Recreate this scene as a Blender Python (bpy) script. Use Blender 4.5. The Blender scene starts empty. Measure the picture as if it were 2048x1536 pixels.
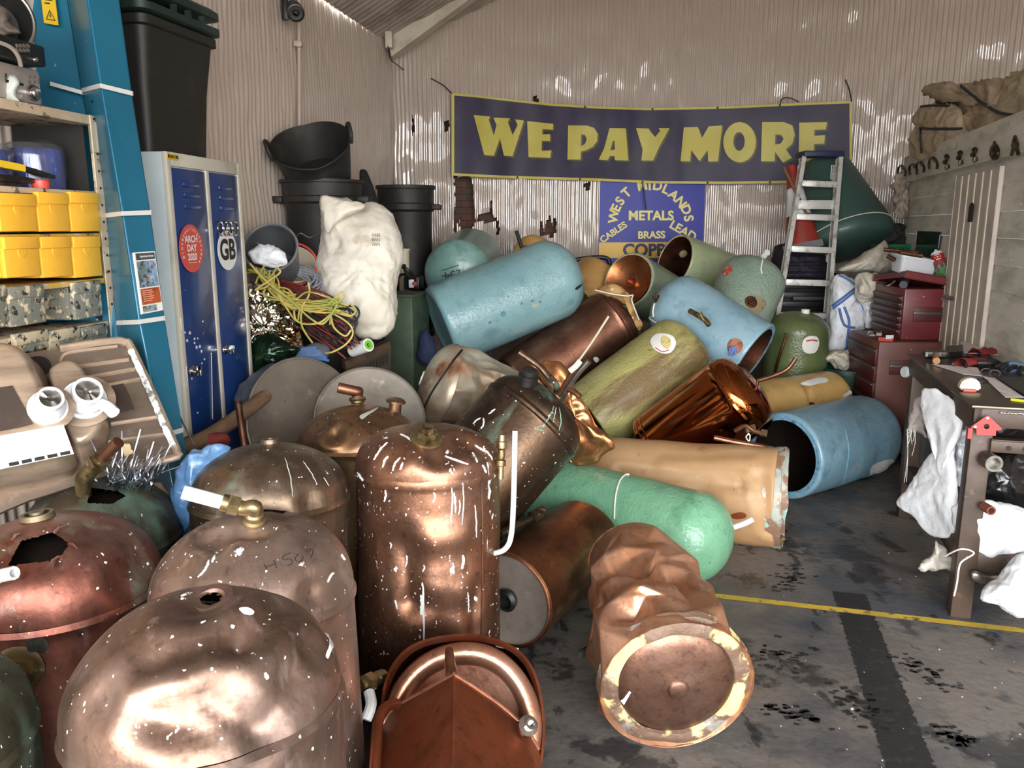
import bpy, bmesh, math, random
from mathutils import Vector, Matrix, noise
from mathutils.bvhtree import BVHTree

# ---------------------------------------------------------------- camera, world, light
sc = bpy.context.scene
COL = sc.collection
FPX, EYE, PITCH = 1600.0, 1.55, math.radians(11.24)
cam_d = bpy.data.cameras.new('camera')
cam_d.sensor_fit = 'HORIZONTAL'
cam_d.sensor_width = 36.0
cam_d.lens = FPX / 2048.0 * 36.0
cam_d.clip_start = 0.02
cam_d.clip_end = 200
cam = bpy.data.objects.new('camera', cam_d)
COL.objects.link(cam)
CAM = Vector((0, 0, EYE))
cam.location = CAM
cam.rotation_euler = (math.pi / 2 - PITCH, 0, 0)
sc.camera = cam

world = bpy.data.worlds.new('daylight')
sc.world = world
world.use_nodes = True
_bg = world.node_tree.nodes['Background']
_bg.inputs[0].default_value = (0.97, 0.985, 1.0, 1)
_bg.inputs[1].default_value = 15.0

def area(name, loc, rot, sx, sy, energy, col, portal=False):
    l = bpy.data.lights.new(name, 'AREA')
    l.shape = 'RECTANGLE'
    l.size, l.size_y, l.energy, l.color = sx, sy, energy, col
    l.cycles.is_portal = portal
    o = bpy.data.objects.new(name, l)
    o.location, o.rotation_euler = loc, rot
    COL.objects.link(o)
    return o

# daylight comes through the open front of the shed, behind the camera
area('doorway_daylight', (0.9, -1.45, 1.4), (math.pi / 2, 0, 0), 6.4, 2.9, 10, (1, 1, 1), True)

sc.view_settings.view_transform = 'Standard'
sc.view_settings.look = 'None'
sc.view_settings.gamma = 1
sc.view_settings.use_curve_mapping = False
sc.view_settings.exposure = 0.2
try:
    sc.cycles.use_denoising = True
    sc.cycles.max_bounces = 8
    sc.cycles.sample_clamp_indirect = 6
    sc.cycles.caustics_reflective = False
    sc.cycles.caustics_refractive = False
except Exception:
    pass

# ---------------------------------------------------------------- pixel rays (2048 x 1536 frame)
FWD = Vector((0, math.cos(PITCH), -math.sin(PITCH)))
UP = Vector((0, math.sin(PITCH), math.cos(PITCH)))
RT = Vector((1, 0, 0))

def ray(px, py):
    return RT * ((px - 1024) / FPX) + UP * (-(py - 768) / FPX) + FWD
def V(px, py, d):                       # point at axial distance d
    return CAM + ray(px, py) * d
def W(px, py, Y):                       # point on the vertical plane y = Y
    r = ray(px, py)
    return CAM + r * (Y / r.y)
def G(px, py, z=0.0):                   # point on the level plane at height z
    r = ray(px, py)
    return CAM + r * ((z - EYE) / r.z)
def OP(px, py, P0, n):                  # point on a plane
    r = ray(px, py)
    return CAM + r * ((P0 - CAM).dot(n) / r.dot(n))
def proj(P):
    q = P - CAM
    z = q.dot(FWD)
    return 1024 + FPX * q.x / z, 768 - FPX * q.dot(UP) / z
def hit(bvh, px, py):
    h = bvh.ray_cast(CAM, ray(px, py).normalized())
    if h[0] is None:
        return None, None
    n = h[1]
    if n.dot(ray(px, py)) > 0:
        n = -n
    return h[0], n

# ---------------------------------------------------------------- materials
def C(h):
    h = h.lstrip('#')
    v = [int(h[i:i + 2], 16) / 255 for i in (0, 2, 4)]
    return tuple(x / 12.92 if x <= .04045 else ((x + .055) / 1.055) ** 2.4 for x in v) + (1,)

MATS = {}
def mat(name, col, rough=.5, metal=0.0, layers=(), bump=None, coat=0.0, alpha=None, trans=0.0, seed=0, emit=None, spec=.5, bump2=None):
    """layers: dicts col, scale, lo, hi, [kind noise|voro|wave], [stretch], [rough], [metal], [detail], [amt]"""
    if name in MATS:
        return MATS[name]
    m = bpy.data.materials.new(name)
    MATS[name] = m
    m.use_nodes = True
    nt = m.node_tree
    N, L = nt.nodes, nt.links
    b = N['Principled BSDF']
    base = C(col) if isinstance(col, str) else col
    b.inputs['Base Color'].default_value = base
    b.inputs['Roughness'].default_value = rough
    b.inputs['Metallic'].default_value = metal
    b.inputs['Specular IOR Level'].default_value = spec
    if coat:
        b.inputs['Coat Weight'].default_value = coat
        b.inputs['Coat Roughness'].default_value = .10 if coat < .9 else .05
        b.inputs['Coat IOR'].default_value = 1.5 if coat < .9 else 1.75
    if trans:
        b.inputs['Transmission Weight'].default_value = trans
        b.inputs['IOR'].default_value = 1.2
    if alpha is not None:
        b.inputs['Alpha'].default_value = alpha
    if emit:
        b.inputs['Emission Color'].default_value = C(emit[0])
        b.inputs['Emission Strength'].default_value = emit[1]
    tc = N.new('ShaderNodeTexCoord')
    def coords(stretch, sd):
        mp = N.new('ShaderNodeMapping')
        mp.inputs['Location'].default_value = (sd * 1.37 + .11, sd * 2.11 + .3, sd * .73)
        mp.inputs['Scale'].default_value = stretch
        L.new(tc.outputs['Object'], mp.inputs['Vector'])
        return mp.outputs[0]
    colour = rg = mt = None
    for i, y in enumerate(layers):
        st = y.get('stretch', (1, 1, 1))
        vec = coords(st, seed + i * 3.1)
        k = y.get('kind', 'noise')
        if k == 'voro':
            t = N.new('ShaderNodeTexVoronoi')
            t.inputs['Scale'].default_value = y['scale']
            # wobble the cells
            o = t.outputs['Distance']
            L.new(vec, t.inputs['Vector'])
        elif k == 'wave':
            t = N.new('ShaderNodeTexWave')
            t.inputs['Scale'].default_value = y['scale']
            t.inputs['Distortion'].default_value = y.get('dist', 2)
            o = t.outputs['Fac']
            L.new(vec, t.inputs['Vector'])
        else:
            t = N.new('ShaderNodeTexNoise')
            t.inputs['Scale'].default_value = y['scale']
            t.inputs['Detail'].default_value = y.get('detail', 5)
            t.inputs['Roughness'].default_value = y.get('nr', .6)
            o = t.outputs['Fac']
            L.new(vec, t.inputs['Vector'])
        mr = N.new('ShaderNodeMapRange')
        mr.inputs['From Min'].default_value = y['lo']
        mr.inputs['From Max'].default_value = y['hi']
        mr.inputs['To Max'].default_value = y.get('amt', 1.0)
        L.new(o, mr.inputs['Value'])
        fac = mr.outputs[0]
        mx = N.new('ShaderNodeMix')
        mx.data_type = 'RGBA'
        L.new(fac, mx.inputs[0])
        if colour is None:
            mx.inputs[6].default_value = base
        else:
            L.new(colour, mx.inputs[6])
        c2 = y['col']
        mx.inputs[7].default_value = C(c2) if isinstance(c2, str) else c2
        colour = mx.outputs[2]
        for key, cur, start in (('rough', rg, rough), ('metal', mt, metal)):
            if key in y:
                q = N.new('ShaderNodeMix')
                q.data_type = 'FLOAT'
                L.new(fac, q.inputs[0])
                if cur is None:
                    q.inputs[2].default_value = start
                else:
                    L.new(cur, q.inputs[2])
                q.inputs[3].default_value = y[key]
                if key == 'rough':
                    rg = q.outputs[0]
                else:
                    mt = q.outputs[0]
    if colour is not None:
        L.new(colour, b.inputs['Base Color'])
    if rg is not None:
        L.new(rg, b.inputs['Roughness'])
    if mt is not None:
        L.new(mt, b.inputs['Metallic'])
    prev = None
    for bp in (bump, bump2):
        if not bp:
            continue
        t = N.new('ShaderNodeTexNoise')
        t.inputs['Scale'].default_value = bp[0]
        t.inputs['Detail'].default_value = bp[3] if len(bp) > 3 else 3
        L.new(coords(bp[2] if len(bp) > 2 else (1, 1, 1), seed + 9), t.inputs['Vector'])
        u = N.new('ShaderNodeBump')
        u.inputs['Strength'].default_value = bp[1]
        u.inputs['Distance'].default_value = .01
        L.new(t.outputs['Fac'], u.inputs['Height'])
        if prev is not None:
            L.new(prev, u.inputs['Normal'])
        prev = u.outputs[0]
    if prev is not None:
        L.new(prev, b.inputs['Normal'])
    return m

def soften(h, sat=.72, val=1.0):
    import colorsys
    h = h.lstrip('#')
    a = colorsys.rgb_to_hsv(*[int(h[i:i + 2], 16) / 255 for i in (0, 2, 4)])
    q = colorsys.hsv_to_rgb(a[0], a[1] * sat, min(1, a[2] * val))
    return '#%02x%02x%02x' % tuple(int(x * 255) for x in q)

def copper(name, a='#b07a58', dk='#5e3c2c', rough=.34, splat=0.0, verd=0.0, seed=0, pat=.5, haze=.0, bump=.12, grey=0.0, metal=.86):
    a, dk = soften(a, .90, .90), soften(dk, .85, .85)
    rough += .07
    ly = [dict(col=dk, scale=3.2, lo=.62 - pat * .35, hi=.80 - pat * .2, rough=rough + .15, detail=8),
          dict(col=dk, scale=11, lo=.50, hi=.70, stretch=(1, 1, .3), amt=.62, detail=9, nr=.68),
          dict(col=soften(a, .7, 1.12), scale=5.5, lo=.52, hi=.70, amt=.45, rough=rough + .08, detail=7),
          dict(col=dk, scale=46, lo=.57, hi=.70, amt=.55, detail=5)]
    if haze:
        ly.append(dict(col='#c9b6ae', scale=4.5, lo=.50, hi=.78, amt=haze, rough=.5, metal=.5, stretch=(1, 1, .5), detail=8))
        ly.append(dict(col='#d8ccc6', scale=19, lo=.60, hi=.70, amt=haze * .6, rough=.55, metal=.3, stretch=(1, 1, .4), detail=8))
    if grey:
        ly.append(dict(col='#9d9388', scale=2.6, lo=.40, hi=.62, amt=grey, rough=.5, metal=.4))
    if verd:
        ly.append(dict(col='#6f9a88', scale=6, lo=.60 - verd * .08, hi=.74, amt=.65, metal=0.0, rough=.75, stretch=(1, 1, .35), detail=8))
    if splat:
        ly.append(dict(col='#e9e4de', scale=24, lo=.715 - splat * .05, hi=.735 - splat * .05, metal=0.0, rough=.5, detail=4, nr=.6, stretch=(1, 1, .6)))
        ly.append(dict(col='#e4e0dc', scale=80, lo=.745 - splat * .03, hi=.765 - splat * .03, metal=0.0, rough=.5, detail=1))
        ly.append(dict(col='#dcd8d6', scale=14, lo=.72 - splat * .045, hi=.74 - splat * .045, metal=0.0, rough=.5, detail=6, nr=.6, stretch=(1, 1, .13)))
    return mat(name, a, rough, metal, ly, bump=(9, bump, (1, 1, 1), 4), bump2=(70, .08), seed=seed)

def foam(name, col, dk, rough=.3, seed=0, scuff='#b9a98c', sc_amt=.5, bump=.28, pat=None):
    col, dk = soften(col), soften(dk, .78, .92)
    ly = [dict(col=dk, scale=2.0, lo=.40, hi=.70, amt=.75, detail=8),
          dict(col=dk, scale=9, lo=.54, hi=.68, amt=.7, detail=8),
          dict(col='#5d5344', scale=3.4, lo=.58, hi=.74, amt=.38, rough=.5, detail=9, nr=.7, stretch=(1, 1, .5)),
          dict(col=scuff, scale=7, lo=.635, hi=.68, amt=sc_amt, rough=.6, detail=9, nr=.7),
          dict(col='#3a3128', scale=38, lo=.71, hi=.75, amt=.75, rough=.6, detail=3)]
    if pat:
        ly.insert(2, dict(col=pat[0], scale=pat[1], lo=pat[2], hi=pat[3], rough=.6, stretch=pat[4]))
    return mat(name, col, rough, 0, ly, bump=(70, bump * 1.9), bump2=(12, .45), seed=seed, coat=.10)

# ---------------------------------------------------------------- mesh helpers (world coordinates)
def BM():
    return bmesh.new()

def bx(bm, c, s, R=None, bev=0.0, seg=2):
    r = bmesh.ops.create_cube(bm, size=1)
    vs = r['verts']
    for v in vs:
        q = Vector((v.co.x * s[0], v.co.y * s[1], v.co.z * s[2]))
        if R is not None:
            q = R @ q
        v.co = Vector(c) + q
    if bev:
        es = list({e for v in vs for e in v.link_edges})
        bmesh.ops.bevel(bm, geom=es, offset=bev, segments=seg, affect='EDGES', profile=.5)
    return vs

def fbx(bm, O, e1, e2, a, b, c, bev=0.0):
    """box in frame O, e1, e2, up: a along e1, b along e2, c along z (each a (lo, hi))"""
    R = Matrix((e1, e2, Vector((0, 0, 1)))).transposed()
    if R.determinant() < 0:
        R = Matrix((e1, -e2, Vector((0, 0, 1)))).transposed()
    ctr = O + e1 * ((a[0] + a[1]) / 2) + e2 * ((b[0] + b[1]) / 2) + Vector((0, 0, (c[0] + c[1]) / 2))
    return bx(bm, ctr, (abs(a[1] - a[0]), abs(b[1] - b[0]), abs(c[1] - c[0])), R, bev)

def smooth(pts, n=6, closed=False):
    P = [Vector(p) for p in pts]
    out = []
    m = len(P)
    rng = range(m if closed else m - 1)
    for i in rng:
        if closed:
            p0, p1, p2, p3 = P[i - 1], P[i], P[(i + 1) % m], P[(i + 2) % m]
        else:
            p0, p1, p2, p3 = P[max(i - 1, 0)], P[i], P[i + 1], P[min(i + 2, m - 1)]
        for k in range(n):
            t = k / n
            out.append(.5 * ((2 * p1) + (p2 - p0) * t + (2 * p0 - 5 * p1 + 4 * p2 - p3) * t * t + (3 * p1 - p0 - 3 * p2 + p3) * t ** 3))
    if not closed:
        out.append(P[-1])
    return out

def tube(bm, pts, r, seg=8, caps=True, rr=None):
    P = [Vector(p) for p in pts]
    n = len(P)
    t = (P[1] - P[0]).normalized()
    a = t.orthogonal().normalized()
    rings = []
    for i in range(n):
        t2 = (P[min(i + 1, n - 1)] - P[max(i - 1, 0)])
        t2 = t2.normalized() if t2.length > 1e-9 else t
        q = t.rotation_difference(t2)
        a = (q @ a).normalized()
        t = t2
        b = t.cross(a)
        R = rr[i] if rr else r
        rings.append([bm.verts.new(P[i] + (a * math.cos(2 * math.pi * k / seg) + b * math.sin(2 * math.pi * k / seg)) * R) for k in range(seg)])
    for i in range(n - 1):
        for k in range(seg):
            bm.faces.new((rings[i][k], rings[i][(k + 1) % seg], rings[i + 1][(k + 1) % seg], rings[i + 1][k]))
    if caps:
        bm.faces.new(rings[0][::-1])
        bm.faces.new(rings[-1])
    return rings

def frame(P, n, xhint=None):
    z = Vector(n).normalized()
    x = Vector(xhint) if xhint is not None else (CAM - Vector(P))
    x = x - z * x.dot(z)
    if x.length < 1e-5:
        x = z.orthogonal()
    x.normalize()
    y = z.cross(x)
    M = Matrix((x, y, z)).transposed().to_4x4()
    M.translation = Vector(P)
    return M

def lathe(bm, prof, M, seg=32, close=True):
    """prof: (radius, z); radius 0 makes a pole"""
    rings = []
    for (r, z) in prof:
        if r < 1e-6:
            rings.append([bm.verts.new(M @ Vector((0, 0, z)))])
        else:
            rings.append([bm.verts.new(M @ Vector((r * math.cos(2 * math.pi * k / seg), r * math.sin(2 * math.pi * k / seg), z))) for k in range(seg)])
    for a, b in zip(rings, rings[1:]):
        for k in range(seg):
            k2 = (k + 1) % seg
            if len(a) == 1 and len(b) == 1:
                continue
            if len(a) == 1:
                bm.faces.new((a[0], b[k2], b[k]))
            elif len(b) == 1:
                bm.faces.new((a[k], a[k2], b[0]))
            else:
                bm.faces.new((a[k], a[k2], b[k2], b[k]))
    return rings

def plate(bm, pts, off):
    """closed slab: polygon pts swept by vector off"""
    P = [Vector(p) for p in pts]
    a = [bm.verts.new(p) for p in P]
    b = [bm.verts.new(p + off) for p in P]
    f1 = bm.faces.new(a)
    f2 = bm.faces.new(b[::-1])
    n = len(a)
    for i in range(n):
        j = (i + 1) % n
        bm.faces.new((a[j], a[i], b[i], b[j]))
    return f1

def fixn(bm):
    bmesh.ops.recalc_face_normals(bm, faces=bm.faces)

def inflate(outline, dfun, tf, tb=None, N=90, K=16, wr=(6, .02), seed=0, cen=None, power=.5, fine=(22, .25), flat=False):
    """a soft body with the given pixel outline, dfun(px,py) = distance, tf / tb = front / back bulge in metres"""
    tb = tf if tb is None else tb
    pts = [Vector((p[0], p[1], 0)) for p in outline]
    pts = smooth(pts, 4, True)
    L = [0]
    m = len(pts)
    for i in range(m):
        L.append(L[-1] + (pts[(i + 1) % m] - pts[i]).length)
    rs = []
    j = 0
    for k in range(N):
        s = L[-1] * k / N
        while L[j + 1] < s:
            j += 1
        t = (s - L[j]) / max(L[j + 1] - L[j], 1e-6)
        rs.append(pts[j].lerp(pts[(j + 1) % m], t))
    c = Vector((cen[0], cen[1], 0)) if cen else sum(rs, Vector()) / N
    bm = BM()
    def mk(sign, T):
        rings = []
        for k in range(K):
            s = math.sin(math.pi / 2 * k / K) if not flat else k / K
            h = T * (1 - s * s) ** power
            ring = []
            for b in (rs if k else rs[:1]):
                q = c + (b - c) * s
                d = dfun(q.x, q.y)
                P = V(q.x, q.y, d)
                ring.append(bm.verts.new(P - sign * ray(q.x, q.y).normalized() * h))
            rings.append(ring)
        return rings
    edge = [bm.verts.new(V(b.x, b.y, dfun(b.x, b.y))) for b in rs]
    for sign, T in ((1, tf), (-1, tb)):
        R = mk(sign, T) + [edge]
        for a, b in zip(R, R[1:]):
            for k in range(N):
                k2 = (k + 1) % N
                if len(a) == 1:
                    f = (a[0], b[k], b[k2])
                else:
                    f = (a[k], b[k], b[k2], a[k2])
                bm.faces.new(f if sign > 0 else f[::-1])
    fixn(bm)
    bm.normal_update()
    off = Vector((seed * 3.7, seed * 1.3, seed * 2.9))
    mv = []
    for v in bm.verts:
        p = v.co * wr[0] + off
        a = noise.noise(p + Vector((noise.noise(p * .7), noise.noise(p * .7 + Vector((5, 5, 5))), 0)) * .8)
        b = noise.noise(v.co * fine[0] + off)
        vd = noise.voronoi(p * 1.1)[0]
        c = min(vd[1] - vd[0], .5)
        d = wr[1] * (.55 * (1 - 2.6 * abs(a)) - .9 * (.5 - c) * (.6 + a) + fine[1] * (1 - 2.5 * abs(b)))
        mv.append(v.normal * d)
    for v, q in zip(bm.verts, mv):
        v.co += q
    return bm

# ---------------------------------------------------------------- scene objects
def finish(bm, Minv, m, smooth_on=True, ang=35):
    me = bpy.data.meshes.new('mesh')
    for v in bm.verts:
        v.co = Minv @ v.co
    bm.normal_update()
    bm.to_mesh(me)
    bm.free()
    if m is not None:
        for q in (m if isinstance(m, (list, tuple)) else [m]):
            me.materials.append(q)
    for p in me.polygons:
        p.use_smooth = smooth_on
    if smooth_on and ang:
        try:
            me.set_sharp_from_angle(angle=math.radians(ang))
        except Exception:
            pass
    return me

class Thing:
    def __init__(s, name, label, cat, M, group=None):
        if not isinstance(M, Matrix):
            M = Matrix.Translation(Vector(M))
        s.M = M
        s.inv = M.inverted()
        s.o = bpy.data.objects.new(name, None)
        s.o.empty_display_size = .1
        COL.objects.link(s.o)
        s.o.matrix_world = M
        s.o['label'] = label
        s.o['category'] = cat
        if group:
            s.o['group'] = group
    def part(s, name, bm, m, under=None, label=None, smooth_on=True, ang=35, stuff=False):
        o = bpy.data.objects.new(name, finish(bm, s.inv, m, smooth_on, ang))
        o.parent = under or s.o
        COL.objects.link(o)
        if label:
            o['label'] = label
        if stuff:
            o['kind'] = 'stuff'
        return o

def solo(name, label, cat, bm, m, group=None, smooth_on=True, ang=35, kind=None):
    xs = [v.co for v in bm.verts]
    lo = Vector((min(v.x for v in xs), min(v.y for v in xs), min(v.z for v in xs)))
    hi = Vector((max(v.x for v in xs), max(v.y for v in xs), max(v.z for v in xs)))
    M = Matrix.Translation(Vector(((lo.x + hi.x) / 2, (lo.y + hi.y) / 2, lo.z)))
    o = bpy.data.objects.new(name, finish(bm, M.inverted(), m, smooth_on, ang))
    COL.objects.link(o)
    o.matrix_world = M
    o['label'] = label
    if kind:
        o['kind'] = kind
    o['category'] = cat
    if group:
        o['group'] = group
    return o

def struct(name, bm, m, label=None, smooth_on=False, ang=35):
    o = bpy.data.objects.new(name, finish(bm, Matrix.Identity(4), m, smooth_on, ang))
    COL.objects.link(o)
    o['kind'] = 'structure'
    if label:
        o['label'] = label
    return o

def text_bm(bm, s, size, fn, depth=.0, align='CENTER', bold=0.0, xs=1.0):
    """adds flat glyphs; fn maps local (x, y) to a world point"""
    cu = bpy.data.curves.new('t', 'FONT')
    cu.body = s
    cu.size = size
    cu.align_x = align
    cu.align_y = 'CENTER'
    cu.offset = bold
    cu.resolution_u = 4
    o = bpy.data.objects.new('t', cu)
    COL.objects.link(o)
    dg = bpy.context.evaluated_depsgraph_get()
    me = bpy.data.meshes.new_from_object(o.evaluated_get(dg))
    vs = [bm.verts.new(fn(v.co.x * xs, v.co.y)) for v in me.vertices]
    for p in me.polygons:
        try:
            bm.faces.new([vs[i] for i in p.vertices])
        except ValueError:
            pass
    bpy.data.objects.remove(o)
    bpy.data.curves.remove(cu)
    bpy.data.meshes.remove(me)
# ================================================================ the building
Z3 = Vector((0, 0, 1))
m_wall = mat('white_painted_tin', '#b8a99c', .28, 0, [
    dict(col='#b3a59b', scale=1.3, lo=.45, hi=.75, amt=.5),
    dict(col='#8f8378', scale=5, lo=.62, hi=.74, amt=.5, stretch=(1, 1, .3)),
    dict(col='#5a4638', scale=30, lo=.74, hi=.78, amt=.8, rough=.7, detail=2)], bump=(14, .06, (1, 1, .4)), coat=1.0)
m_roof = mat('roof_tin', '#a3978d', .45, 0, [dict(col='#6d6058', scale=3, lo=.45, hi=.7)], bump=(12, .1))
m_brick = bpy.data.materials.new('old_brick')
m_brick.use_nodes = True
_n = m_brick.node_tree
_b = _n.nodes['Principled BSDF']
_b.inputs['Roughness'].default_value = .9
_t = _n.nodes.new('ShaderNodeTexBrick')
_t.inputs['Color1'].default_value = C('#4e443a')
_t.inputs['Color2'].default_value = C('#6a3f33')
_t.inputs['Mortar'].default_value = C('#3a342d')
_t.inputs['Scale'].default_value = 4.4
_t.inputs['Mortar Size'].default_value = .018
_tc = _n.nodes.new('ShaderNodeTexCoord')
_mp = _n.nodes.new('ShaderNodeMapping')
_mp.inputs['Rotation'].default_value = (math.pi / 2, 0, 0)
_n.links.new(_tc.outputs['Object'], _mp.inputs['Vector'])
_n.links.new(_mp.outputs[0], _t.inputs['Vector'])
_n.links.new(_t.outputs['Color'], _b.inputs['Base Color'])

EAVE = 2.97
WL0, WL1 = Vector((-2.335, -1.2, 0)), Vector((-.982, 6.85, 0))
eL = (WL1 - WL0).normalized()                  # along the left wall, away from the camera
nL = Vector((eL.y, -eL.x, 0))                  # out of the left wall, into the room
BACK = smooth([Vector(p) for p in [(-.982, 6.85, 0), (-.74, 7.02, 0), (.1, 7.26, 0), (.99, 7.44, 0), (1.86, 7.44, 0), (2.93, 7.18, 0), (3.99, 6.66, 0), (5.45, 5.9, 0)]], 6)
SL = math.tan(math.radians(29))
def roof_z(p):
    # height of the gabled roof over a point: eave line on the left wall, ridge 3.2 m in
    dx = (Vector((p.x, p.y, 0)) - WL0).dot(nL)
    return EAVE + (dx if dx < 3.3 else 6.6 - dx) * SL

def corr(bm, path, top, rows, pitch, amp, nrm_sign=1, dent=.003, cut=None, per=7):
    L = [0]
    for a, b in zip(path, path[1:]):
        L.append(L[-1] + (b - a).length)
    n = int(L[-1] / pitch * per)
    cols = []
    j = 0
    for i in range(n + 1):
        s = L[-1] * i / n
        while j < len(path) - 2 and L[j + 1] < s:
            j += 1
        t = (s - L[j]) / (L[j + 1] - L[j])
        p = path[j].lerp(path[j + 1], t)
        tg = (path[j + 1] - path[j]).normalized()
        q = top(p)
        nr = tg.cross((q - p).normalized()) * nrm_sign
        col = []
        for k in range(rows + 1):
            w = k / rows
            b = p.lerp(q, w)
            h = (q - p).length * w
            dd = dent * (noise.noise(Vector((s * .8, h * 2.7, 1))) * 2.3 + noise.noise(Vector((s * 11, h * 5.5, 7))) * 1.1)
            col.append(bm.verts.new(b + nr * (amp * math.cos(2 * math.pi * s / pitch) + dd)))
        cols.append(col)
    for a, b in zip(cols, cols[1:]):
        for k in range(rows):
            if cut:
                px, py = proj((a[k].co + b[k + 1].co) / 2)
                if cut(px, py):
                    continue
            bm.faces.new((a[k], b[k], b[k + 1], a[k + 1]))

def inpoly(x, y, P):
    c = False
    for i in range(len(P)):
        (x1, y1), (x2, y2) = P[i - 1], P[i]
        if (y1 > y) != (y2 > y) and x < (x2 - x1) * (y - y1) / (y2 - y1) + x1:
            c = not c
    return c
HOLES = [
    [(908, 352), (944, 352), (947, 385), (950, 440), (962, 428), (978, 425), (981, 398), (984, 398), (986, 432), (998, 440), (999, 470), (995, 474), (991, 446), (966, 444), (950, 440), (944, 462), (930, 462), (924, 478), (918, 440), (909, 476), (906, 440), (911, 405)],
    [(1078, 462), (1081, 445), (1086, 446), (1089, 462), (1094, 440), (1097, 431), (1102, 436), (1104, 452), (1109, 436), (1113, 437), (1111, 468), (1101, 474), (1094, 468), (1080, 472)],
    [(822, 232), (826, 232), (829, 252), (828, 272), (825, 270), (824, 254)],
    [(887, 242), (897, 242), (900, 252), (895, 264), (888, 266)],
    [(1066, 200), (1070, 192), (1076, 197), (1076, 205), (1066, 205)],
    [(1166, 366), (1181, 366), (1177, 384), (1171, 380)]]
def is_hole(px, py):
    j = noise.noise(Vector((px * .11, py * .11, 3))) * 4
    return any(inpoly(px + j, py, P) for P in HOLES)

bm = BM()
corr(bm, BACK, lambda p: Vector((p.x, p.y, roof_z(p) + .02)), 110, .040, .0052, 1, .0085, is_hole)
struct('wall_back', bm, m_wall, smooth_on=True, ang=0)
bm = BM()
corr(bm, [WL0, WL1], lambda p: Vector((p.x, p.y, EAVE)), 80, .045, .0060, -1, .0085)
for f in bm.faces:
    f.normal_flip()
struct('wall_left', bm, m_wall, smooth_on=True, ang=0)
# plain brick shell of the arch behind the torn lining
bm = BM()
P = [WL0 - nL * .14, WL1 - nL * .14 + eL * .05] + [p + Vector((-.02, .16, 0)) for p in BACK[1:]]
for a, b in zip(P, P[1:]):
    bm.faces.new([bm.verts.new(q) for q in (a, b, b + Z3 * 5, a + Z3 * 5)])
bmesh.ops.remove_doubles(bm, verts=bm.verts, dist=1e-4)
struct('wall_brick', bm, m_brick)
# smooth twins used only to find points on the walls
def plan_bvh(path, z1):
    vs, fs = [], []
    for p in path:
        vs += [p.copy(), p + Z3 * z1]
    for i in range(len(path) - 1):
        fs.append((2 * i, 2 * i + 2, 2 * i + 3, 2 * i + 1))
    return BVHTree.FromPolygons(vs, fs)
BV_BACK = plan_bvh(BACK, 6)
def onback(px, py, off=.012):
    p, n = hit(BV_BACK, px, py)
    n = Vector((n.x, n.y, 0)).normalized()
    return p + n * off
def onleft(px, py, off=.012):
    return OP(px, py, WL1, nL) + nL * off

# roof
bm = BM()
corr(bm, [WL0 + Z3 * EAVE, WL1 + Z3 * EAVE + eL * 1.3], lambda p: p + nL * 3.3 + Z3 * 3.3 * SL, 10, .076, .010, 1, .003)
corr(bm, [WL0 + nL * 6.6 + Z3 * EAVE, WL1 + nL * 6.6 + Z3 * EAVE + eL * 1.3], lambda p: p - nL * 3.3 + Z3 * 3.3 * SL, 4, .30, .010, 1, .003)
struct('ceiling', bm, m_roof, smooth_on=True, ang=0)
# right wall and the front with its wide opening, both out of the picture
bm = BM()
a, b = WL0 + nL * 6.6, WL1 + nL * 6.6 + eL * .6
bm.faces.new([bm.verts.new(q) for q in (a, b, b + Z3 * EAVE, a + Z3 * EAVE)])
struct('wall_right', bm, m_wall)
bm = BM()
a, b = WL0.copy(), WL0 + nL * 6.6
r = WL0 + nL * 3.3 + Z3 * (EAVE + 3.3 * SL)
def _q(*p):
    bm.faces.new([bm.verts.new(q) for q in p])
_q(a + Z3 * 2.85, b + Z3 * 2.85, b + Z3 * EAVE, r, a + Z3 * EAVE)
_q(b - nL * .5, b, b + Z3 * 2.85, b - nL * .5 + Z3 * 2.85)
struct('wall_front', bm, m_wall)

# floor
m_floor = mat('oily_concrete', '#6f6963', .55, 0, [
    dict(col='#4b4a4b', scale=1.3, lo=.44, hi=.60, rough=.45, detail=9, nr=.65),
    dict(col='#7f736a', scale=2.4, lo=.50, hi=.66, amt=.6, detail=9),
    dict(col='#2b2b2d', scale=2.6, lo=.555, hi=.60, amt=.85, rough=.33, detail=10, nr=.68),
    dict(col='#323c48', scale=1.5, lo=.55, hi=.66, amt=.65, rough=.4, detail=8),
    dict(col='#1f2022', scale=11, lo=.60, hi=.64, amt=.75, stretch=(1, .45, 1), rough=.4, detail=8),
    dict(col='#453c36', scale=30, lo=.55, hi=.68, amt=.4, detail=6),
    dict(col='#a39a8c', scale=90, lo=.72, hi=.78, amt=.5, detail=2)], bump=(30, .25), bump2=(4, .15))
bm = BM()
_f0, _f1 = WL0 - eL * .0 - nL * .02, WL0 + nL * 6.7
bm.faces.new([bm.verts.new(q) for q in (_f0, _f1, _f1 + eL * 10, _f0 + eL * 10)])
struct('floor', bm, m_floor)
bm = BM()
bm.faces.new([bm.verts.new(Vector(q)) for q in ((-25, -32, -.03), (25, -32, -.03), (25, -1.0, -.03), (-25, -1.0, -.03))])
struct('ground', bm, mat('yard_concrete', '#b3ada4', .9, 0, [dict(col='#9a948c', scale=.7, lo=.4, hi=.6)]))

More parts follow.
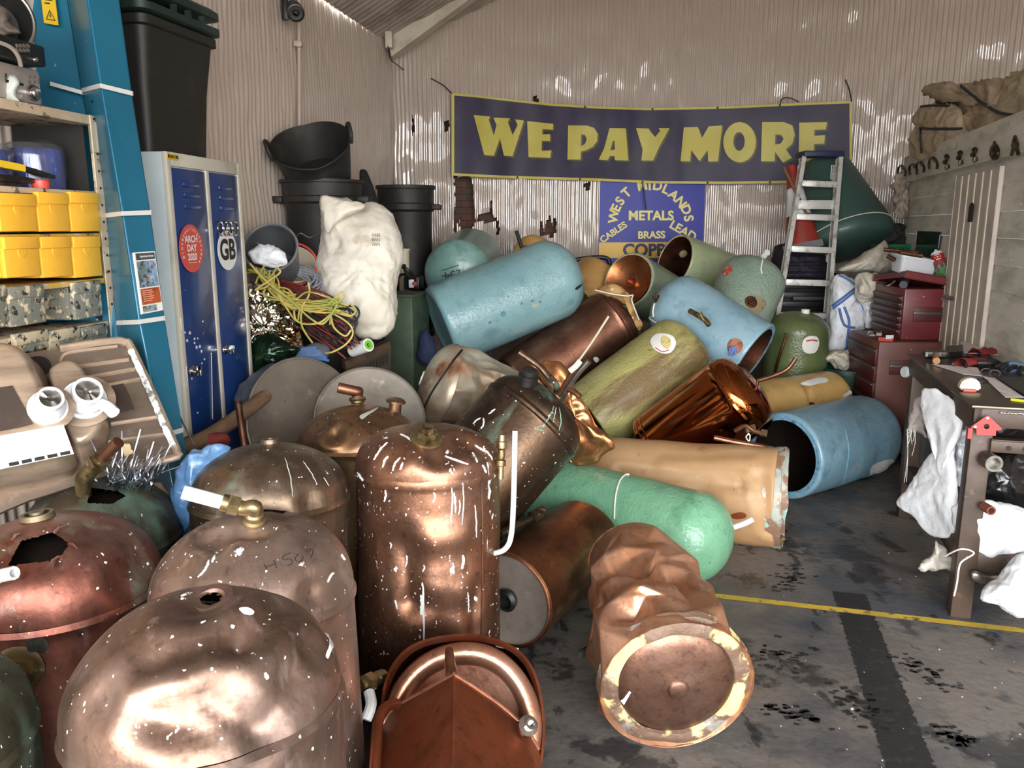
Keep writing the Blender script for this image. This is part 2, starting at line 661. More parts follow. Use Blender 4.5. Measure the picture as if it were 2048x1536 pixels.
# painted line, tyre track and small litter on the floor
m_line = mat('yellow_floor_paint', '#c9a93c', .6, 0, [dict(col='#4d4a3c', scale=14, lo=.56, hi=.64, stretch=(1, 1, 1)), dict(col='#a08a3a', scale=5, lo=.45, hi=.6, amt=.6)])
bm = BM()
def strip(bm, A, B, w0, w1, n, z, jag=.0, sd=0):
    d = (B - A).normalized()
    s = Vector((-d.y, d.x, 0))
    rr = []
    for i in range(n + 1):
        t = i / n
        p = A.lerp(B, t)
        w = w0 + (w1 - w0) * t
        j1 = jag * noise.noise(Vector((i * .83, 1 + sd, 0)))
        j2 = jag * noise.noise(Vector((i * .83, 9 + sd, 0)))
        rr.append((bm.verts.new(p + s * (w / 2 + j1) + Z3 * z), bm.verts.new(p - s * (w / 2 + j2) + Z3 * z)))
    for a, b in zip(rr, rr[1:]):
        bm.faces.new((a[0], a[1], b[1], b[0]))
yA, yB = G(1380, 1186), G(2300, 1290)
strip(bm, yA, yB, .042, .042, 60, .0015, .004)
fixn(bm)
struct('floor_marking', bm, m_line, 'yellow painted line crossing the dark floor')
m_tyre = mat('tyre_track', '#232323', .5, 0, [dict(col='#46433f', scale=24, lo=.56, hi=.68, amt=.6), dict(col='#6c665f', scale=7, lo=.66, hi=.7, amt=.35)], bump=(60, .2))
bm = BM()
strip(bm, G(1698, 1186), G(1830, 1560), .135, .14, 110, .001, .016, 3)
for k, (x1, y1, x2, y2, w) in enumerate([(1590, 1130, 1560, 1180, .10), (1510, 1320, 1590, 1300, .13), (1800, 1318, 1890, 1372, .10), (1535, 1410, 1620, 1440, .07), (1690, 1395, 1740, 1440, .09), (1880, 1465, 1930, 1480, .06)]):
    A, B = G(x1, y1), G(x2, y2)
    random.seed(k)
    for i in range(46):
        p = A.lerp(B, random.random()) + Vector((random.gauss(0, w * .38), random.gauss(0, w * .38), .001))
        s = random.uniform(.006, .016)
        a = random.uniform(-.4, .4)
        e = Vector((math.cos(a), math.sin(a), 0))
        g = Vector((-e.y, e.x, 0))
        bm.faces.new([bm.verts.new(p + e * s * u + g * s * .6 * w2) for u, w2 in ((-1, -.8), (.9, -1), (1, .7), (-.8, 1))])
fixn(bm)
struct('floor_marking.001', bm, m_tyre, 'black tyre tracks and boot prints on the floor')
bm = BM()
strip(bm, G(1560, 1077), G(1900, 1110), .006, .006, 40, .0013, .002, 8)
fixn(bm)
struct('floor_marking.002', bm, mat('pale_scratch', '#7b6c58', .8), 'thin pale joint across the floor')
bm = BM()
random.seed(5)
for i in range(60):
    p = G(random.uniform(1150, 2040), random.uniform(1080, 1536))
    if proj(p)[0] < 1540 and p.y > 1.95:
        continue
    s = random.uniform(.001, .0026) * (2 if i % 17 == 0 else 1)
    bx(bm, p + Z3 * s * .4, (s * 2, s * 1.5, s), Matrix.Rotation(random.uniform(0, 3), 3, 'Z'))
o = struct('floor_litter', bm, mat('white_crumbs', '#a8a196', .8))
o['kind'] = 'stuff'
o['label'] = 'pale crumbs and flakes scattered over the dark floor'
o['category'] = 'litter'

# roof beam and its corner box
m_beam = mat('cream_beam', '#c9bfae', .5, 0, [dict(col='#9b907e', scale=6, lo=.5, hi=.7, amt=.6)])
bm = BM()
bp = [(783, 113), (927, 7), (1330, -290), (1260, -340), (846, -6), (768, 58)]
plate(bm, [V(x, y, 6.25) for x, y in bp], Vector((0, .16, 0)))
fixn(bm)
struct('trim_1', bm, m_beam, 'cream roof beam sloping up from the wall corner')
bm = BM()
plate(bm, [V(x, y, 6.25) + Vector((0, .2, .02)) for x, y in [(768, 58), (846, -6), (1260, -340), (1235, -362), (812, -6), (752, 48)]], Vector((0, .1, 0)))
fixn(bm)
struct('beam_shade_strip', bm, mat('painted_beam_shade', '#5f564c', .7), 'dark band of painted shade along the roof beam')  # dark strip colours in the shade on the beam's top face
t = Thing('junction_box', 'small cream electrical box fixed under the end of the roof beam', 'electrical box', V(778, 95, 6.15))
bm = BM()
bx(bm, V(778, 80, 6.15), (.055, .06, .12), None, .006)
t.part('box', bm, m_beam)
bm = BM()
tube(bm, smooth([V(776, 92, 6.12), V(781, 118, 6.2), V(792, 128, 6.3), onback(806, 140)], 5), .004, 6)
t.part('wire', bm, mat('black_rubber', '#1c1b1a', .6))

# conduit and camera on the left wall
m_conduit = mat('cream_conduit', '#b9aa9c', .45)
m_black = mat('black_plastic', '#181817', .42, 0, [dict(col='#2c2b29', scale=6, lo=.5, hi=.7)])
bm = BM()
tube(bm, [onleft(588, -80, .03), onleft(589, 260, .03), onleft(590, 560, .03)], .011, 8)
t = Thing('conduit_pipe', 'thin cream conduit running down the white corrugated wall below the camera', 'pipe', onleft(590, 560, .03))
t.part('pipe', bm, m_conduit)
bm = BM()
bx(bm, onleft(587, 89, .03), (.05, .05, .035), None, .008)
t.part('clip', bm, m_conduit)
t = Thing('security_camera', 'black security camera on a bracket high on the white corrugated wall', 'camera', onleft(586, 20, .04))
bm = BM()
M = frame(V(591, 24, 4.40), (ray(590, 22) * -1 + Vector((.12, 0, -.25))))
lathe(bm, [(0, -.11), (.042, -.105), (.047, -.04), (.047, .03), (.040, .032), (.038, .015), (0, .012)], M, 20)
t.part('camera_body', bm, m_black)
bm = BM()
lathe(bm, [(0, .017), (.018, .018), (.018, .026), (.012, .031), (0, .032)], M, 16)
t.part('lens', bm, mat('lens_glass', '#0b0b0d', .08))
bm = BM()
tube(bm, [onleft(572, 12, .0), V(580, 14, 4.5), V(588, 18, 4.48)], .018, 8)
bx(bm, V(570, 14, 4.50), (.035, .03, .14), None, .005)
t.part('bracket', bm, m_black)

# ---------------------------------------------------------------- blue steel pillar
m_blue = mat('teal_blue_paint', '#1c6580', .4, 0, [
    dict(col='#13495f', scale=1.4, lo=.45, hi=.7, amt=.6),
    dict(col='#3a87a0', scale=9, lo=.62, hi=.74, amt=.5, stretch=(1, 1, .3)),
    dict(col='#a9c0c6', scale=30, lo=.74, hi=.79, amt=.7, detail=2)], bump=(9, .08), coat=.2)
def lin(tab, y):
    for (y0, x0), (y1, x1) in zip(tab, tab[1:]):
        if y <= y1 or (y1, x1) == tab[-1]:
            return x0 + (x1 - x0) * (y - y0) / (y1 - y0)
LA = [(0, 134), (176, 162), (427, 209), (642, 232), (900, 268)]
LB = [(0, 174), (170, 200), (423, 243), (642, 277), (720, 294), (900, 330)]
LC = [(0, 240), (185, 265), (428, 303), (637, 331), (885, 371), (1000, 390)]
DA, DB, DC = 2.72, 2.50, 2.62
ys = [-160, 0, 90, 180, 300, 427, 540, 640, 760, 885, 1100, 1424]
bm = BM()
rows = []
for y in ys:
    a, b, c = V(lin(LA, y), y, DA), V(lin(LB, y), y, DB), V(lin(LC, y), y, DC)
    e = c + Vector((-.20, .22, 0))
    if y == 1424:
        for q in (a, b, c, e):
            q.z = 0
    rows.append([bm.verts.new(q) for q in (a, b, c, e)])
for r0, r1 in zip(rows, rows[1:]):
    for k in range(4):
        k2 = (k + 1) % 4
        bm.faces.new((r0[k], r0[k2], r1[k2], r1[k]))
bm.faces.new(rows[0])
bm.faces.new(rows[-1][::-1])
fixn(bm)
es = [e for e in bm.edges if any(e.verts[0] in r and e.verts[1] in r2 and r.index(e.verts[0]) == r2.index(e.verts[1]) for r, r2 in list(zip(rows, rows[1:])) + list(zip(rows[1:], rows)))]
bmesh.ops.bevel(bm, geom=es, offset=.008, segments=3, affect='EDGES')
pil = bpy.data.objects.new('blue_pillar', finish(bm, Matrix.Identity(4), m_blue))
COL.objects.link(pil)
pil['kind'] = 'structure'
pil['label'] = 'blue painted steel pillar leaning beside the lockers'
def pchild(name, bm, m, smooth_on=True):
    o = bpy.data.objects.new(name, finish(bm, Matrix.Identity(4), m, smooth_on))
    o.parent = pil
    COL.objects.link(o)
    return o
bm = BM()
wp = [V(x, y, d) for x, y, d in ((134, 0, 2.74), (162, 176, 2.74), (209, 427, 2.74), (232, 642, 2.74), (250, 800, 2.74), (-120, 800, 2.74), (-160, -160, 2.74), (110, -160, 2.74))]
plate(bm, wp, Vector((-.03, .12, 0)))
fixn(bm)
pchild('web_panel', bm, m_blue, False)
m_tape = mat('white_tape', '#cfcfca', .45, 0, [dict(col='#9fa6a6', scale=20, lo=.55, hi=.7, amt=.5)])
for ya, yb, yc in ((181, 171, 187), (431, 427, 425), (646, 644, 636), (900, 872, 860)):
    bm = BM()
    w = 4.5
    pa = [(lin(LA, ya), ya, DA), (lin(LB, yb), yb, DB), (lin(LC, yc) , yc, DC)]
    k = .994
    up = [V(x, y - w, d * k) for x, y, d in pa]
    dn = [V(x, y + w, d * k) for x, y, d in pa]
    for i in range(2):
        plate(bm, [up[i], up[i + 1], dn[i + 1], dn[i]], Vector((-.003, .012, 0)))
    fixn(bm)
    pchild('tape_band', bm, m_tape, False)
bm = BM()
plate(bm, [V(x, y, 2.70) for x, y in ((100, 163), (164, 181), (164, 189), (100, 171))], Vector((0, .02, 0)))
fixn(bm)
pchild('tape_band', bm, m_tape, False)
# sticker and poster on it
m_ywarn = mat('warning_yellow', '#d9b223', .5)
m_ink = mat('black_ink', '#16130f', .6)
t = Thing('warning_sticker', 'yellow electric shock warning sticker high on the blue steel pillar', 'sticker', V(98, 50, 2.70))
bm = BM()
sq = [V(x, y, 2.715) for x, y in ((80, -22), (108, -20), (117, 51), (88, 46))]
plate(bm, sq, Vector((-.001, .006, 0)))
fixn(bm)
t.part('backing', bm, m_ywarn, smooth_on=False)
bm = BM()
def sqp(u, v, k=.0):
    return sq[0].lerp(sq[1], u).lerp(sq[3].lerp(sq[2], u), v) - ray(95, 20).normalized() * (.003 + k)
TR = [(.5, .58), (.16, .88), (.84, .88)]
for i in range(3):
    (a0, a1), (b0, b1) = TR[i], TR[(i + 1) % 3]
    c0, c1 = .5, .78
    s = .78
    bm.faces.new([bm.verts.new(sqp(*p)) for p in ((a0, a1), (b0, b1), (c0 + (b0 - c0) * s, c1 + (b1 - c1) * s), (c0 + (a0 - c0) * s, c1 + (a1 - c1) * s))])
bm.faces.new([bm.verts.new(sqp(*p)) for p in ((.52, .66), (.44, .77), (.5, .77), (.47, .84), (.57, .745), (.51, .745), (.55, .67))])
for i in range(4):
    y0 = .08 + i * .1
    bm.faces.new([bm.verts.new(sqp(*p)) for p in ((.2, y0), (.78 - (i % 2) * .2, y0), (.78 - (i % 2) * .2, y0 + .035), (.2, y0 + .035))])
t.part('symbol', bm, m_ink, smooth_on=False)
t = Thing('garden_arch_poster', 'small poster with a garden photograph and orange text panel on the blue pillar', 'poster', V(295, 620, 2.5))
_pb = BM()
_pb.from_mesh(pil.data)
PILB = BVHTree.FromBMesh(_pb)
_pb.free()
pq = []
for _x, _y in ((264, 506), (306, 503), (323, 621), (281, 629)):
    _p, _n = hit(PILB, _x, _y)
    pq.append(_p)
pn = (pq[1] - pq[0]).cross(pq[3] - pq[0]).normalized()
if pn.dot(CAM - pq[0]) < 0:
    pn = -pn
def pqp(u, v, k):
    return pq[0].lerp(pq[1], u).lerp(pq[3].lerp(pq[2], u), v) + pn * (k + .007)
bm = BM()
plate(bm, [pqp(u, v, 0) for u, v in ((0, 0), (1, 0), (1, 1), (0, 1))], pn * -.006)
fixn(bm)
t.part('sheet', bm, mat('poster_white', '#d9dad6', .3), smooth_on=False)
def pan(name, m, u0, v0, u1, v1, k=.0015):
    bm = BM()
    bm.faces.new([bm.verts.new(pqp(u, v, k)) for u, v in ((u0, v0), (u1, v0), (u1, v1), (u0, v1))])
    return t.part(name, bm, m, smooth_on=False)
pan('header', mat('poster_grey', '#3c4446', .4), .05, .02, .95, .13)
pan('photo', mat('poster_photo', '#5d7078', .4, 0, [dict(col='#8fa5c6', scale=16, lo=.42, hi=.6), dict(col='#3c4430', scale=60, lo=.52, hi=.6), dict(col='#8d4f35', scale=34, lo=.62, hi=.66)]), .05, .15, .95, .58)
pan('text_panel', mat('poster_orange', '#a4502a', .4, 0, [dict(col='#7c3a22', scale=20, lo=.5, hi=.6)]), .05, .60, .95, .86)
pan('footer', mat('poster_foot', '#8b949a', .4, 0, [dict(col='#4a5a3a', scale=40, lo=.5, hi=.6)]), .05, .88, .70, .98)
bm = BM()
text_bm(bm, 'Hybrid-6x6 Green', .011, lambda x, y: pqp(.55 + x * 8.0, .075 - y * 4.6, .0025), bold=.0002)
t.part('lettering', bm, mat('white_ink', '#e8e8e4', .5), smooth_on=False)
bm = BM()
for i, w in enumerate((.45, .5, .42, .5, .48, .4)):
    v0 = .63 + i * .033
    bm.faces.new([bm.verts.new(pqp(u, v, .0025)) for u, v in ((.12, v0), (.12 + w, v0), (.12 + w, v0 + .012), (.12, v0 + .012))])
t.part('text_lines', bm, mat('peach_ink', '#dca58a', .5), smooth_on=False)

# ---------------------------------------------------------------- twin locker
m_lgrey = mat('locker_grey', '#b9c4c6', .45, 0, [dict(col='#8fa3aa', scale=3, lo=.45, hi=.7, amt=.5)])
m_lframe = mat('locker_frame', '#c4bfb0', .5, 0, [dict(col='#9a9284', scale=6, lo=.5, hi=.7, amt=.5)])
m_ldoor = mat('locker_blue', '#15356f', .33, 0, [dict(col='#0e2654', scale=2.5, lo=.45, hi=.7, amt=.6), dict(col='#9fb4cf', scale=36, lo=.735, hi=.765, detail=2)], coat=.4)
m_chrome = mat('chrome', '#c9c9c9', .12, 1)
m_steel = mat('dull_steel', '#8d8a84', .38, 1, [dict(col='#5e5a54', scale=14, lo=.5, hi=.7)])
LK = V(332, 306, 2.92)
LK.z = 0
LKTOP = 1.815
_r = V(480, 331, 3.52)
e1 = Vector((_r.x - LK.x, _r.y - LK.y, 0)).normalized()
LKW = (Vector((_r.x, _r.y, 0)) - LK).length
e2 = Vector((-e1.y, e1.x, 0))            # into the locker, towards the wall
lk = Thing('locker', 'tall grey two-door locker with dark blue doors beside the blue pillar', 'locker', LK + e1 * LKW / 2)
bm = BM()
fbx(bm, LK, e1, e2, (0, LKW), (.012, .48), (0.02, LKTOP), .006)
lk.part('body', bm, m_lgrey)
bm = BM()
fbx(bm, LK, e1, e2, (0, .030), (0, .02), (0.02, LKTOP), .003)
fbx(bm, LK, e1, e2, (LKW - .030, LKW), (0, .02), (0.02, LKTOP), .003)
fbx(bm, LK, e1, e2, (.03, LKW - .03), (0, .02), (LKTOP - .05, LKTOP), .003)
fbx(bm, LK, e1, e2, (.03, LKW - .03), (0, .02), (0.02, .09), .003)
fbx(bm, LK, e1, e2, (LKW / 2 - .014, LKW / 2 + .014), (0, .02), (0.09, LKTOP - .05), .003)
lk.part('front_frame', bm, m_lframe)
LKP = {}
for nm, s0, s1, hs in (('a', .034, LKW / 2 - .018, .05), ('b', LKW / 2 + .018, LKW - .034, LKW / 2 + .05)):
    bm = BM()
    fbx(bm, LK, e1, e2, (s0, s1), (.002, .018), (.095, LKTOP - .055), .004)
    mid = (s0 + s1) / 2
    for zc in (1.695, 1.655, 1.612):
        fbx(bm, LK, e1, e2, (mid - .062, mid + .062), (-.008, .004), (zc, zc + .017), .004)
    d = lk.part('door', bm, m_ldoor)
    bm = BM()
    zh = .99 if nm == 'a' else 1.03
    lathe(bm, [(0, .03), (.012, .03), (.014, .018), (.02, .012), (.022, 0), (.022, -.01)], frame(LK + e1 * (s0 + .022) + Z3 * zh + e2 * .004, -e2), 16)
    fbx(bm, LK, e1, e2, (s0 + .018, s0 + .026), (-.045, -.02), (zh - .02, zh + .02), .003)
    lk.part('lock', bm, m_chrome, under=d)
    LKP[nm] = mid
def lkp(s, z, k=.003):
    return LK + e1 * s + Z3 * z - e2 * k
def lpix(px, py):
    P = OP(px, py, LK, e2)
    return (P - LK).dot(e1), P.z
def disc(bm, P, n, r, h=.001, seg=40):
    lathe(bm, [(0, h), (r, h), (r, 0)], frame(P, n, Z3), seg)
m_white = mat('white_vinyl', '#dcdcda', .4)
m_red = mat('red_vinyl', '#c8473c', .4)
s, z = lpix(381, 497)
RS = .092
t = Thing('round_sticker', 'round red ARCH DAY 2020 sticker on the locker door nearer the pillar', 'sticker', lkp(s, z))
bm = BM()
disc(bm, lkp(s, z), -e2, RS, .0015)
t.part('backing', bm, m_red, smooth_on=False)
bm = BM()
fn = lambda oz: (lambda x, y: lkp(s + x, z + oz + y, .006))
text_bm(bm, 'ARCH', .036, fn(.035), bold=.0012)
text_bm(bm, 'DAY', .036, fn(.001), bold=.0012)
text_bm(bm, '2020', .036, fn(-.033), bold=.0012)
bm.faces.new([bm.verts.new(lkp(s + a, z - .055 + b, .006)) for a, b in ((-.03, 0), (.03, 0), (.03, .002), (-.03, .002))])
txt = '#loveyourlocalarches'
for i, ch in enumerate(txt):
    a = math.radians(205 - i * 13.2)
    cx, cz = math.cos(a) * .075, math.sin(a) * .075
    ca, sa = math.cos(a - math.pi / 2), math.sin(a - math.pi / 2)
    text_bm(bm, ch, .021, lambda x, y: lkp(s + cx + x * ca - y * sa, z + cz + x * sa + y * ca, .006), bold=.0004)
t.part('lettering', bm, m_white, smooth_on=False)
s2, z2 = lpix(453, 501)
t = Thing('country_sticker', 'white oval GB sticker on the locker door farther from the pillar', 'sticker', lkp(s2, z2))
bm = BM()
lathe(bm, [(0, .0015), (1, .0015), (1, 0)], frame(lkp(s2, z2), -e2, Z3) @ Matrix.Diagonal((.083, .088, 1, 1)), 40)
t.part('backing', bm, m_white, smooth_on=False)
bm = BM()
text_bm(bm, 'GB', .112, lambda x, y: lkp(s2 + x * .98, z2 + y * 1.05, .006), bold=.004)
t.part('lettering', bm, m_ink, smooth_on=False)
s3, z3 = lpix(452, 457)
t = Thing('ring_emblem', 'chrome four-ring car emblem stuck on the blue locker door', 'emblem', lkp(s3, z3))
for k in range(4):
    bm = BM()
    c = lkp(s3 + (k - 1.5) * .043, z3, .008)
    tube(bm, [c + e1 * math.cos(a) * .028 + Z3 * math.sin(a) * .028 - e2 * .002 * (k % 2) for a in [2 * math.pi * i / 28 for i in range(29)]], .0045, 8, False)
    t.part('ring', bm, m_chrome)
s4, z4 = lpix(343, 312)
t = Thing('maker_label', 'tiny yellow maker label on the top edge of the locker', 'label', lkp(s4, z4))
bm = BM()
fbx(bm, LK, e1, e2, (.004, .075), (-.003, 0), (LKTOP - .028, LKTOP - .008))
t.part('backing', bm, m_ywarn, smooth_on=False)
bm = BM()
text_bm(bm, '■ SCHÄFER', .014, lambda x, y: lkp(.040 + x, LKTOP - .018 + y, .005), bold=.0008)
t.part('lettering', bm, m_ink, smooth_on=False)
# white paint drips on the nearer door
bm = BM()
for px, py in ((1090, 487), (1118, 490), (1102, 535), (1146, 525), (1165, 522), (1146, 550), (1158, 575), (1178, 570), (1187, 598), (1195, 422), (1190, 670), (1205, 645), (1130, 760), (1245, 612), (1098, 795), (1165, 962)):
    q = lpix(px / 2.954, 500 + py / 2.954)
    disc(bm, lkp(q[0], q[1], .0015), -e2, .004 + (px % 5) * .0009, .002, 10)
for px, py, h in ((1248, 620, 380), (1100, 690, 90), (1065, 400, 70)):
    q = lpix(px / 2.954, 500 + py / 2.954)
    q2 = lpix((px + 8) / 2.954, 500 + (py + h) / 2.954)
    tube(bm, [lkp(q[0], q[1], .0005), lkp(q2[0], q2[1], .0005)], .0016, 6)
lk.part('paint_drips', bm, m_white)

# ---------------------------------------------------------------- black tote bins on the locker
m_tote = mat('black_tote', '#201e1b', .55, 0, [dict(col='#3a352e', scale=7, lo=.55, hi=.72, amt=.6)], bump=(20, .1))
m_dgreen = mat('dark_green_plastic', '#1b2a25', .5, 0, [dict(col='#2c3f38', scale=6, lo=.5, hi=.7)])
TB = LK + e1 * .26 + e2 * .22 + Z3 * LKTOP
f1 = (e1 * .94 + e2 * -.10).normalized()
f2 = Vector((-f1.y, f1.x, 0))
def rrect(hx, hy, r, n=5):
    out = []
    for cx, cy, a0 in ((hx - r, hy - r, 0), (-hx + r, hy - r, 90), (-hx + r, -hy + r, 180), (hx - r, -hy + r, 270)):
        for i in range(n + 1):
            a = math.radians(a0 + 90 * i / n)
            out.append((cx + r * math.cos(a), cy + r * math.sin(a)))
    return out
def loft(bm, O, g1, g2, secs, gz=Z3, cap0=True, cap1=True):
    """secs: list of (outline points, height)"""
    rings = [[bm.verts.new(O + g1 * x + g2 * y + gz * z) for x, y in ol] for ol, z in secs]
    n = len(rings[0])
    for a, b in zip(rings, rings[1:]):
        for k in range(n):
            k2 = (k + 1) % n
            bm.faces.new((a[k], a[k2], b[k2], b[k]))
    if cap0:
        bm.faces.new(rings[0][::-1])
    if cap1:
        bm.faces.new(rings[-1])
    return rings
t = Thing('tote_bin', 'big black plastic storage tub with dark green lids on top of the locker', 'storage tub', TB)
bm = BM()
loft(bm, TB, f1, f2, [(rrect(.19, .15, .03), 0), (rrect(.205, .165, .035), .25), (rrect(.225, .19, .04), .44), (rrect(.24, .205, .04), .445), (rrect(.24, .205, .04), .475), (rrect(.215, .18, .04), .478)])
fixn(bm)
t.part('tub', bm, m_tote, ang=50)
bm = BM()
loft(bm, TB, f1, f2, [(rrect(.245, .21, .045), .485), (rrect(.255, .22, .05), .49), (rrect(.255, .22, .05), .515), (rrect(.23, .20, .05), .518)])
fixn(bm)
t.part('lid', bm, m_dgreen, ang=50)
bm = BM()
loft(bm, TB, f1, f2, [(rrect(.24, .205, .045), .545), (rrect(.255, .22, .05), .55), (rrect(.255, .22, .05), .575), (rrect(.235, .20, .05), .59), (rrect(.10, .09, .05), .61)])
for k in (-1, 0, 1):
    fbx(bm, TB, f1, f2, (.03 + k * .09, .045 + k * .09), (-.21, -.19), (.515, .55))
fixn(bm)
t.part('upper_lid', bm, m_dgreen, ang=50)
bm = BM()
fbx(bm, TB, f1, f2, (.225, .29), (-.05, .05), (.40, .45), .01)
tube(bm, [TB + f1 * .25 + Z3 * .40, TB + f1 * .285 - f2 * .02 + Z3 * .43, TB + f1 * .30 - f2 * .04 + Z3 * .455], .01, 6)
t.part('handle', bm, m_tote)
# ================================================================ hot water tanks
m_brass = mat('old_brass', '#8b7a58', .40, .85, [dict(col='#5b4a30', scale=22, lo=.48, hi=.66), dict(col='#b9b3a4', scale=40, lo=.62, hi=.7, amt=.6, metal=0, rough=.7)])
m_pipe = copper('copper_pipe', '#9a6446', '#4e2f22', .34, pat=.7)
m_wpipe = mat('white_painted_pipe', '#dfe0dd', .4, 0, [dict(col='#a8a79f', scale=14, lo=.58, hi=.7, amt=.7)])
m_void = mat('dark_inside_and_hole_shade', '#1d120c', .6, .3)
m_inner = copper('copper_inside', '#7b4228', '#2e1a12', .4, pat=.6)
m_foamraw = mat('raw_foam', '#c9b98a', .9, 0, [dict(col='#9a7f58', scale=18, lo=.45, hi=.6), dict(col='#e3d6ae', scale=34, lo=.6, hi=.7)], bump=(50, .8))
m_string = mat('white_string', '#dcd8cc', .7)
m_paper = mat('paper_label', '#d9d7d2', .5, 0, [dict(col='#b9b4ad', scale=25, lo=.55, hi=.7, amt=.5)])
m_redink = mat('red_ink', '#b8383a', .5)
m_marker = mat('marker_ink', '#23221f', .6)

class Tank(Thing):
    def __init__(s, name, label, A, B, r, mb, mdome=None, mbase=None, dome=.11, base='flat', top='dome', seam=True,
                 dents=(), lump=(.004, 4), sq=None, nth=120, seed=0, thick=.028, minner=None, er=.012, holes=(), group='old hot water tanks', cat='tank', domep=2.3, flare=0.0, yaw=0.0, ang=48, coarse=None):
        A, B = Vector(A), Vector(B)
        z = (B - A).normalized()
        M = frame(A, z) @ Matrix.Rotation(yaw, 4, 'Z')
        Thing.__init__(s, name, label, cat, M, group)
        s.A, s.B, s.r, s.z = A, B, r, z
        L = (B - A).length
        s.L = L
        prof_b, prof_s, prof_d = [], [], []
        # base
        if base == 'flat':
            prof_b = [(0, .018), (r * .45, .018), (r * .86, .012), (r * .93, .004), (r - er, 0)]
        elif base == 'dome':
            n = 16
            prof_b = [(r * math.sin(math.pi / 2 * i / n) ** .9, -dome * .75 * math.cos(math.pi / 2 * i / n)) for i in range(n + 1)]
        elif base == 'open':
            prof_b = [(r - thick, .004), (r - er, 0)]
        if base != 'dome':
            for i in range(5):
                a = math.pi / 2 * i / 4
                prof_s.append((r - er + er * math.sin(a), er - er * math.cos(a)))
        n = max(int(L / .013), 10)
        z0 = er if base != 'dome' else 0
        zt = L - (er if top != 'dome' else 0)
        for i in range(1, n + 1):
            zz = z0 + (zt - z0) * i / n
            bulge = 0
            if seam and top == 'dome':
                bulge = .0065 * math.exp(-((zz - L + .014) / .008) ** 2)
            prof_s.append((r * (1 + flare * (1 - zz / L)) + bulge, zz))
        if top == 'dome':
            k = 22
            for i in range(0, k + 1):
                a = math.pi / 2 * i / k
                rr = r * (math.cos(a) ** (2 / domep))
                prof_d.append((rr if i < k else 0, L + dome * (math.sin(a) ** (2 / domep))))
        else:
            for i in range(1, 5):
                a = math.pi / 2 * i / 4
                prof_s.append((r - er + er * math.cos(a), L - er + er * math.sin(a)))
            if top == 'flat':
                prof_d = [(r - er, L), (r * .93, L - .005), (r * .86, L - .012), (0, L - .016)]
            else:
                prof_d = [(r - er, L), (r - thick, L - .004)]
        groups = []
        if prof_b:
            groups.append(('base_plate' if base != 'open' else 'rim', prof_b, mbase or (m_foamraw if base == 'open' else mb)))
        groups.append(('shell', prof_s, mb))
        groups.append(('dome_top' if top == 'dome' else ('end_plate' if top == 'flat' else 'rim'), prof_d, mdome or (m_foamraw if top == 'open' else mb)))
        # inner linings of open ends
        ri = r - thick
        if base == 'open':
            groups.append(('inner_lining', [(ri, .004)] + [(ri, .004 + L * .8 * i / 14) for i in range(1, 15)] + [(ri * .6, L * .88), (0, L * .9)], minner or m_inner))
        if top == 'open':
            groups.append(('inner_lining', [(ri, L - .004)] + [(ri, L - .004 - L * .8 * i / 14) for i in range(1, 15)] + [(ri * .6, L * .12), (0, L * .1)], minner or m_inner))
        bms = []
        for nm, pr, m in groups:
            b = BM()
            if coarse and nm == 'shell':
                NT, NZ, sd, rj, tj, sub = coarse
                rnd = random.Random(sd)
                z_a, z_b = pr[0][1], pr[-1][1]
                ra, rb = pr[0][0], pr[-1][0]
                lathe(b, [(ra + (rb - ra) * i / NZ if i in (0, NZ) else r, z_a + (z_b - z_a) * i / NZ) for i in range(NZ + 1)], M, NT)
                iv = M.inverted()
                for v in b.verts:
                    q = iv @ v.co
                    u = (q.z - z_a) / (z_b - z_a)
                    if .02 < u < .98:
                        e = Vector((q.x, q.y, 0)).normalized()
                        q += e * (rnd.uniform(-1, .75) * rj) + Vector((-e.y, e.x, 0)) * rnd.uniform(-1, 1) * tj + Vector((0, 0, rnd.uniform(-1, 1) * tj))
                    v.co = M @ q
                fs = list(b.faces)
                for f in fs:
                    if len(f.verts) == 4:
                        k = rnd.randint(0, 1)
                        bmesh.utils.face_split(f, f.verts[k], f.verts[k + 2])
                bmesh.ops.triangulate(b, faces=b.faces[:])
                for _ in range(sub):
                    bmesh.ops.subdivide_edges(b, edges=b.edges[:], cuts=1, use_grid_fill=True)
                    bmesh.ops.triangulate(b, faces=[f for f in b.faces if len(f.verts) > 4])
                inner = [v for v in b.verts if not v.is_boundary]
                for _ in range(9):
                    bmesh.ops.smooth_vert(b, verts=inner, factor=.5, use_axis_x=True, use_axis_y=True, use_axis_z=True)
            else:
                lathe(b, pr, M, nth)
            bms.append((nm, b, m))
        def bvh():
            vs, fs, o = [], [], 0
            for nm, b, m in bms:
                b.verts.index_update()
                vs += [v.co.copy() for v in b.verts]
                fs += [[v.index + o for v in f.verts] for f in b.faces]
                o = len(vs)
            return BVHTree.FromPolygons(vs, fs)
        inv = M.inverted()
        if sq:
            for nm, b, m in bms:
                for v in b.verts:
                    q = inv @ v.co
                    v.co = M @ Vector(sq(q.x, q.y, q.z))
        bv = bvh()
        ds = []
        for d in dents:
            if len(d) == 4 or len(d) == 5 and isinstance(d[4], str):
                h, nn = hit(bv, d[0], d[1])
                if h is None:
                    continue
                ds.append((h, h, -nn, d[2], d[3], d[4] if len(d) > 4 else 's'))
            else:
                h, nn = hit(bv, d[0], d[1])
                h2, n2 = hit(bv, d[2], d[3])
                if h is None or h2 is None:
                    continue
                ds.append((h, h2, -(nn + n2).normalized(), d[4], d[5], d[6] if len(d) > 6 else 's'))
        off = Vector((seed * 7.1 + .5, seed * 2.3, seed * 4.7))
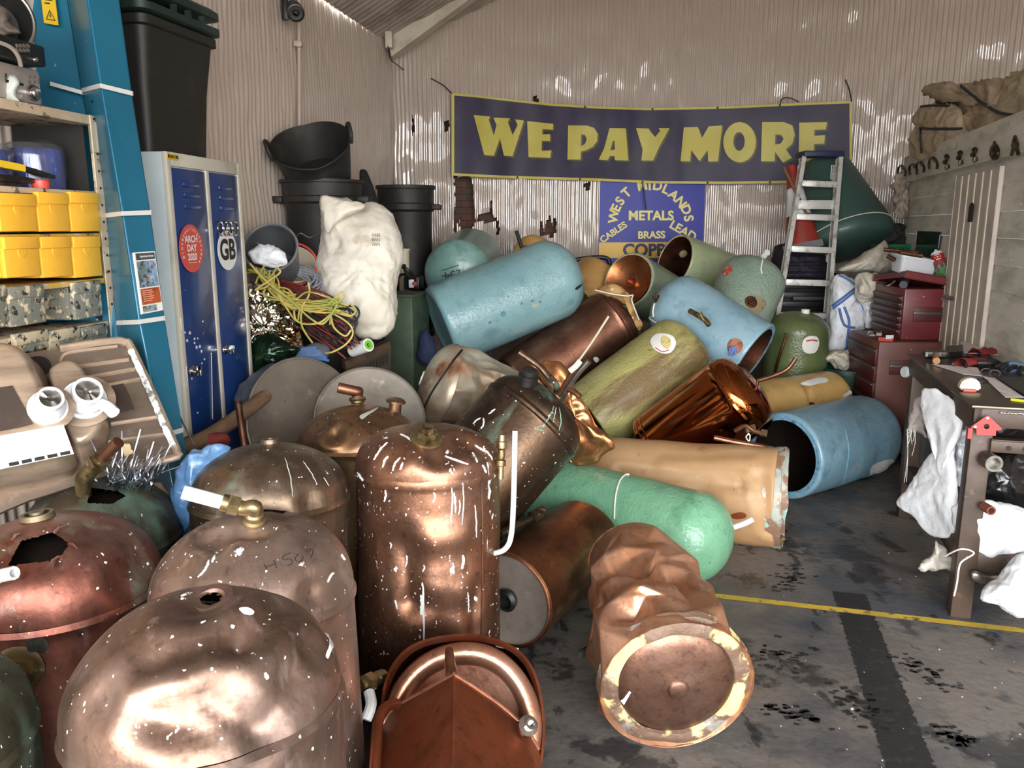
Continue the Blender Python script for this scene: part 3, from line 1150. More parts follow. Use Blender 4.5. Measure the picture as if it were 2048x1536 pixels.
        for nm, b, m in bms:
            b.normal_update()
            for v in b.verts:
                p = v.co.copy()
                dv = Vector()
                for h, h2, dr, R, dp, kd in ds:
                    ab = h2 - h
                    t = 0 if ab.length < 1e-6 else max(0, min(1, (p - h).dot(ab) / ab.length_squared))
                    w = p - (h + ab * t)
                    x = w.length / R
                    if x < 1:
                        if kd == 's':
                            dv += dr * dp * (1 - x * x) ** 2
                        elif kd == 'c':                      # sharp crease
                            dv += dr * dp * (1 - x) ** 1.4
                        elif kd == 'f':                      # flat facet
                            dv += dr * dp * min(1, (1 - x) * 2.2)
                    elif x < 1.5 and kd != 'f':
                        y = (x - 1) / .5
                        dv -= dr * dp * .12 * math.sin(math.pi * y)
                q = p * lump[1] + off
                v.co = p + dv + v.normal * lump[0] * noise.noise(q) * (1.5 if lump[0] else 0)
        s.bv = bvh()
        s.parts = {}
        for nm, b, m in bms:
            if holes:
                def near(f, g):
                    x, y = proj(f.calc_center_median())
                    return any(min(p[0] for p in P) - g < x < max(p[0] for p in P) + g and min(p[1] for p in P) - g < y < max(p[1] for p in P) + g for P in holes) and f.normal.dot(CAM - f.calc_center_median()) > 0
                for _ in range(2):
                    b.normal_update()
                    es = {e for f in b.faces if near(f, 6) for e in f.edges}
                    bmesh.ops.subdivide_edges(b, edges=list(es), cuts=1, use_grid_fill=True)
                b.normal_update()
                kill = [f for f in b.faces if any(inpoly(*proj(f.calc_center_median()), P) for P in holes)
                        and f.normal.dot(CAM - f.calc_center_median()) > 0]
                bmesh.ops.delete(b, geom=kill, context='FACES')
            s.parts[nm] = s.part(nm, b, m, ang=ang)
        if holes:                                            # added dark inner shell, stands in for deep shade behind a hole
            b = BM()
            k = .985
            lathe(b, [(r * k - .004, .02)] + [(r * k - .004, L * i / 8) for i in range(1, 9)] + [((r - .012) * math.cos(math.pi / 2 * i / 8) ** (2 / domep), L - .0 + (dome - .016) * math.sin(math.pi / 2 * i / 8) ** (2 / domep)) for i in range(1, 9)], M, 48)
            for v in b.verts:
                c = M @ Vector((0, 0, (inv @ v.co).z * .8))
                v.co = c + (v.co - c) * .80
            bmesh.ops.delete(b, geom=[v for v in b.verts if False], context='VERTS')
            s.part('hole_shade_shell', b, m_void)
    def at(s, px, py):
        h, n = hit(s.bv, px, py)
        if h is None:
            c = s.A.lerp(s.B, .5)
            h, n = s.bv.find_nearest(V(px, py, (c - CAM).dot(FWD)))[:2]
            if n.dot(ray(px, py)) > 0:
                n = -n
        return h, n
    def boss(s, px, py, r, h=.02, m=None, name='boss', hex_=True, hole=True, n=None, k=.55):
        P, nn = s.at(px, py)
        nn = Vector(n).normalized() if n else nn
        M = frame(P - nn * .004, nn)
        b = BM()
        pr = [(r * 1.25, 0), (r * 1.25, h * .25), (r * 1.05, h * .35)]
        lathe(b, pr + [(r * .9, h * .35), (0, h * .33)], M, 28)
        o = s.part(name, b, m or m_brass)
        b = BM()
        hr = r * k * 1.35
        lathe(b, [(hr, h * .3), (hr, h), (r * k * .9, h * 1.02), (r * k * .9, h * 1.5), (r * k * .62, h * 1.5)] + ([(r * k * .62, h * .6), (0, h * .6)] if hole else [(0, h * 1.5)]), M, 6 if hex_ else 20)
        s.part('nut', b, m or m_brass, under=o, smooth_on=not hex_)
        return P, nn
    def pipe(s, pts, r, m=None, name='pipe', seg=10, n=5, hollow=True, label=None):
        P, nn = s.at(pts[0][0], pts[0][1])
        d0 = (P - CAM).dot(FWD)
        q = [P - nn * .01] + [V(x, y, d0 + dd) for x, y, dd in pts[1:]]
        b = BM()
        Q = smooth(q, n)
        rg = tube(b, Q, r, seg, not hollow)
        if hollow:
            e = (Q[-1] - Q[-2]).normalized()
            c = Q[-1]
            inn = [b.verts.new(c + (v.co - c) * .7) for v in rg[-1]]
            dp = [b.verts.new(c + (v.co - c) * .7 - e * .03) for v in rg[-1]]
            for k in range(seg):
                k2 = (k + 1) % seg
                b.faces.new((rg[-1][k], rg[-1][k2], inn[k2], inn[k]))
                b.faces.new((inn[k], inn[k2], dp[k2], dp[k]))
            b.faces.new(dp)
        fixn(b)
        return s.part(name, b, m or m_pipe, label=label)
    def collar(s, P, d, r, h, m=None, name='collar', hex_=True):
        b = BM()
        lathe(b, [(0, -h / 2), (r, -h / 2), (r, h / 2), (0, h / 2)], frame(P, d), 6 if hex_ else 18)
        s.part(name, b, m or m_brass, smooth_on=not hex_)
    def patch(s, outline, m, name='label', lift=.0025, label=None, under=None):
        """thin sheet laid on the surface inside a pixel outline"""
        b = BM()
        cx = sum(p[0] for p in outline) / len(outline)
        cy = sum(p[1] for p in outline) / len(outline)
        ol = smooth([Vector((x, y, 0)) for x, y in outline], 3, True)
        K = 6
        rings = []
        for k in range(K + 1):
            ring = []
            for p in (ol if k else ol[:1]):
                x, y = cx + (p.x - cx) * k / K, cy + (p.y - cy) * k / K
                P, nn = s.at(x, y)
                ring.append(b.verts.new(P + nn * lift))
            rings.append(ring)
        for a, c in zip(rings, rings[1:]):
            for k in range(len(c)):
                k2 = (k + 1) % len(c)
                b.faces.new((a[0], c[k], c[k2]) if len(a) == 1 else (a[k], c[k], c[k2], a[k2]))
        return s.part(name, b, m, label=label, under=under)
    def line(s, pts, r, m, name='string', n=6, lift=.003):
        b = BM()
        q = []
        for p in smooth([Vector((x, y, 0)) for x, y in pts], n):
            P, nn = s.at(p.x, p.y)
            q.append(P + nn * lift)
        q = [p for i, p in enumerate(q) if i == 0 or (p - q[i - 1]).length > 1e-5]
        if len(q) < 2:
            return None
        tube(b, q, r, 6)
        return s.part(name, b, m)
    def write(s, txt, px, py, size, ang, m, name='marking', dx=None):
        """handwriting on the surface; size in pixels, ang in degrees in the picture plane"""
        b = BM()
        ca, sa = math.cos(math.radians(ang)), math.sin(math.radians(ang))
        def fn(x, y):
            P, nn = s.at(px + x * ca - y * -sa * -1, py - (x * sa + y * ca))
            return P + nn * .002
        text_bm(b, txt, size, fn)
        return s.part(name, b, m, smooth_on=False)
    def drip(s, pts, w, m, name='paint_run'):
        b = BM()
        q = []
        for p in smooth([Vector((x, y, 0)) for x, y in pts], 8):
            P, nn = s.at(p.x + 1.5 * noise.noise(Vector((p.x * .3, p.y * .3, 1))), p.y)
            q.append(P)
        q = [p for i, p in enumerate(q) if i == 0 or (p - q[i - 1]).length > 1e-5]
        if len(q) < 3:
            return None
        tube(b, q, w, 6, rr=[w * .8 * (.25 + .75 * math.sin(math.pi * (i + .5) / len(q)) ** .5 + .5 * noise.noise(Vector((i * .6, pts[0][0], pts[0][1])))) for i in range(len(q))])
        return s.part(name, b, m)

def crease(p, sc, sd=0.0):
    # folded-sheet relief: flat cells meeting in sharp ridges, about -.5 to .5
    q = p * sc + Vector((sd, sd * .7, sd * 1.9))
    q = q + Vector((noise.noise(q * .8), noise.noise(q * .8 + Vector((9, 0, 0))), 0)) * .5
    d = noise.voronoi(q)[0]
    return min(d[1] - d[0], 1.0) - .4
def facets(n, ph, amt):
    def fn(x, y):
        r, th = math.hypot(x, y), math.atan2(y, x) + ph
        w = 2 * math.pi / n
        k = math.cos(w / 2) / math.cos((th % w) - w / 2)
        k = 1 + (k / (.5 + .5 * math.cos(w / 2)) - 1) * amt
        return x * k, y * k
    return fn
def folded(th, u, NT, NZ, sd):
    # piecewise flat relief over a coarse triangle net wrapped round the tank, -1 to 1
    a = (th / (2 * math.pi) % 1) * NT
    b = max(0, min(.9999, u)) * NZ
    i, j = int(a), int(b)
    fx, fy = a - i, b - j
    def h(i, j):
        return math.sin((i % NT) * 12.9898 + j * 78.233 + sd * 37.7) * 43758.5453 % 2 - 1
    if (i + j) % 2:
        if fx + fy < 1:
            return h(i, j) * (1 - fx - fy) + h(i + 1, j) * fx + h(i, j + 1) * fy
        return h(i + 1, j + 1) * (fx + fy - 1) + h(i, j + 1) * (1 - fx) + h(i + 1, j) * (1 - fy)
    if fx > fy:
        return h(i, j) * (1 - fx) + h(i + 1, j) * (fx - fy) + h(i + 1, j + 1) * fy
    return h(i, j) * (1 - fy) + h(i, j + 1) * (fy - fx) + h(i + 1, j + 1) * fx
Thing.collar = Tank.collar
def T_(*a, **k):
    return Tank('water_tank', *a, **k)

# ---- standing copper cylinders in the foreground
def stand(px, py, d, lean=(0, 0)):
    # standing tank whose top seam is centred on the picture point; lean = sideways offset per metre of height
    B = V(px, py, d)
    return Vector((B.x - lean[0] * B.z, B.y - lean[1] * B.z, 0)), B

mc = copper('tarnished_copper', '#947361', '#4f3b30', .36, splat=.6, seed=1, pat=.5, haze=.3, bump=.10)
A, B = stand(416, 1398, 1.40, (-.05, .10))
t = T_('standing copper tank with a dented dome and torn crown hole, nearest the camera', A, B, .228, mc, dome=.185, domep=2.05, seed=2, lump=(.005, 5),
       dents=[(400, 1200, .07, .020), (300, 1315, 480, 1270, .05, .022, 'c'), (480, 1270, 585, 1215, .045, .020, 'c'), (420, 1400, 520, 1470, .05, .030, 'c'), (300, 1440, 400, 1475, .05, .024, 'c'), (350, 1420, .06, .012), (600, 1345, 560, 1430, .06, .022, 'c'), (625, 1290, .05, .02), (200, 1400, .05, .014), (520, 1250, .06, .010)],
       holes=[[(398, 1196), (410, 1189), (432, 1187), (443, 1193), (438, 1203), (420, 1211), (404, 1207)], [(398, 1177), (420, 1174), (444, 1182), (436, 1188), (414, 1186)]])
P, n = t.at(420, 1200)
b = BM()
M = frame(P + n * .002, n)
lathe(b, [(.021, -.003), (.026, .0015), (.040, .001), (.046, -.004)], M @ Matrix.Diagonal((1, 1.0, 1, 1)), 32)
t.part('boss_ring', b, copper('worn_boss', '#b98a78', '#6d5a66', .3, seed=4, haze=.4))
t.patch([(655, 1262), (668, 1256), (672, 1248), (678, 1250), (674, 1264), (672, 1285), (662, 1300), (655, 1318), (650, 1312), (657, 1290)], m_wpipe, 'paint_blob', .002)
t.patch([(477, 1218), (495, 1216), (507, 1224), (502, 1231), (486, 1228)], m_wpipe, 'paint_blob', .002)

mc3 = copper('pale_copper', '#a98c7a', '#6b5042', .35, splat=.6, seed=3, pat=.3, haze=.4, bump=.10)
A, B = stand(510, 1182, 1.84, (-.03, .06))
t = T_('standing copper tank marked H 507, with a brass elbow and white pipe on its dome', A, B, .226, mc3, dome=.175, domep=2.2, seed=5, lump=(.004, 5),
       dents=[(520, 1055, 420, 1070, .05, .026), (560, 1030, .06, .02, 'c'), (640, 1180, 690, 1150, .05, .016), (620, 1200, .06, .012), (430, 1090, .04, .018)],
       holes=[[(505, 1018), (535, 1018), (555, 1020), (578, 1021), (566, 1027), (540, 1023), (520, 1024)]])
P, n = t.at(508, 1040)
d0 = (P - CAM).dot(FWD)
b = BM()
lathe(b, [(.026, -.004), (.028, .006), (.022, .010), (.022, .022), (.017, .026), (.017, .036)], frame(P, n), 24)
elb = t.part('brass_elbow', b, m_brass)
b = BM()
q0 = P + n * .03
q1 = V(487, 1017, d0 - .02)
tube(b, smooth([q0, q0 + n * .012, q1, V(470, 1010, d0 - .02)], 6), .017, 14)
t.part('elbow_bend', b, m_brass, under=elb)
qa, qb = V(468, 1011, d0 - .02), V(366, 984, d0 - .05)
dd = (qb - qa).normalized()
t.collar(qa, dd, .024, .022, name='brass_nut')
t.collar(qa + dd * .02, dd, .020, .014, name='compression_ring', hex_=False)
b = BM()
tube(b, [qa + dd * .015, qb], .0155, 16)
t.part('white_pipe', b, m_wpipe, label='white painted pipe stub')
for st in ([(528, 1128), (534, 1140)], [(531, 1134), (550, 1128)], [(547, 1120), (553, 1136)], [(582, 1106), (566, 1113), (568, 1120), (580, 1118), (584, 1126), (574, 1132)], [(596, 1108), (590, 1118), (598, 1124), (606, 1114), (598, 1107)], [(612, 1104), (626, 1098), (622, 1116)]):
    t.line(st, .0011, m_marker, 'marking', 4, .0)
for p in ([(395, 1155), (410, 1140), (418, 1120)], [(425, 1125), (430, 1110)], [(682, 1108), (690, 1120)], [(655, 1165), (662, 1150), (668, 1146)]):
    t.drip(p, .004, m_wpipe)

mc1 = copper('splashed_copper', '#a06e51', '#5a3b2d', .33, splat=1.0, seed=6, pat=.3, haze=.1, bump=.10)
A, B = stand(856, 930, 2.54, (0, .07))
t = T_('tall standing copper tank splashed with white paint, brass socket on its dome', A, B, .2265, mc1, dome=.125, domep=2.4, seed=7, lump=(.004, 5),
       dents=[(930, 880, 880, 905, .07, .030), (960, 900, .06, .022), (780, 920, .05, .01), (808, 1095, 816, 1205, .075, .022, 'c'), (830, 1210, 935, 1222, .055, .014, 'c'), (835, 1082, 930, 1070, .06, -.010), (880, 1290, .09, .012), (955, 1180, 950, 1260, .05, .012, 'c')])
P, n = t.boss(853, 876, .040, .030, m_brass)
for pts in ([(765, 935), (770, 920), (776, 912)], [(785, 942), (790, 928), (800, 915)], [(800, 940), (806, 925)], [(748, 920), (760, 900), (775, 885)], [(800, 868), (815, 875), (823, 882)], [(950, 890), (962, 898), (975, 905), (985, 920)], [(890, 912), (910, 920), (935, 928)], [(945, 905), (950, 915), (955, 925)], [(715, 945), (722, 955), (726, 962)], [(965, 930), (972, 945)]):
    t.drip(pts, .005, m_wpipe)
for x, y0, h, w in ((770, 980, 24, .004), (868, 985, 20, .004), (903, 975, 70, .0035), (908, 985, 40, .004), (918, 1000, 30, .003), (925, 965, 85, .0025), (950, 1010, 65, .003), (845, 1165, 140, .0045), (842, 1190, 40, .007), (925, 1110, 28, .006), (905, 1125, 20, .003), (935, 1185, 40, .003), (790, 1200, 18, .004), (812, 1110, 24, .003), (780, 1085, 12, .003), (847, 1130, 14, .003)):
    t.drip([(x, y0), (x + 2, y0 + h * .4), (x + 1 + (x % 7) - 3, y0 + h)], w, m_wpipe)
t.line([(962, 960), (964, 1100), (962, 1300)], .002, mc1, 'weld_seam')

mc4 = copper('ruddy_copper', '#9a5b4a', '#4d3128', .36, splat=.35, verd=.5, seed=8, pat=.4, haze=.25)
A, B = stand(112, 1170, 1.86, (0, .0))
t = T_('standing reddish copper tank with a black cut-out in its dome, second nearest the camera', A, B, .229, mc4, dome=.165, domep=2.1, seed=9, lump=(.006, 4),
       dents=[(285, 1120, 250, 1150, .06, .020), (200, 1060, .08, .010), (60, 1100, .08, .01)],
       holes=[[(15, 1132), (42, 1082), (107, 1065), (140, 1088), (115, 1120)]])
b = BM()
P, n = t.at(76, 1036)
lathe(b, [(.036, 0), (.034, .012), (.026, .012), (.026, .002), (.016, .001), (.016, .016), (.008, .016), (0, .012)], frame(P, n), 28)
t.part('boss', b, copper('green_boss', '#8a7a5c', '#5d6a58', .5, verd=.8, seed=3))
t.boss(38, 1338, .040, .022, m_brass)
P, n = t.at(76, 1290)
b = BM()
lathe(b, [(.020, -.002), (.020, .004), (0, .005)], frame(P, n), 20)
t.part('solder_spot', b, m_steel)
t.pipe([(-60, 1160, 0), (-20, 1156, -.05), (28, 1146, -.08)], .0135, m_wpipe, 'white_pipe')
for a, c in (((105, 1122), (130, 1118)), ((138, 1088), (155, 1106)), ((25, 1080), (45, 1074)), ((112, 1123), (106, 1145)), ((108, 1066), (130, 1060))):
    P1, n1 = t.at(*a)
    P2 = t.at(*c)[0] + t.at(*c)[1] * .012
    b = BM()
    tube(b, [P1, P1.lerp(P2, .5) + n1 * .006, P2], .0025, 6, rr=[.004, .003, .0008])
    t.part('torn_edge', b, mc4)

mc5 = copper('green_brown_copper', '#6f6353', '#3c3a30', .42, splat=.15, verd=.9, seed=10, pat=.5)
A, B = stand(205, 1068, 2.30, (0, .02))
t = T_('dull brown-green copper tank with a square black hole, just below the upturned sink', A, B, .211, mc5, dome=.165, domep=2.1, seed=11,
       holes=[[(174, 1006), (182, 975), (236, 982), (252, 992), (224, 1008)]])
P, n = t.at(166, 985)
d0 = (P - CAM).dot(FWD)
b = BM()
tube(b, smooth([P - n * .01, V(166, 958, d0 - .02), V(178, 945, d0 - .03), V(192, 930, d0 - .04)], 6), .020, 14)
el = t.part('brass_elbow', b, m_brass)
q0, q1 = V(195, 926, d0 - .04), V(237, 884, d0 - .07)
dd = (q1 - q0).normalized()
t.collar(q0, dd, .028, .02)
t.collar(q0 + dd * .02, dd, .024, .012, hex_=False)
b = BM()
tube(b, [q0 + dd * .02, q1], .016, 14)
t.part('pipe_stub', b, m_pipe)

mc6 = copper('olive_brown_copper', '#86705a', '#4a3d30', .30, splat=.25, verd=.5, seed=12, pat=.35, haze=.25)
A, B = stand(541, 990, 2.38, (.0, .07))
t = T_('standing olive-brown copper tank with a smooth domed top, beside the blue plastic bag', A, B, .227, mc6, dome=.155, domep=2.1, seed=13, lump=(.002, 4),
       dents=[(660, 985, 700, 960, .04, .010), (620, 1000, .05, .012)])
b = BM()
P, n = t.at(540, 886)
lathe(b, [(.026, -.002), (.026, .012), (.016, .012), (.016, .003), (0, .003)], frame(P, n), 24)
t.part('boss', b, mc6)
for pts in ([(570, 915), (580, 950), (586, 995)], [(606, 922), (622, 945), (634, 968)], [(648, 955), (658, 972)]):
    t.drip(pts, .002, mat('pale_limescale', '#b3b3ab', .6))

mc7 = copper('bronze_copper', '#a47a55', '#5e432e', .30, splat=.1, verd=.25, seed=14, pat=.3)
A, B = stand(716, 880, 3.07, (0, .06))
t = T_('copper tank with a flattened dome, bent copper pipe and small round filler cap on top', A, B, .226, mc7, dome=.135, domep=1.9, seed=15, lump=(.004, 4),
       dents=[(665, 865, .05, .030, 'c'), (640, 850, .06, .02), (690, 880, .07, .010), (780, 850, .05, .012)])
P, n = t.at(712, 800)
d0 = (P - CAM).dot(FWD)
b = BM()
tube(b, smooth([P - n * .01, V(716, 785, d0), V(712, 783, d0 - .01), V(676, 775, d0 - .03)], 5), .021, 14)
t.part('bent_pipe', b, m_pipe)
b = BM()
lathe(b, [(.032, -.004), (.034, .006), (.026, .012), (.024, .02)], frame(V(715, 797, d0 - .0), n), 20)
t.part('collar', b, m_brass)
P, n = t.at(790, 820)
b = BM()
lathe(b, [(.026, -.02), (.024, .03), (.038, .034), (.038, .042), (.03, .048), (0, .05)], frame(P, Vector((.15, 0, 1))), 24)
t.part('filler_cap', b, mc7)
P, n = t.at(733, 828)
t.patch([(720, 832), (742, 822), (756, 815), (752, 821), (735, 832), (724, 840)], mat('pale_limescale', '#b3b3ab', .6), 'lime_mark')

mc8 = copper('dark_green_copper', '#5f5f4c', '#31352c', .42, splat=.3, verd=1, seed=16, pat=.5)
A, B = stand(-262, 1500, 1.25)
T_('dark greenish copper tank cut off by the edge of the photograph', A, B, .226, mc8, dome=.135, seed=17)

# ---- flattened copper tank at the bottom of the picture
mc9 = copper('red_copper', '#a0502e', '#5d2c1c', .36, splat=0, seed=18, pat=.25, bump=.10)
n9 = Vector((.05, -.80, .60)).normalized()
C9 = V(925, 1452, 2.0)
t = Thing('water_tank', 'crushed bright copper tank at the foot of the picture, folded body pointing at the camera', 'tank', Vector((C9.x, C9.y, 0)), 'old hot water tanks')
M9 = frame(C9, n9, Vector((1, 0, 0)))
def sup(x, y, p=3.4):
    r = math.hypot(x, y) + 1e-9
    a = math.atan2(y, x)
    k = (abs(math.cos(a)) ** p + abs(math.sin(a)) ** p) ** (-1 / p)
    return k
b = BM()
lathe(b, [(.0, -.30), (.16, -.30), (.212, -.26), (.216, -.16), (.208, -.15), (.214, -.13), (.207, -.11), (.213, -.09), (.210, -.02), (.214, .0), (.207, .004), (.200, -.02)], M9, 120)
for v in b.verts:
    q = M9.inverted() @ v.co
    k = 1 + (sup(q.x, q.y) - 1) * .55
    q = Vector((q.x * k, q.y * k * 1.02, q.z + .014 * noise.noise(q * 6)))
    q += Vector((noise.noise(q * 7), noise.noise(q * 7 + Vector((4, 4, 4))), 0)) * .012
    v.co = M9 @ q
    v.co.z = max(v.co.z, .004)
t.part('torn_skirt', b, mc9, ang=50)
b = BM()
pr = [(.202, -.03)] + [(.176 + .026 * math.cos(a), -.012 + .026 * math.sin(a)) for a in [math.pi * i / 12 for i in range(13)]] + [(.148, -.035), (.10, -.055), (0, -.06)]
lathe(b, pr, M9, 120)
for v in b.verts:
    q = M9.inverted() @ v.co
    v.co += Vector((0, 0, 1)) * .008 * noise.noise(q * 6)
    v.co.z = max(v.co.z, .004)
t.part('domed_end', b, copper('clean_copper', '#cf9272', '#7d4a33', .22, seed=20, pat=.05, haze=.2))
# folded body sheet: a tent-shaped shell running towards the camera
ro = smooth([V(x, y, d) for x, y, d in ((748, 1490, 1.90), (768, 1445, 1.93), (792, 1414, 1.93), (845, 1383, 1.91), (903, 1351, 1.88), (912, 1351, 1.88), (965, 1385, 1.89), (1015, 1422, 1.90), (1055, 1462, 1.89), (1078, 1500, 1.87))], 6)
D = Vector((.02, -.36, -.055))
b = BM()
R = []
for i in range(15):
    u = i / 14
    row = []
    for k, p in enumerate(ro):
        s_ = k / (len(ro) - 1)
        q = p + D * u + Vector(((s_ - .5) * .05 * u, 0, -.02 * u * math.sin(math.pi * s_ * 2) ** 2))
        q += Vector((0, 0, 1)) * .010 * noise.noise(Vector((s_ * 5, u * 3, 2))) * math.sin(math.pi * u)
        row.append(b.verts.new(q))
    for p, w in ((ro[-1], 1.0), (ro[0], 0.0)):
        q = p + D * u
        row.append(b.verts.new(Vector((q.x + (w - .5) * .05 * u, q.y, .01))))
    R.append(row)
for r0, r1 in zip(R, R[1:]):
    for k in range(len(r0)):
        k2 = (k + 1) % len(r0)
        b.faces.new((r0[k], r0[k2], r1[k2], r1[k]))
b.faces.new(R[0])
b.faces.new(R[-1][::-1])
fixn(b)
t.part('folded_body', b, mc9, ang=28)
b = BM()
tube(b, ro, .0045, 8)
t.part('sheet_edge', b, copper('clean_copper'))
b = BM()
tube(b, [V(898, 1300, 1.98), V(900, 1328, 1.93), V(904, 1354, 1.89)], .012, 10, rr=[.010, .014, .016])
t.part('pipe_stub', b, m_pipe)
b = BM()
tube(b, smooth([V(795, 1408, 1.90), V(772, 1414, 1.86), V(757, 1440, 1.82), V(752, 1500, 1.74), V(746, 1590, 1.66)], 6), .0125, 12)
t.part('bent_pipe', b, mc9)
b = BM()
lathe(b, [(.024, -.012), (.024, .003), (.013, .005), (.013, .020), (.008, .020), (.008, .006), (0, .006)], frame(V(1056, 1452, 1.85), Vector((.35, -.6, .7))), 18)
t.part('steel_nut', b, m_chrome)
b = BM()
tube(b, smooth([V(993, 1292, 2.16), V(1015, 1296, 2.12), V(1036, 1298, 2.10)], 5), .003, 8)
t.part('white_wire', b, m_string)

# ---- lying copper cylinder with a grey end disc
mcl = copper('brown_orange_copper', '#a5623a', '#4e3122', .32, splat=0, verd=.45, seed=21, pat=.45)
A = G(1013, 1200, .185)
B = G(1152, 1090, .185)
B = A + (B - A).normalized() * .66
t = T_('long copper tank lying on the floor with a flat grey end, behind the paint-splashed tank', A, B, .185, mcl, mbase=copper('grey_copper_end', '#b3a090', '#7d6e60', .36, seed=22, grey=.8, metal=.5), top='flat', seed=23, lump=(.003, 5),
       dents=[(1090, 1130, .08, .012), (1140, 1180, 1180, 1120, .05, .008)])
b = BM()
lathe(b, [(.040, .0), (.044, -.02), (.030, -.03), (.026, -.01), (0, -.008)], frame(A + t.z * .012, t.z), 28)
t.part('black_boss', b, m_black)
b = BM()
lathe(b, [(.186, -.002), (.190, .003), (.186, .010)], frame(A, t.z), 80)
t.part('end_seam', b, mcl)

# ---- crushed copper tank in front, disc facing the camera
mcx = copper('crumpled_copper', '#d9976c', '#96603f', .25, splat=0, seed=24, pat=.1, haze=.3, bump=.12, metal=.75)
A = V(1350, 1362, 2.36)
B = V(1262, 1118, 3.0)
def sq11(x, y, z):
    L = (B - A).length
    u = max(0, min(1, z / L))
    r = math.hypot(x, y) + 1e-6
    f = 1 - .26 * max(0, (u - .35) / .65) ** 1.2
    top = .5 + .5 * max(-1, min(1, x / .15))
    sag = .05 * top * math.exp(-((u - .45) / .25) ** 2)
    k = (r - sag) / r * (1 + .07 * math.sin(math.pi * min(1, .22 + u * 1.3))) if r > .06 else 1
    if r > .2 and u < .10:
        z -= .035 * (.5 + .5 * top) * (1 - u / .10)
    return (x * k * (1 - .40 * max(0, u - .25)), y * k * f, z)
t = T_('crumpled copper tank on the floor in front, round brown end disc facing the camera', A, B, .232, mcx, base='flat', top='flat', seed=25, lump=(.002, 6), sq=sq11, ang=40, nth=96, coarse=(18, 8, 11, .050, .035, 4),
       dents=[(1270, 1160, 1400, 1150, .06, .022, 'c'), (1240, 1230, 1420, 1235, .045, .02, 'c')])
M = frame(A + t.z * .004, -t.z) @ Matrix.Scale(.92, 4)
b = BM()
lathe(b, [(.184, .012), (.190, .024), (.200, .026), (.225, .022), (.246, .008), (.252, -.01)], M, 96)
for v in b.verts:
    v.co += -t.z * .012 * noise.noise(v.co * 16) + Vector((0, 0, .010 * noise.noise(v.co * 9)))
t.part('foam_ring', b, mat('cut_foam_rim', '#6f5848', .6, .3, [dict(col='#c2b27c', scale=4.2, lo=.47, hi=.50, metal=0, rough=.9), dict(col='#9c6a50', scale=6, lo=.62, hi=.66), dict(col='#8f8f88', scale=9, lo=.56, hi=.62, amt=.8), dict(col='#8a4a55', scale=11, lo=.64, hi=.68), dict(col='#7fa7b0', scale=8, lo=.68, hi=.71)], bump=(40, .6)), label='pale yellow foam rim with torn copper edges')
b = BM()
lathe(b, [(0, .050), (.028, .050), (.032, .045), (.036, .044), (.09, .040), (.15, .030), (.180, .022), (.192, .010)], M, 96)
dsc = t.part('end_disc', b, copper('brown_disc_copper', '#8d6450', '#4b3026', .33, seed=26, pat=.35, splat=0), label='round brown copper end disc')
b = BM()
lathe(b, [(0, .054), (.024, .054), (.031, .050), (.036, .043)], M, 36)
t.part('centre_knob', b, copper('brown_disc_copper'), under=dsc)
b = BM()
p0 = M @ Vector((-.02, 0, .048))
for i in range(1):
    plate(b, [V(1241, 1402, 2.262), V(1247, 1398, 2.262), V(1259, 1382, 2.262), V(1262, 1385, 2.262), V(1248, 1410, 2.262)], Vector((0, .004, -.002)))
fixn(b)
t.part('paper_tag', b, m_paper, under=dsc, smooth_on=False)

# ---- green tank on the floor
mg = foam('mint_green_foam', '#63ab7c', '#4d9268', seed=30, bump=.2)
A, B = V(1095, 985, 4.0), V(1385, 1080, 3.53)
A.z, B.z = .215, .205
t = T_('mint green insulated tank lying on the floor with a white cord round it', A, B, .203, mg, dome=.17, domep=2.05, seam=False, seed=31, lump=(.003, 5), thick=.03, base='flat')
t.line([(1229, 1038), (1230, 1010), (1233, 985), (1240, 962), (1250, 951), (1258, 950)], .004, m_string, 'white_cord')
t.pipe([(1474, 1060, 0), (1486, 1048, -.02), (1506, 1038, -.03)], .013, m_wpipe, 'white_pipe')
P, n = t.at(1472, 1100)
b = BM()
lathe(b, [(.018, -.01), (.018, .008), (.010, .010), (.010, .02), (0, .02)], frame(P, n), 14)
t.part('brass_plug', b, m_brass)

# ---- beige crushed tank
mbz = mat('beige_lacquer', '#ad8a64', .55, 0, [dict(col='#a2794f', scale=2, lo=.4, hi=.7), dict(col='#8a4f33', scale=7, lo=.60, hi=.70, amt=.7, rough=.6), dict(col='#c9b79b', scale=3.2, lo=.62, hi=.72, amt=.7), dict(col='#4a3020', scale=34, lo=.70, hi=.74)], bump=(12, .25))
mbz_end = mat('verdigris_skirt', '#a9ada3', .5, .2, [dict(col='#8a6a55', scale=9, lo=.5, hi=.58), dict(col='#8fc0b4', scale=12, lo=.58, hi=.62), dict(col='#b97850', scale=16, lo=.62, hi=.66, metal=1)], bump=(16, .2))
def sq13(x, y, z):
    return (x * .80 + (.02 * math.sin(z * 9)), y * 1.03, z)
A, B = V(1190, 985, 4.32), V(1555, 1003, 3.93)
A.z, B.z = .20, .24
t = T_('flattened beige tank lying behind the mint green one', A, B, .235, mbz, seed=33, lump=(.007, 4), sq=sq13, top='flat', base='flat',
       dents=[(1240, 945, 1480, 970, .05, .028, 'c'), (1400, 1000, .10, .02), (1520, 960, 1540, 1060, .06, .02), (1330, 930, 1500, 925, .06, -.012)])
b = BM()
M = frame(B, t.z)
rr = []
lathe(b, [(.236, -.06), (.240, -.04), (.236, -.02), (.242, 0), (.243, .03), (.238, .032), (.236, .0), (.228, -.02), (.1, -.05), (0, -.05)], M, 72)
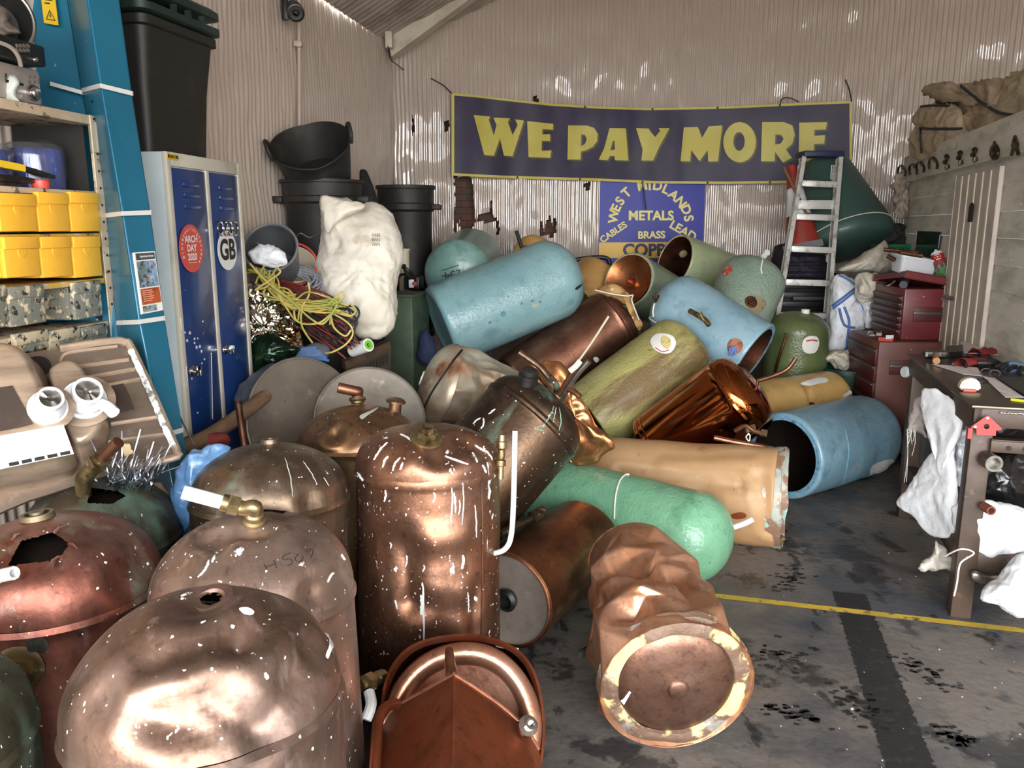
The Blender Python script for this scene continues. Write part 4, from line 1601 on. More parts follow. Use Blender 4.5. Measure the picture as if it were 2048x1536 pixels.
for v in b.verts:
    q = M.inverted() @ v.co
    v.co = M @ Vector((q.x * .80 + .004 * noise.noise(q * 20), q.y * 1.03, q.z + .012 * noise.noise(q * 9)))
t.part('end_skirt', b, mbz_end, label='pale verdigris end with torn edge')
P, n = t.boss(1550, 1088, .036, .04, m_brass)
P, n = t.at(1480, 1030)
t.patch([(1462, 1030), (1480, 1024), (1492, 1028), (1490, 1036), (1470, 1038)], mat('brown_resin', '#7a3a22', .4), 'resin_patch')

# ---- big blue tank lying at the right, open end
mbl = foam('blue_foam', '#6c9cb2', '#567f95', seed=34, bump=.12)
A, B = V(1566, 925, 4.58), V(1725, 878, 5.02)
A.z, B.z = .255, .258
B = A + (B - A).normalized() * .76
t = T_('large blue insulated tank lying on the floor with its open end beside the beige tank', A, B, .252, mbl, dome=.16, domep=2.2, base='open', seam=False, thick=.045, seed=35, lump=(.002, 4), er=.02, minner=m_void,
       mbase=mat('blue_cut_rim', '#6f9cb4', .6, 0, [dict(col='#48657a', scale=20, lo=.5, hi=.62), dict(col='#a9c6d3', scale=26, lo=.6, hi=.68)], bump=(40, .5)))
t.patch([(1745, 930), (1785, 918), (1783, 940), (1742, 957)], m_paper, 'paper_label')
t.pipe([(1610, 868, 0), (1608, 852, -.07), (1600, 840, -.09), (1588, 836, -.09)], .014, m_pipe, 'bent_pipe')
t.boss(1610, 866, .022, .012, m_pipe)
t.line([(1690, 860), (1697, 900), (1690, 950), (1682, 975)], .002, mat('faint_seam', '#7fb0c2', .4), 'tape_seam')

# ---- yellow-orange tank behind it
myo = foam('ochre_foam', '#c9963f', '#b07f33', seed=36, scuff='#e8e0cf', sc_amt=.8, bump=.12)
A, B = V(1470, 840, 5.15), V(1655, 795, 5.45)
A.z, B.z = .36, .38
t = T_('ochre yellow insulated tank lying behind the big blue one', A, B, .196, myo, dome=.10, seam=False, seed=37, lump=(.004, 5),
       dents=[(1610, 770, 1622, 820, .035, .014)])
t.boss(1622, 815, .028, .02, m_pipe)
t.pipe([(1690, 792, 0), (1696, 788, -.03), (1700, 784, -.05)], .014, m_wpipe, 'white_stub')
t.patch([(1600, 768), (1625, 758), (1650, 756), (1655, 764), (1635, 768), (1620, 772)], m_wpipe, 'paint_blob')

# ---- shiny copper tank
msh = mat('shiny_copper', '#d27a45', .10, 1.0, [dict(col='#a85a2c', scale=2.2, lo=.40, hi=.7), dict(col='#7d4526', scale=9, lo=.62, hi=.74, amt=.5, stretch=(1, 1, .3)), dict(col='#5b3320', scale=30, lo=.68, hi=.74, amt=.5)], bump=(6, .05), seed=3)
A, B = V(1318, 905, 4.64), V(1478, 790, 4.42)
t = T_('bright polished copper tank leaning in the pile above the beige one', A, B, .237, msh, dome=.115, seed=39, lump=(.0015, 3),
       dents=[(1450, 865, .05, .02, 'c')])
M = frame(t.A, t.z)
for zz in (.03, .06):
    b = BM()
    lathe(b, [(.237, zz - .008), (.2405, zz), (.237, zz + .008)], M, 90)
    t.part('rib', b, msh)
def free(t, name, pts, r, m, n=5, seg=10):
    b = BM()
    tube(b, smooth([V(*p) for p in pts], n), r, seg)
    return t.part(name, b, m)
free(t, 'long_pipe', [(1428, 875, 4.05), (1470, 884, 4.03), (1530, 894, 4.00), (1550, 902, 3.98)], .013, m_pipe)
free(t, 'valve_pipe', [(1470, 862, 4.05), (1490, 852, 4.02), (1508, 862, 4.0), (1526, 866, 3.98)], .012, m_pipe)
t.collar(V(1528, 866, 3.98), V(1528, 866, 3.98) - V(1508, 862, 4.0), .020, .03, m_brass, 'pipe_nut')
t.collar(V(1500, 857, 4.02), Vector((1, 0, .2)), .02, .05, m_brass, 'valve_body')
free(t, 'small_pipe', [(1440, 890, 4.06), (1441, 900, 4.06)], .011, m_pipe)
t.pipe([(1528, 752, 0), (1545, 752, -.04), (1575, 738, -.08), (1592, 716, -.10)], .012, m_pipe, 'bent_pipe')
free(t, 'wire_loop', [(1497, 868, 4.0), (1492, 874, 3.99), (1498, 882, 3.99), (1500, 872, 4.0), (1496, 866, 4.0)], .003, m_string)

# ---- olive yellow tank
myl = foam('olive_yellow_foam', '#a7a04e', '#8e8740', seed=40, scuff='#7b6a3c', sc_amt=.7, bump=.35,
           pat=('#6f5a34', 3.4, .53, .62, (1, 1, .22)))
A, B = V(1178, 842, 4.86), V(1358, 708, 4.94)
t = T_('olive yellow insulated tank with a round white label, in the middle of the pile', A, B, .236, myl, dome=.135, domep=2.3, seam=False, seed=41, lump=(.005, 6))
lb = t.patch([(1325, 667), (1345, 672), (1352, 688), (1342, 705), (1325, 707), (1308, 698), (1301, 682), (1310, 670)], m_paper, 'round_label')
t.patch([(1325, 672), (1338, 676), (1342, 690), (1332, 698), (1322, 688)], mat('torn_paper', '#c9b878', .6, 0, [dict(col='#8d7a3c', scale=40, lo=.5, hi=.6)]), 'torn_patch', .004, under=lb)
t.line([(1311, 696), (1325, 704), (1338, 700)], .003, m_redink, 'red_print', lift=.004)
t.line([(1420, 640), (1420, 648)], .003, m_string)
free(t, 'fitting', [(1418, 650, 4.74), (1410, 640, 4.72), (1395, 630, 4.74), (1380, 622, 4.8)], .016, m_brass)
free(t, 'valve_arm', [(1400, 625, 4.71), (1408, 640, 4.70), (1420, 650, 4.71)], .011, m_brass)

# ---- blue tank, open end towards the camera
mb2 = foam('sky_blue_foam', '#7ba7b8', '#628c9d', seed=42, bump=.15)
A, B = V(1508, 712, 5.0), V(1358, 618, 5.25)
t = T_('light blue insulated tank high in the pile, open copper end pointing down', A, B, .228, mb2, dome=.17, domep=2.0, base='open', seam=False, thick=.035, seed=43, lump=(.003, 5),
       mbase=mat('blue_cut_rim', '#6f9cb4', .6))
P, n = t.at(1470, 692)
b = BM()
lathe(b, [(.048, .001), (.046, .004), (.03, -.004 + .006), (0, .004)], frame(P, n), 24)
t.part('round_opening', b, mat('rusty_orange', '#a5623c', .6, 0, [dict(col='#5b3a28', scale=20, lo=.5, hi=.6)]), label='orange round opening with blue rag')
b = BM()
for k in range(5):
    tube(b, smooth([P + n * .004, P + n * .02 + Vector((random.uniform(-.03, .03), 0, random.uniform(-.03, 0))), P + n * .02 + Vector((random.uniform(-.03, .05), 0, random.uniform(-.07, -.02)))], 4), .006, 6)
t.part('blue_rag', b, mat('blue_rag', '#5f79b5', .8))
t.line([(1298, 603), (1292, 615), (1294, 630), (1304, 640), (1314, 646)], .005, m_string, 'white_wire')
t.boss(1300, 590, .022, .02, m_pipe)

# ---- brown copper tank
mbr = copper('chocolate_copper', '#94604a', '#523226', .30, splat=0, seed=44, pat=.35)
A, B = V(1035, 775, 5.20), V(1222, 648, 5.36)
t = T_('dark brown copper tank with a torn end, lying under the big teal one', A, B, .226, mbr, dome=.105, domep=2.4, seed=45, lump=(.004, 4),
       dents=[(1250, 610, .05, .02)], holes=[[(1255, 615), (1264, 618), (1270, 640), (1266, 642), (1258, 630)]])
b = inflate([(1195, 585), (1210, 570), (1232, 568), (1250, 580), (1262, 600), (1280, 640), (1285, 655), (1276, 662), (1272, 640), (1262, 618), (1240, 600), (1215, 592)], lambda x, y: 5.19 + (y - 600) * .0006, .03, .03, wr=(12, .012), cen=(1245, 592))
t.part('torn_foam', b, mat('amber_foam', '#b08b52', .8, 0, [dict(col='#7d5a34', scale=12, lo=.45, hi=.6), dict(col='#d9cba4', scale=22, lo=.62, hi=.7)], bump=(30, .5)))
free(t, 'string', [(1190, 580, 5.13), (1225, 588, 5.09), (1255, 592, 5.09), (1266, 590, 5.11), (1264, 602, 5.13), (1278, 640, 5.17)], .004, m_string)
free(t, 'thin_white_rod', [(1142, 742, 4.75), (1180, 690, 4.80), (1217, 633, 4.85)], .007, mat('cream_plastic', '#d9cfb4', .5))
t.patch([(1186, 716), (1194, 714), (1198, 720), (1192, 725)], m_paper, 'pale_spot')

# ---- big teal tank
mtl = foam('teal_foam', '#74a5aa', '#5f8f96', seed=46, bump=.18)
A, B = V(880, 652, 5.05), V(1100, 562, 5.22)
t = T_('big teal insulated tank lying across the top of the pile', A, B, .264, mtl, dome=.205, domep=2.1, seam=False, seed=47, lump=(.004, 5), base='flat', er=.035)
for x, y, r in ((1007, 628, .018), (1044, 607, .010), (1065, 602, .010), (1080, 604, .008), (980, 645, .009)):
    P, n = t.at(x, y)
    b = BM()
    lathe(b, [(r, 0), (r * .9, .004), (r * .5, .004), (0, .001)], frame(P, n), 16)
    t.part('plug_mark', b, mat('teal_plug', '#4f7c84', .4))
t.patch([(1150, 576), (1158, 570), (1164, 568), (1160, 575), (1152, 580)], m_marker, 'black_scrape')

# ---- teal tank behind, dome towards the camera
mt2 = foam('sea_green_foam', '#6f9f97', '#588780', seed=48, bump=.10)
A, B = V(944, 520, 6.15), V(917, 548, 5.6)
t = T_('sea green insulated tank beside the black dustbin, its domed end facing out and marked 254', A, B, .241, mt2, dome=.13, domep=2.0, seam=False, seed=49, lump=(.002, 4))
t.write('254', 906, 549, 24, 190, m_marker)
t.line([(884, 541), (900, 536), (918, 530)], .0025, m_marker, 'ink_line')
t.boss(922, 577, .035, .02, m_pipe)
P, n = t.at(895, 580)
b = BM()
lathe(b, [(.045, 0), (.044, .006), (0, .008)], frame(P, n), 24)
t.part('boss_plate', b, m_brass)
t.pipe([(899, 578, 0), (890, 590, -.10), (876, 602, -.16)], .015, m_pipe, 'pipe_stub')
free(t, 'cable', [(884, 552, 5.5), (905, 550, 5.45), (922, 556, 5.45), (932, 566, 5.47)], .005, mat('dark_string', '#4a5a52', .7))

# ---- small orange tank behind
mor = foam('orange_foam', '#c48a35', '#a66f2a', seed=50, scuff='#6a4a24', sc_amt=.9)
A, B = V(1085, 520, 6.6), V(1064, 508, 6.25)
t = T_('orange-yellow tank peeping out behind the big teal one', A, B, .150, mor, dome=.09, domep=2, seam=False, seed=51)
P, n = t.boss(1052, 502, .035, .03, m_brass)
free(t, 'pipe_stub', [(1046, 502, 6.06), (1040, 485, 6.05), (1033, 462, 6.05)], .015, mat('black_rubber', '#1c1b1a', .6))
A, B = V(1150, 600, 6.1), V(1195, 555, 6.2)
T_('amber tank mostly hidden between the big teal tank and the dish-ended one', A, B, .19, mor, seam=False, seed=52, dome=.08)

# ---- pale green tank, open end left
mpg = foam('pale_green_foam', '#aab783', '#8f9d6b', seed=53, bump=.12)
A, B = V(1348, 522, 6.3), V(1470, 568, 6.6)
t = T_('pale green insulated tank open at one end, below the blue and yellow shop sign', A, B, .22, mpg, dome=.10, base='open', seam=False, thick=.02, seed=54, lump=(.002, 4))
P, n = t.at(1366, 507)
b = BM()
lathe(b, [(.034, 0), (.033, .012), (.02, .02), (0, .022)], frame(P, n), 22)
t.part('foam_plug', b, mat('foam_plug', '#a89668', .7))

# ---- tank with a copper dish end
mpd = foam('celadon_foam', '#93a684', '#77896a', seed=55, bump=.2)
A, B = V(1256, 560, 5.78), V(1330, 600, 6.2)
t = T_('pale green tank with a shiny copper dished end, behind the torn brown tank', A, B, .208, mpd, dome=.08, base='open', seam=False, thick=.02, seed=56, lump=(.003, 6), minner=m_inner)
b = BM()
M = frame(A, t.z)
lathe(b, [(.188, -.004), (.168, .012), (.10, .045), (.05, .060), (.046, .058), (.042, .048), (.034, .048), (.030, .075), (0, .075)], M, 48)
t.part('copper_dish', b, copper('dish_copper', '#c4703c', '#7d4526', .24, seed=57, pat=.2), label='shiny orange copper dished end')

# ---- grey green leaning tank
mgg = foam('grey_green_foam', '#7f9881', '#687f6b', seed=58, bump=.5)
A, B = V(1448, 690, 5.55), V(1505, 560, 5.72)
t = T_('grey-green insulated tank leaning upright near the ladder, with a small red round sticker', A, B, .232, mgg, dome=.13, domep=2.1, seam=False, seed=59, lump=(.004, 5))
t.patch([(1453, 534), (1460, 530), (1465, 538), (1460, 548), (1450, 552), (1444, 546)], mat('red_sticker', '#b8463c', .4, 0, [dict(col='#d9c9bf', scale=60, lo=.56, hi=.6)]), 'red_sticker')
t.pipe([(1528, 510, 0), (1531, 508, -.03), (1535, 505, -.05)], .022, m_wpipe, 'white_stub')
t.line([(1526, 515), (1523, 530), (1522, 540), (1524, 548)], .005, m_string, 'string')
P, n = t.boss(1502, 604, .035, .02, m_pipe)
t.patch([(1495, 600), (1508, 592), (1525, 596), (1532, 610), (1522, 624), (1506, 628), (1496, 616)], mat('stained_ring', '#8a7a5c', .7, 0, [dict(col='#5f8f96', scale=14, lo=.5, hi=.6), dict(col='#4a3626', scale=22, lo=.6, hi=.66)]), 'stain_ring', .0015)

# ---- dark green standing tank
mol = foam('moss_green_foam', '#5c6d35', '#47552a', seed=60, bump=.2, scuff='#8a8248')
P = V(1592, 700, 5.82)
A, B = Vector((P.x, P.y, 0)), Vector((P.x, P.y, .80))
t = T_('moss green insulated tank standing upright behind the ladder foot', A, B, .221, mol, dome=.145, domep=1.9, seam=False, seed=61, lump=(.003, 5))
lb = t.patch([(1620, 672), (1634, 674), (1638, 688), (1630, 705), (1612, 706), (1604, 694), (1608, 678)], m_paper, 'round_label')
t.line([(1612, 682), (1625, 680), (1634, 682)], .005, m_redink, 'red_print', lift=.004)
b = BM()
lathe(b, [(.03, -.01), (.03, .03), (.02, .032), (0, .03)], frame(Vector((P.x + .03, P.y - .05, .93)), Z3), 18)
t.part('top_boss', b, m_paper)
t.pipe([(1548, 748, 0), (1558, 715, -.14), (1572, 672, -.22)], .011, m_pipe, 'thin_pipe')
t.collar(V(1572, 671, 5.36), Vector((0, 0, 1)), .018, .03, m_brass)

# ---- dark brown leaning tank with fittings
mdb = copper('dark_bronze', '#6d543f', '#352a20', .30, splat=.1, verd=.3, seed=62, pat=.45)
A, B = V(905, 1020, 3.25), V(1066, 838, 3.36)
t = T_('dark bronze copper tank leaning against the pile, pipes and a black cap on its top', A, B, .228, mdb, dome=.13, domep=2.1, seed=63, lump=(.003, 4))
M = frame(t.B - t.z * .03, t.z)
b = BM()
lathe(b, [(.228, 0), (.2315, .004), (.228, .010)], M, 90)
t.part('seam_bead', b, mdb)
P, n = t.at(1056, 770)
b = BM()
lathe(b, [(.040, -.02), (.038, .03), (.042, .032), (.042, .05), (.036, .052), (.036, .07), (.030, .075), (0, .075)], frame(V(1052, 772, 3.22), Vector((.25, -.2, 1))), 24)
o = t.part('black_cap', b, m_black)
P, n = t.at(1113, 790)
d0 = (P - CAM).dot(FWD)
b = BM()
lathe(b, [(.046, -.004), (.048, .008), (.040, .014), (.036, .026), (.026, .028)], frame(P, n), 28)
t.part('boss', b, m_brass)
free(t, 'bent_pipe', [(1113, 788, d0 - .03), (1112, 768, d0 - .07), (1098, 755, d0 - .08), (1078, 732, d0 - .08), (1038, 704, d0 - .08)], .013, mdb)
t.collar(V(1103, 760, d0 - .08), V(1038, 704, 0) - V(1103, 760, 0) if False else Vector((-.7, 0, .7)), .02, .03, mdb, 'pipe_nut')
free(t, 'immersion_rod', [(1122, 800, d0 - .03), (1150, 755, d0 - .09), (1178, 722, d0 - .13)], .012, m_steel)
free(t, 'copper_rod', [(1115, 795, d0 - .03), (1140, 752, d0 - .10), (1152, 738, d0 - .12)], .011, m_pipe)
free(t, 'side_stub', [(1136, 778, d0 - .07), (1150, 785, d0 - .09), (1160, 794, d0 - .1)], .012, m_pipe)
free(t, 'white_plug', [(1140, 742, d0 - .12), (1152, 732, d0 - .13), (1160, 722, d0 - .13)], .012, mat('cream_plastic', '#d9cfb4', .5))
for pts in ([(1108, 812), (1098, 835), (1082, 855)], [(1118, 815), (1122, 840), (1118, 862)], [(1112, 815), (1108, 840)], [(1082, 850), (1074, 858), (1088, 862)]):
    t.drip(pts, .003, mat('verdigris', '#7fa58e', .7), 'verdigris_run')
for pts in ([(946, 848), (954, 840), (962, 836)], [(962, 858), (968, 846), (966, 836)], [(978, 828), (990, 818)]):
    t.drip(pts, .005, m_wpipe)
free(t, 'brass_valve', [(1003, 872, 2.45), (1004, 905, 2.46), (1002, 940, 2.47), (1001, 956, 2.47)], .011, m_brass) if False else None

# brass valve and white bent pipe rising from the splashed tank's side
tp = [x for x in COL.objects if x.get('label', '').startswith('tall standing copper')][0]
sp = Thing.__new__(Thing)
sp.o, sp.inv, sp.M = tp, tp.matrix_world.inverted(), tp.matrix_world
b = BM()
tube(b, smooth([V(990, 1106, 2.50), V(1010, 1098, 2.47), V(1022, 1072, 2.46), V(1027, 1000, 2.46), V(1030, 862, 2.46)], 6), .0085, 12)
sp.part('white_bent_pipe', b, m_wpipe, label='white painted bent pipe')
b = BM()
M = frame(V(1001, 958, 2.46), V(1004, 870, 2.46) - V(1001, 958, 2.46))
H = (V(1004, 870, 2.46) - V(1001, 958, 2.46)).length
lathe(b, [(0, 0), (.009, 0), (.009, H * .28), (.015, H * .3), (.015, H * .42), (.010, H * .45), (.013, H * .55), (.010, H * .66), (.016, H * .70), (.016, H * .84), (.012, H * .86), (.012, H), (.008, H), (0, H * .9)], M, 16)
vv = sp.part('brass_valve', b, m_brass)
b = BM()
tube(b, [V(1000, 915, 2.47), V(990, 915, 2.49), V(975, 915, 2.50)], .010, 10)
sp.part('valve_stem', b, m_brass, under=vv)

# ---- pale verdigris crushed tank
mvc = mat('verdigris_copper', '#a98b72', .36, .75, [dict(col='#a9b3a4', scale=2.6, lo=.42, hi=.62, metal=.1, rough=.5, stretch=(1, 1, .6)), dict(col='#c47f58', scale=3.3, lo=.58, hi=.70, metal=1, rough=.25), dict(col='#8a5a42', scale=9, lo=.62, hi=.72, amt=.6), dict(col='#4a4a46', scale=24, lo=.7, hi=.75)], bump=(10, .2), seed=3)
_f28 = facets(5, .55, .95)
def sq28(x, y, z):
    u = max(0, min(1, (.36 - z) / .20)) if z > .16 else 1
    a, b = _f28(x, y)
    u = max(0, min(1, (.20 - z) / .06 + .55))
    c = 0
    r = math.hypot(x, y) + 1e-6
    return ((x + (a - x) * u) * (1 - c / .2), (y + (b - y) * u) * (1 - c / .2), z)
A, B = V(1010, 815, 3.95), V(888, 775, 3.85)
t = T_('pale verdigris copper tank with creased flat sides, lying beside the grey discs', A, B, .222, mvc, dome=.11, domep=1.9, seed=65, lump=(.003, 5), sq=sq28, ang=24, coarse=(9, 2, 8, .03, .05, 5),
       dents=[(960, 840, .09, .02, 'f'), (985, 750, .10, .02, 'f')])
M = frame(t.B, t.z)
t.line([(924, 700), (908, 720), (890, 746), (872, 772), (856, 800), (838, 842)], .006, m_void, 'dark_seam', lift=.0)
t.boss(822, 748, .03, .03, m_paper)

# ---- torn copper sheet
b = inflate([(1062, 728), (1085, 722), (1110, 725), (1128, 740), (1140, 770), (1165, 800), (1195, 850), (1212, 880), (1228, 893), (1210, 905), (1190, 925), (1160, 930), (1138, 920), (1140, 895), (1150, 860), (1125, 820), (1100, 780), (1078, 750)],
            lambda x, y: 3.78 + (1150 - x) * .0008 + (y - 830) * .0005, .05, .02, wr=(4.5, .028), seed=5, cen=(1150, 835), power=.9, fine=(16, .25))
solo('copper_sheet', 'crumpled bright orange copper sheet standing between the bronze tank and the olive yellow one', 'copper sheet', b, copper('orange_sheet', '#d08a52', '#8a5230', .22, seed=66, pat=.15, bump=.2), ang=60)

# ---- loose pieces round the tanks
t = Thing('valve_pipe', 'dark pipe with a stop valve lying between the bronze tank and the long lying one', 'pipe', V(1040, 1045, 3.2))
free(t, 'pipe', [(1000, 1068, 3.0), (1040, 1048, 3.1), (1070, 1032, 3.2)], .014, mdb)
t.collar(V(1072, 1030, 3.2), V(1100, 1018, 3.2) - V(1040, 1048, 3.1), .026, .05, mdb, 'valve_body')
free(t, 'valve_stem', [(1072, 1030, 3.2), (1080, 1018, 3.18), (1092, 1022, 3.17)], .012, mdb)
b = BM()
q = G(1160, 1310, .014)
tube(b, [q, G(1190, 1290, .014)], .014, 12)
solo('pipe_offcut', 'short dark pipe offcut on the floor beside the crumpled tank', 'pipe', b, mdb)
t = Thing('brass_fitting', 'grubby brass fitting in the gap between the H 507 tank and the crushed bright one', 'fitting', V(735, 1400, 2.0))
free(t, 'body', [(722, 1372, 2.02), (745, 1360, 2.05), (765, 1352, 2.1)], .018, m_brass)
t.collar(V(735, 1366, 2.03), V(765, 1352, 2.1) - V(722, 1372, 2.02), .026, .025, m_brass, 'nut')
free(t, 'rag_end', [(738, 1385, 2.0), (742, 1410, 1.97), (732, 1440, 1.95)], .014, m_wpipe)
# ================================================================ shelving at the left
m_shelf = mat('chipped_cream_paint', '#c8b499', .55, 0, [
    dict(col='#b39a7c', scale=5, lo=.45, hi=.65, amt=.6),
    dict(col='#6f6a5c', scale=14, lo=.57, hi=.60, detail=6, rough=.6),
    dict(col='#2f2a23', scale=22, lo=.60, hi=.63, detail=6, rough=.7)], bump=(24, .25))
m_ybin = mat('yellow_enamel', '#e8ad34', .42, 0, [dict(col='#c18d24', scale=6, lo=.5, hi=.72, amt=.5), dict(col='#7d5a20', scale=20, lo=.66, hi=.71), dict(col='#3b2d18', scale=34, lo=.70, hi=.74)], bump=(20, .08))
m_gbin = mat('chipped_grey_paint', '#77766a', .55, 0, [dict(col='#c9b697', scale=30, lo=.56, hi=.60, detail=7), dict(col='#2c2923', scale=42, lo=.58, hi=.61, detail=7), dict(col='#9a957f', scale=70, lo=.62, hi=.66)], bump=(30, .3), seed=4)
m_cbin = mat('flaking_cream_paint', '#b8a98c', .55, 0, [dict(col='#77766a', scale=24, lo=.52, hi=.56, detail=7), dict(col='#c9a23a', scale=5, lo=.62, hi=.66), dict(col='#2c2923', scale=38, lo=.57, hi=.61, detail=7)], bump=(30, .3), seed=7)
m_dark = mat('dark_shelf_back', '#1c1915', .8)
SP = V(213, 450, 2.70)
s1 = eL.copy()
s2 = Vector((-s1.y, s1.x, 0))              # into the shelf
SO = Vector((SP.x, SP.y, 0))
def spix(px, py):
    P = OP(px, py, SO, s2)
    return (P - SO).dot(s1), P.z
def sbx(bm, a, b, c, bev=0):
    fbx(bm, SO, s1, s2, a, b, c, bev)
zt = spix(190, 232)[1]
sh = Thing('shelving_unit', 'chipped cream steel shelving unit holding yellow bins, beside the blue pillar', 'shelving', SO + s1 * -.4)
bm = BM()
sbx(bm, (-1.1, .0), (0, .36), (zt - .03, zt), .004)
sh.part('top_shelf', bm, m_shelf)
z2 = spix(190, 383)[1]
zl = {}
for nm, y in (('r1', 383), ('r2', 466), ('r3', 557), ('r4', 645), ('r5', 704)):
    zl[nm] = spix(198, y)[1]
    bm = BM()
    sbx(bm, (-1.1, -.03), (0.004, .35), (zl[nm] - .018, zl[nm]), .003)
    sh.part('shelf', bm, m_shelf if nm in ('r1', 'r4') else mat('yellow_shelf_paint', '#cda53a', .5, 0, [dict(col='#6f6a5c', scale=12, lo=.58, hi=.62, detail=6), dict(col='#c8b499', scale=6, lo=.55, hi=.6)], bump=(20, .1)))
bm = BM()
sbx(bm, (-.034, 0), (-.003, .001), (0, zt), .001)
sbx(bm, (-.003, 0), (0.0, .03), (0, zt), .001)
bb = BM()
pst = sh.part('upright_post', bm, m_shelf, smooth_on=False)
bm = BM()
for k in range(30):
    z = .35 + k * .055
    M = frame(SO + s1 * -.017 + Z3 * z - s2 * .0036, -s2, Z3)
    lathe(bm, [(0, .0006), (.0045, .0006), (.0045, 0)], M, 10)
sh.part('bolt_hole', bm, m_void, under=pst, smooth_on=False)
bm = BM()
sbx(bm, (-.034, 0), (.33, .36), (0, zt), .002)
sh.part('upright_post', bm, m_shelf, smooth_on=False)
bm = BM()
sbx(bm, (-1.1, 0), (.355, .36), (.1, zt))
sbx(bm, (-.03, -.026), (.03, .34), (.1, zt))
sh.part('back_panel', bm, m_dark, smooth_on=False)
bm = BM()
a, z0 = spix(190, 312)
sbx(bm, (-.03, .012), (-.02, .012), (spix(205, 308)[1], spix(205, 248)[1]), .003)
br = sh.part('corner_bracket', bm, mat('grey_bracket', '#7d7a6c', .5, .2))
bm = BM()
zz = spix(200, 280)[1]
sbx(bm, (-.014, .002), (-.024, -.019), (zz - .03, zz + .022), .001)
bx(bm, SO + s1 * -.004 - s2 * .026 + Z3 * (zz + .008), (.012, .012, .014), None, .004)
sh.part('latch', bm, m_shelf, under=br)
# bins
def bin_(px0, px1, y0, y1, m, label, grp, lip=.3, nm='parts_bin'):
    ym = (y0 + y1) / 2
    a0, a1 = spix(px0, ym)[0], spix(px1, ym)[0]
    zb, ztp = spix((px0 + px1) / 2, y1)[1], spix((px0 + px1) / 2, y0)[1]
    t = Thing(nm, label, 'bin', SO + s1 * ((a0 + a1) / 2) + s2 * .1 + Z3 * zb, grp)
    bm = BM()
    sbx(bm, (a0, a1), (-.010, .008), (zb, ztp - .035), .003)
    sbx(bm, (a0, a0 + .004), (.008, .30), (zb, ztp - .02))
    sbx(bm, (a1 - .004, a1), (.008, .30), (zb, ztp - .02))
    sbx(bm, (a0, a1), (.008, .30), (zb, zb + .004))
    sbx(bm, (a0, a1), (.296, .30), (zb, ztp - .02))
    t.part('body', bm, m)
    bm = BM()
    sbx(bm, (a0 + .001, a1 - .001), (-.016, .004), (ztp - .040, ztp - .004), .004)
    t.part('label_lip', bm, m)
    bm = BM()
    mid = (a0 + a1) / 2
    lathe(bm, [(0, .004), (.016, .003), (.018, -.004)], frame(SO + s1 * mid - s2 * .009 + Z3 * (ztp - .048), -s2, Z3), 16)
    t.part('finger_pull', bm, m)
    return t
G1 = 'yellow steel parts bins'
wh = ('cut by the picture edge', 'second from the shelf post', 'beside the shelf post')
for i, (x0, x1) in enumerate(((-8, 66), (70, 131), (135, 193))):
    bin_(x0, x1, 384 - (2 if i else 0), 463, m_ybin, 'yellow steel parts bin in the upper row, ' + wh[i], G1)
for i, (x0, x1) in enumerate(((2, 73), (76, 137), (141, 197))):
    bin_(x0, x1, 470, 554, m_ybin, 'yellow steel parts bin in the lower row, ' + ('farthest from the shelf post', 'in the middle', 'beside the shelf post')[i], G1)
G2 = 'chipped grey parts bins'
bin_(-60, 8, 568, 650, m_gbin, 'chipped grey bin cut by the picture edge', G2)
bin_(11, 84, 568, 650, m_gbin, 'chipped grey bin with flaking cream spots, nearer the picture edge than the empty bay', G2)
bin_(142, 198, 560, 636, m_gbin, 'chipped grey bin beside the shelf post, next to the empty black bay', G2)
bin_(22, 90, 660, 702, m_cbin, 'flaking cream bin in the bottom row, farthest from the shelf post', 'flaking cream bins', .3)
bin_(92, 154, 654, 698, m_cbin, 'flaking cream bin in the middle of the bottom row', 'flaking cream bins', .3)
bin_(156, 209, 648, 694, m_gbin, 'flaking grey bin in the bottom row beside the shelf post', 'flaking cream bins', .3)
# goods on the open shelf
m_bluewrap = mat('blue_cling_wrap', '#2b3f8e', .18, 0, [dict(col='#16204f', scale=9, lo=.45, hi=.6, stretch=(2, 2, .3)), dict(col='#b9c4e0', scale=16, lo=.63, hi=.70, stretch=(2, 2, .4))], bump=(22, .8, (1.5, 1.5, .3)), coat=.8)
m_film = mat('clear_film', '#d5d8dc', .10, 0, bump=(22, .8), trans=.85, alpha=.35)
zr = zl['r1']
def roll(px0, px1, y0, label, dpt, tilt):
    a0, z = spix(px0, y0)
    a1, _ = spix(px1, y0)
    c = SO + s1 * ((a0 + a1) / 2) + s2 * dpt
    H = z - zr
    bm = BM()
    r = (a1 - a0) / 2 * .95
    lathe(bm, [(0, 0)] + [(r, H * i / 10) for i in range(11)] + [(r * .93, H + .01), (0, H + .012)], frame(c + Z3 * zr, Z3), 40)
    for v in bm.verts:
        v.co += Vector((1, .3, .2)) * .007 * noise.noise(v.co * 14)
    t = Thing('wrapped_roll', label, 'roll', c + Z3 * zr, 'film wrapped rolls')
    t.part('roll', bm, m_bluewrap)
    bm = BM()
    lathe(bm, [(r * 1.03, H * i / 8) for i in range(9)] + [(r * .9, H + .02), (r * .4, H + .035), (0, H + .028)], frame(c + Z3 * (zr + .003), Z3), 40)
    for v in bm.verts:
        q = (v.co - c) * 17
        n1 = (1 - 2 * abs(noise.noise(q))) * .010
        v.co += (v.co - c - Z3 * (v.co.z - c.z)).normalized() * n1 + Z3 * n1 * .5
    t.part('film', bm, m_film)
roll(18, 108, 300, 'blue roll in shiny film on the open shelf, farther from the post', .19, 0)
roll(112, 186, 300, 'blue roll in loose clear film on the open shelf, beside the post', .15, 0)
def spt(px, py, dep=0.0):
    return OP(px, py, SO + s2 * dep, s2)
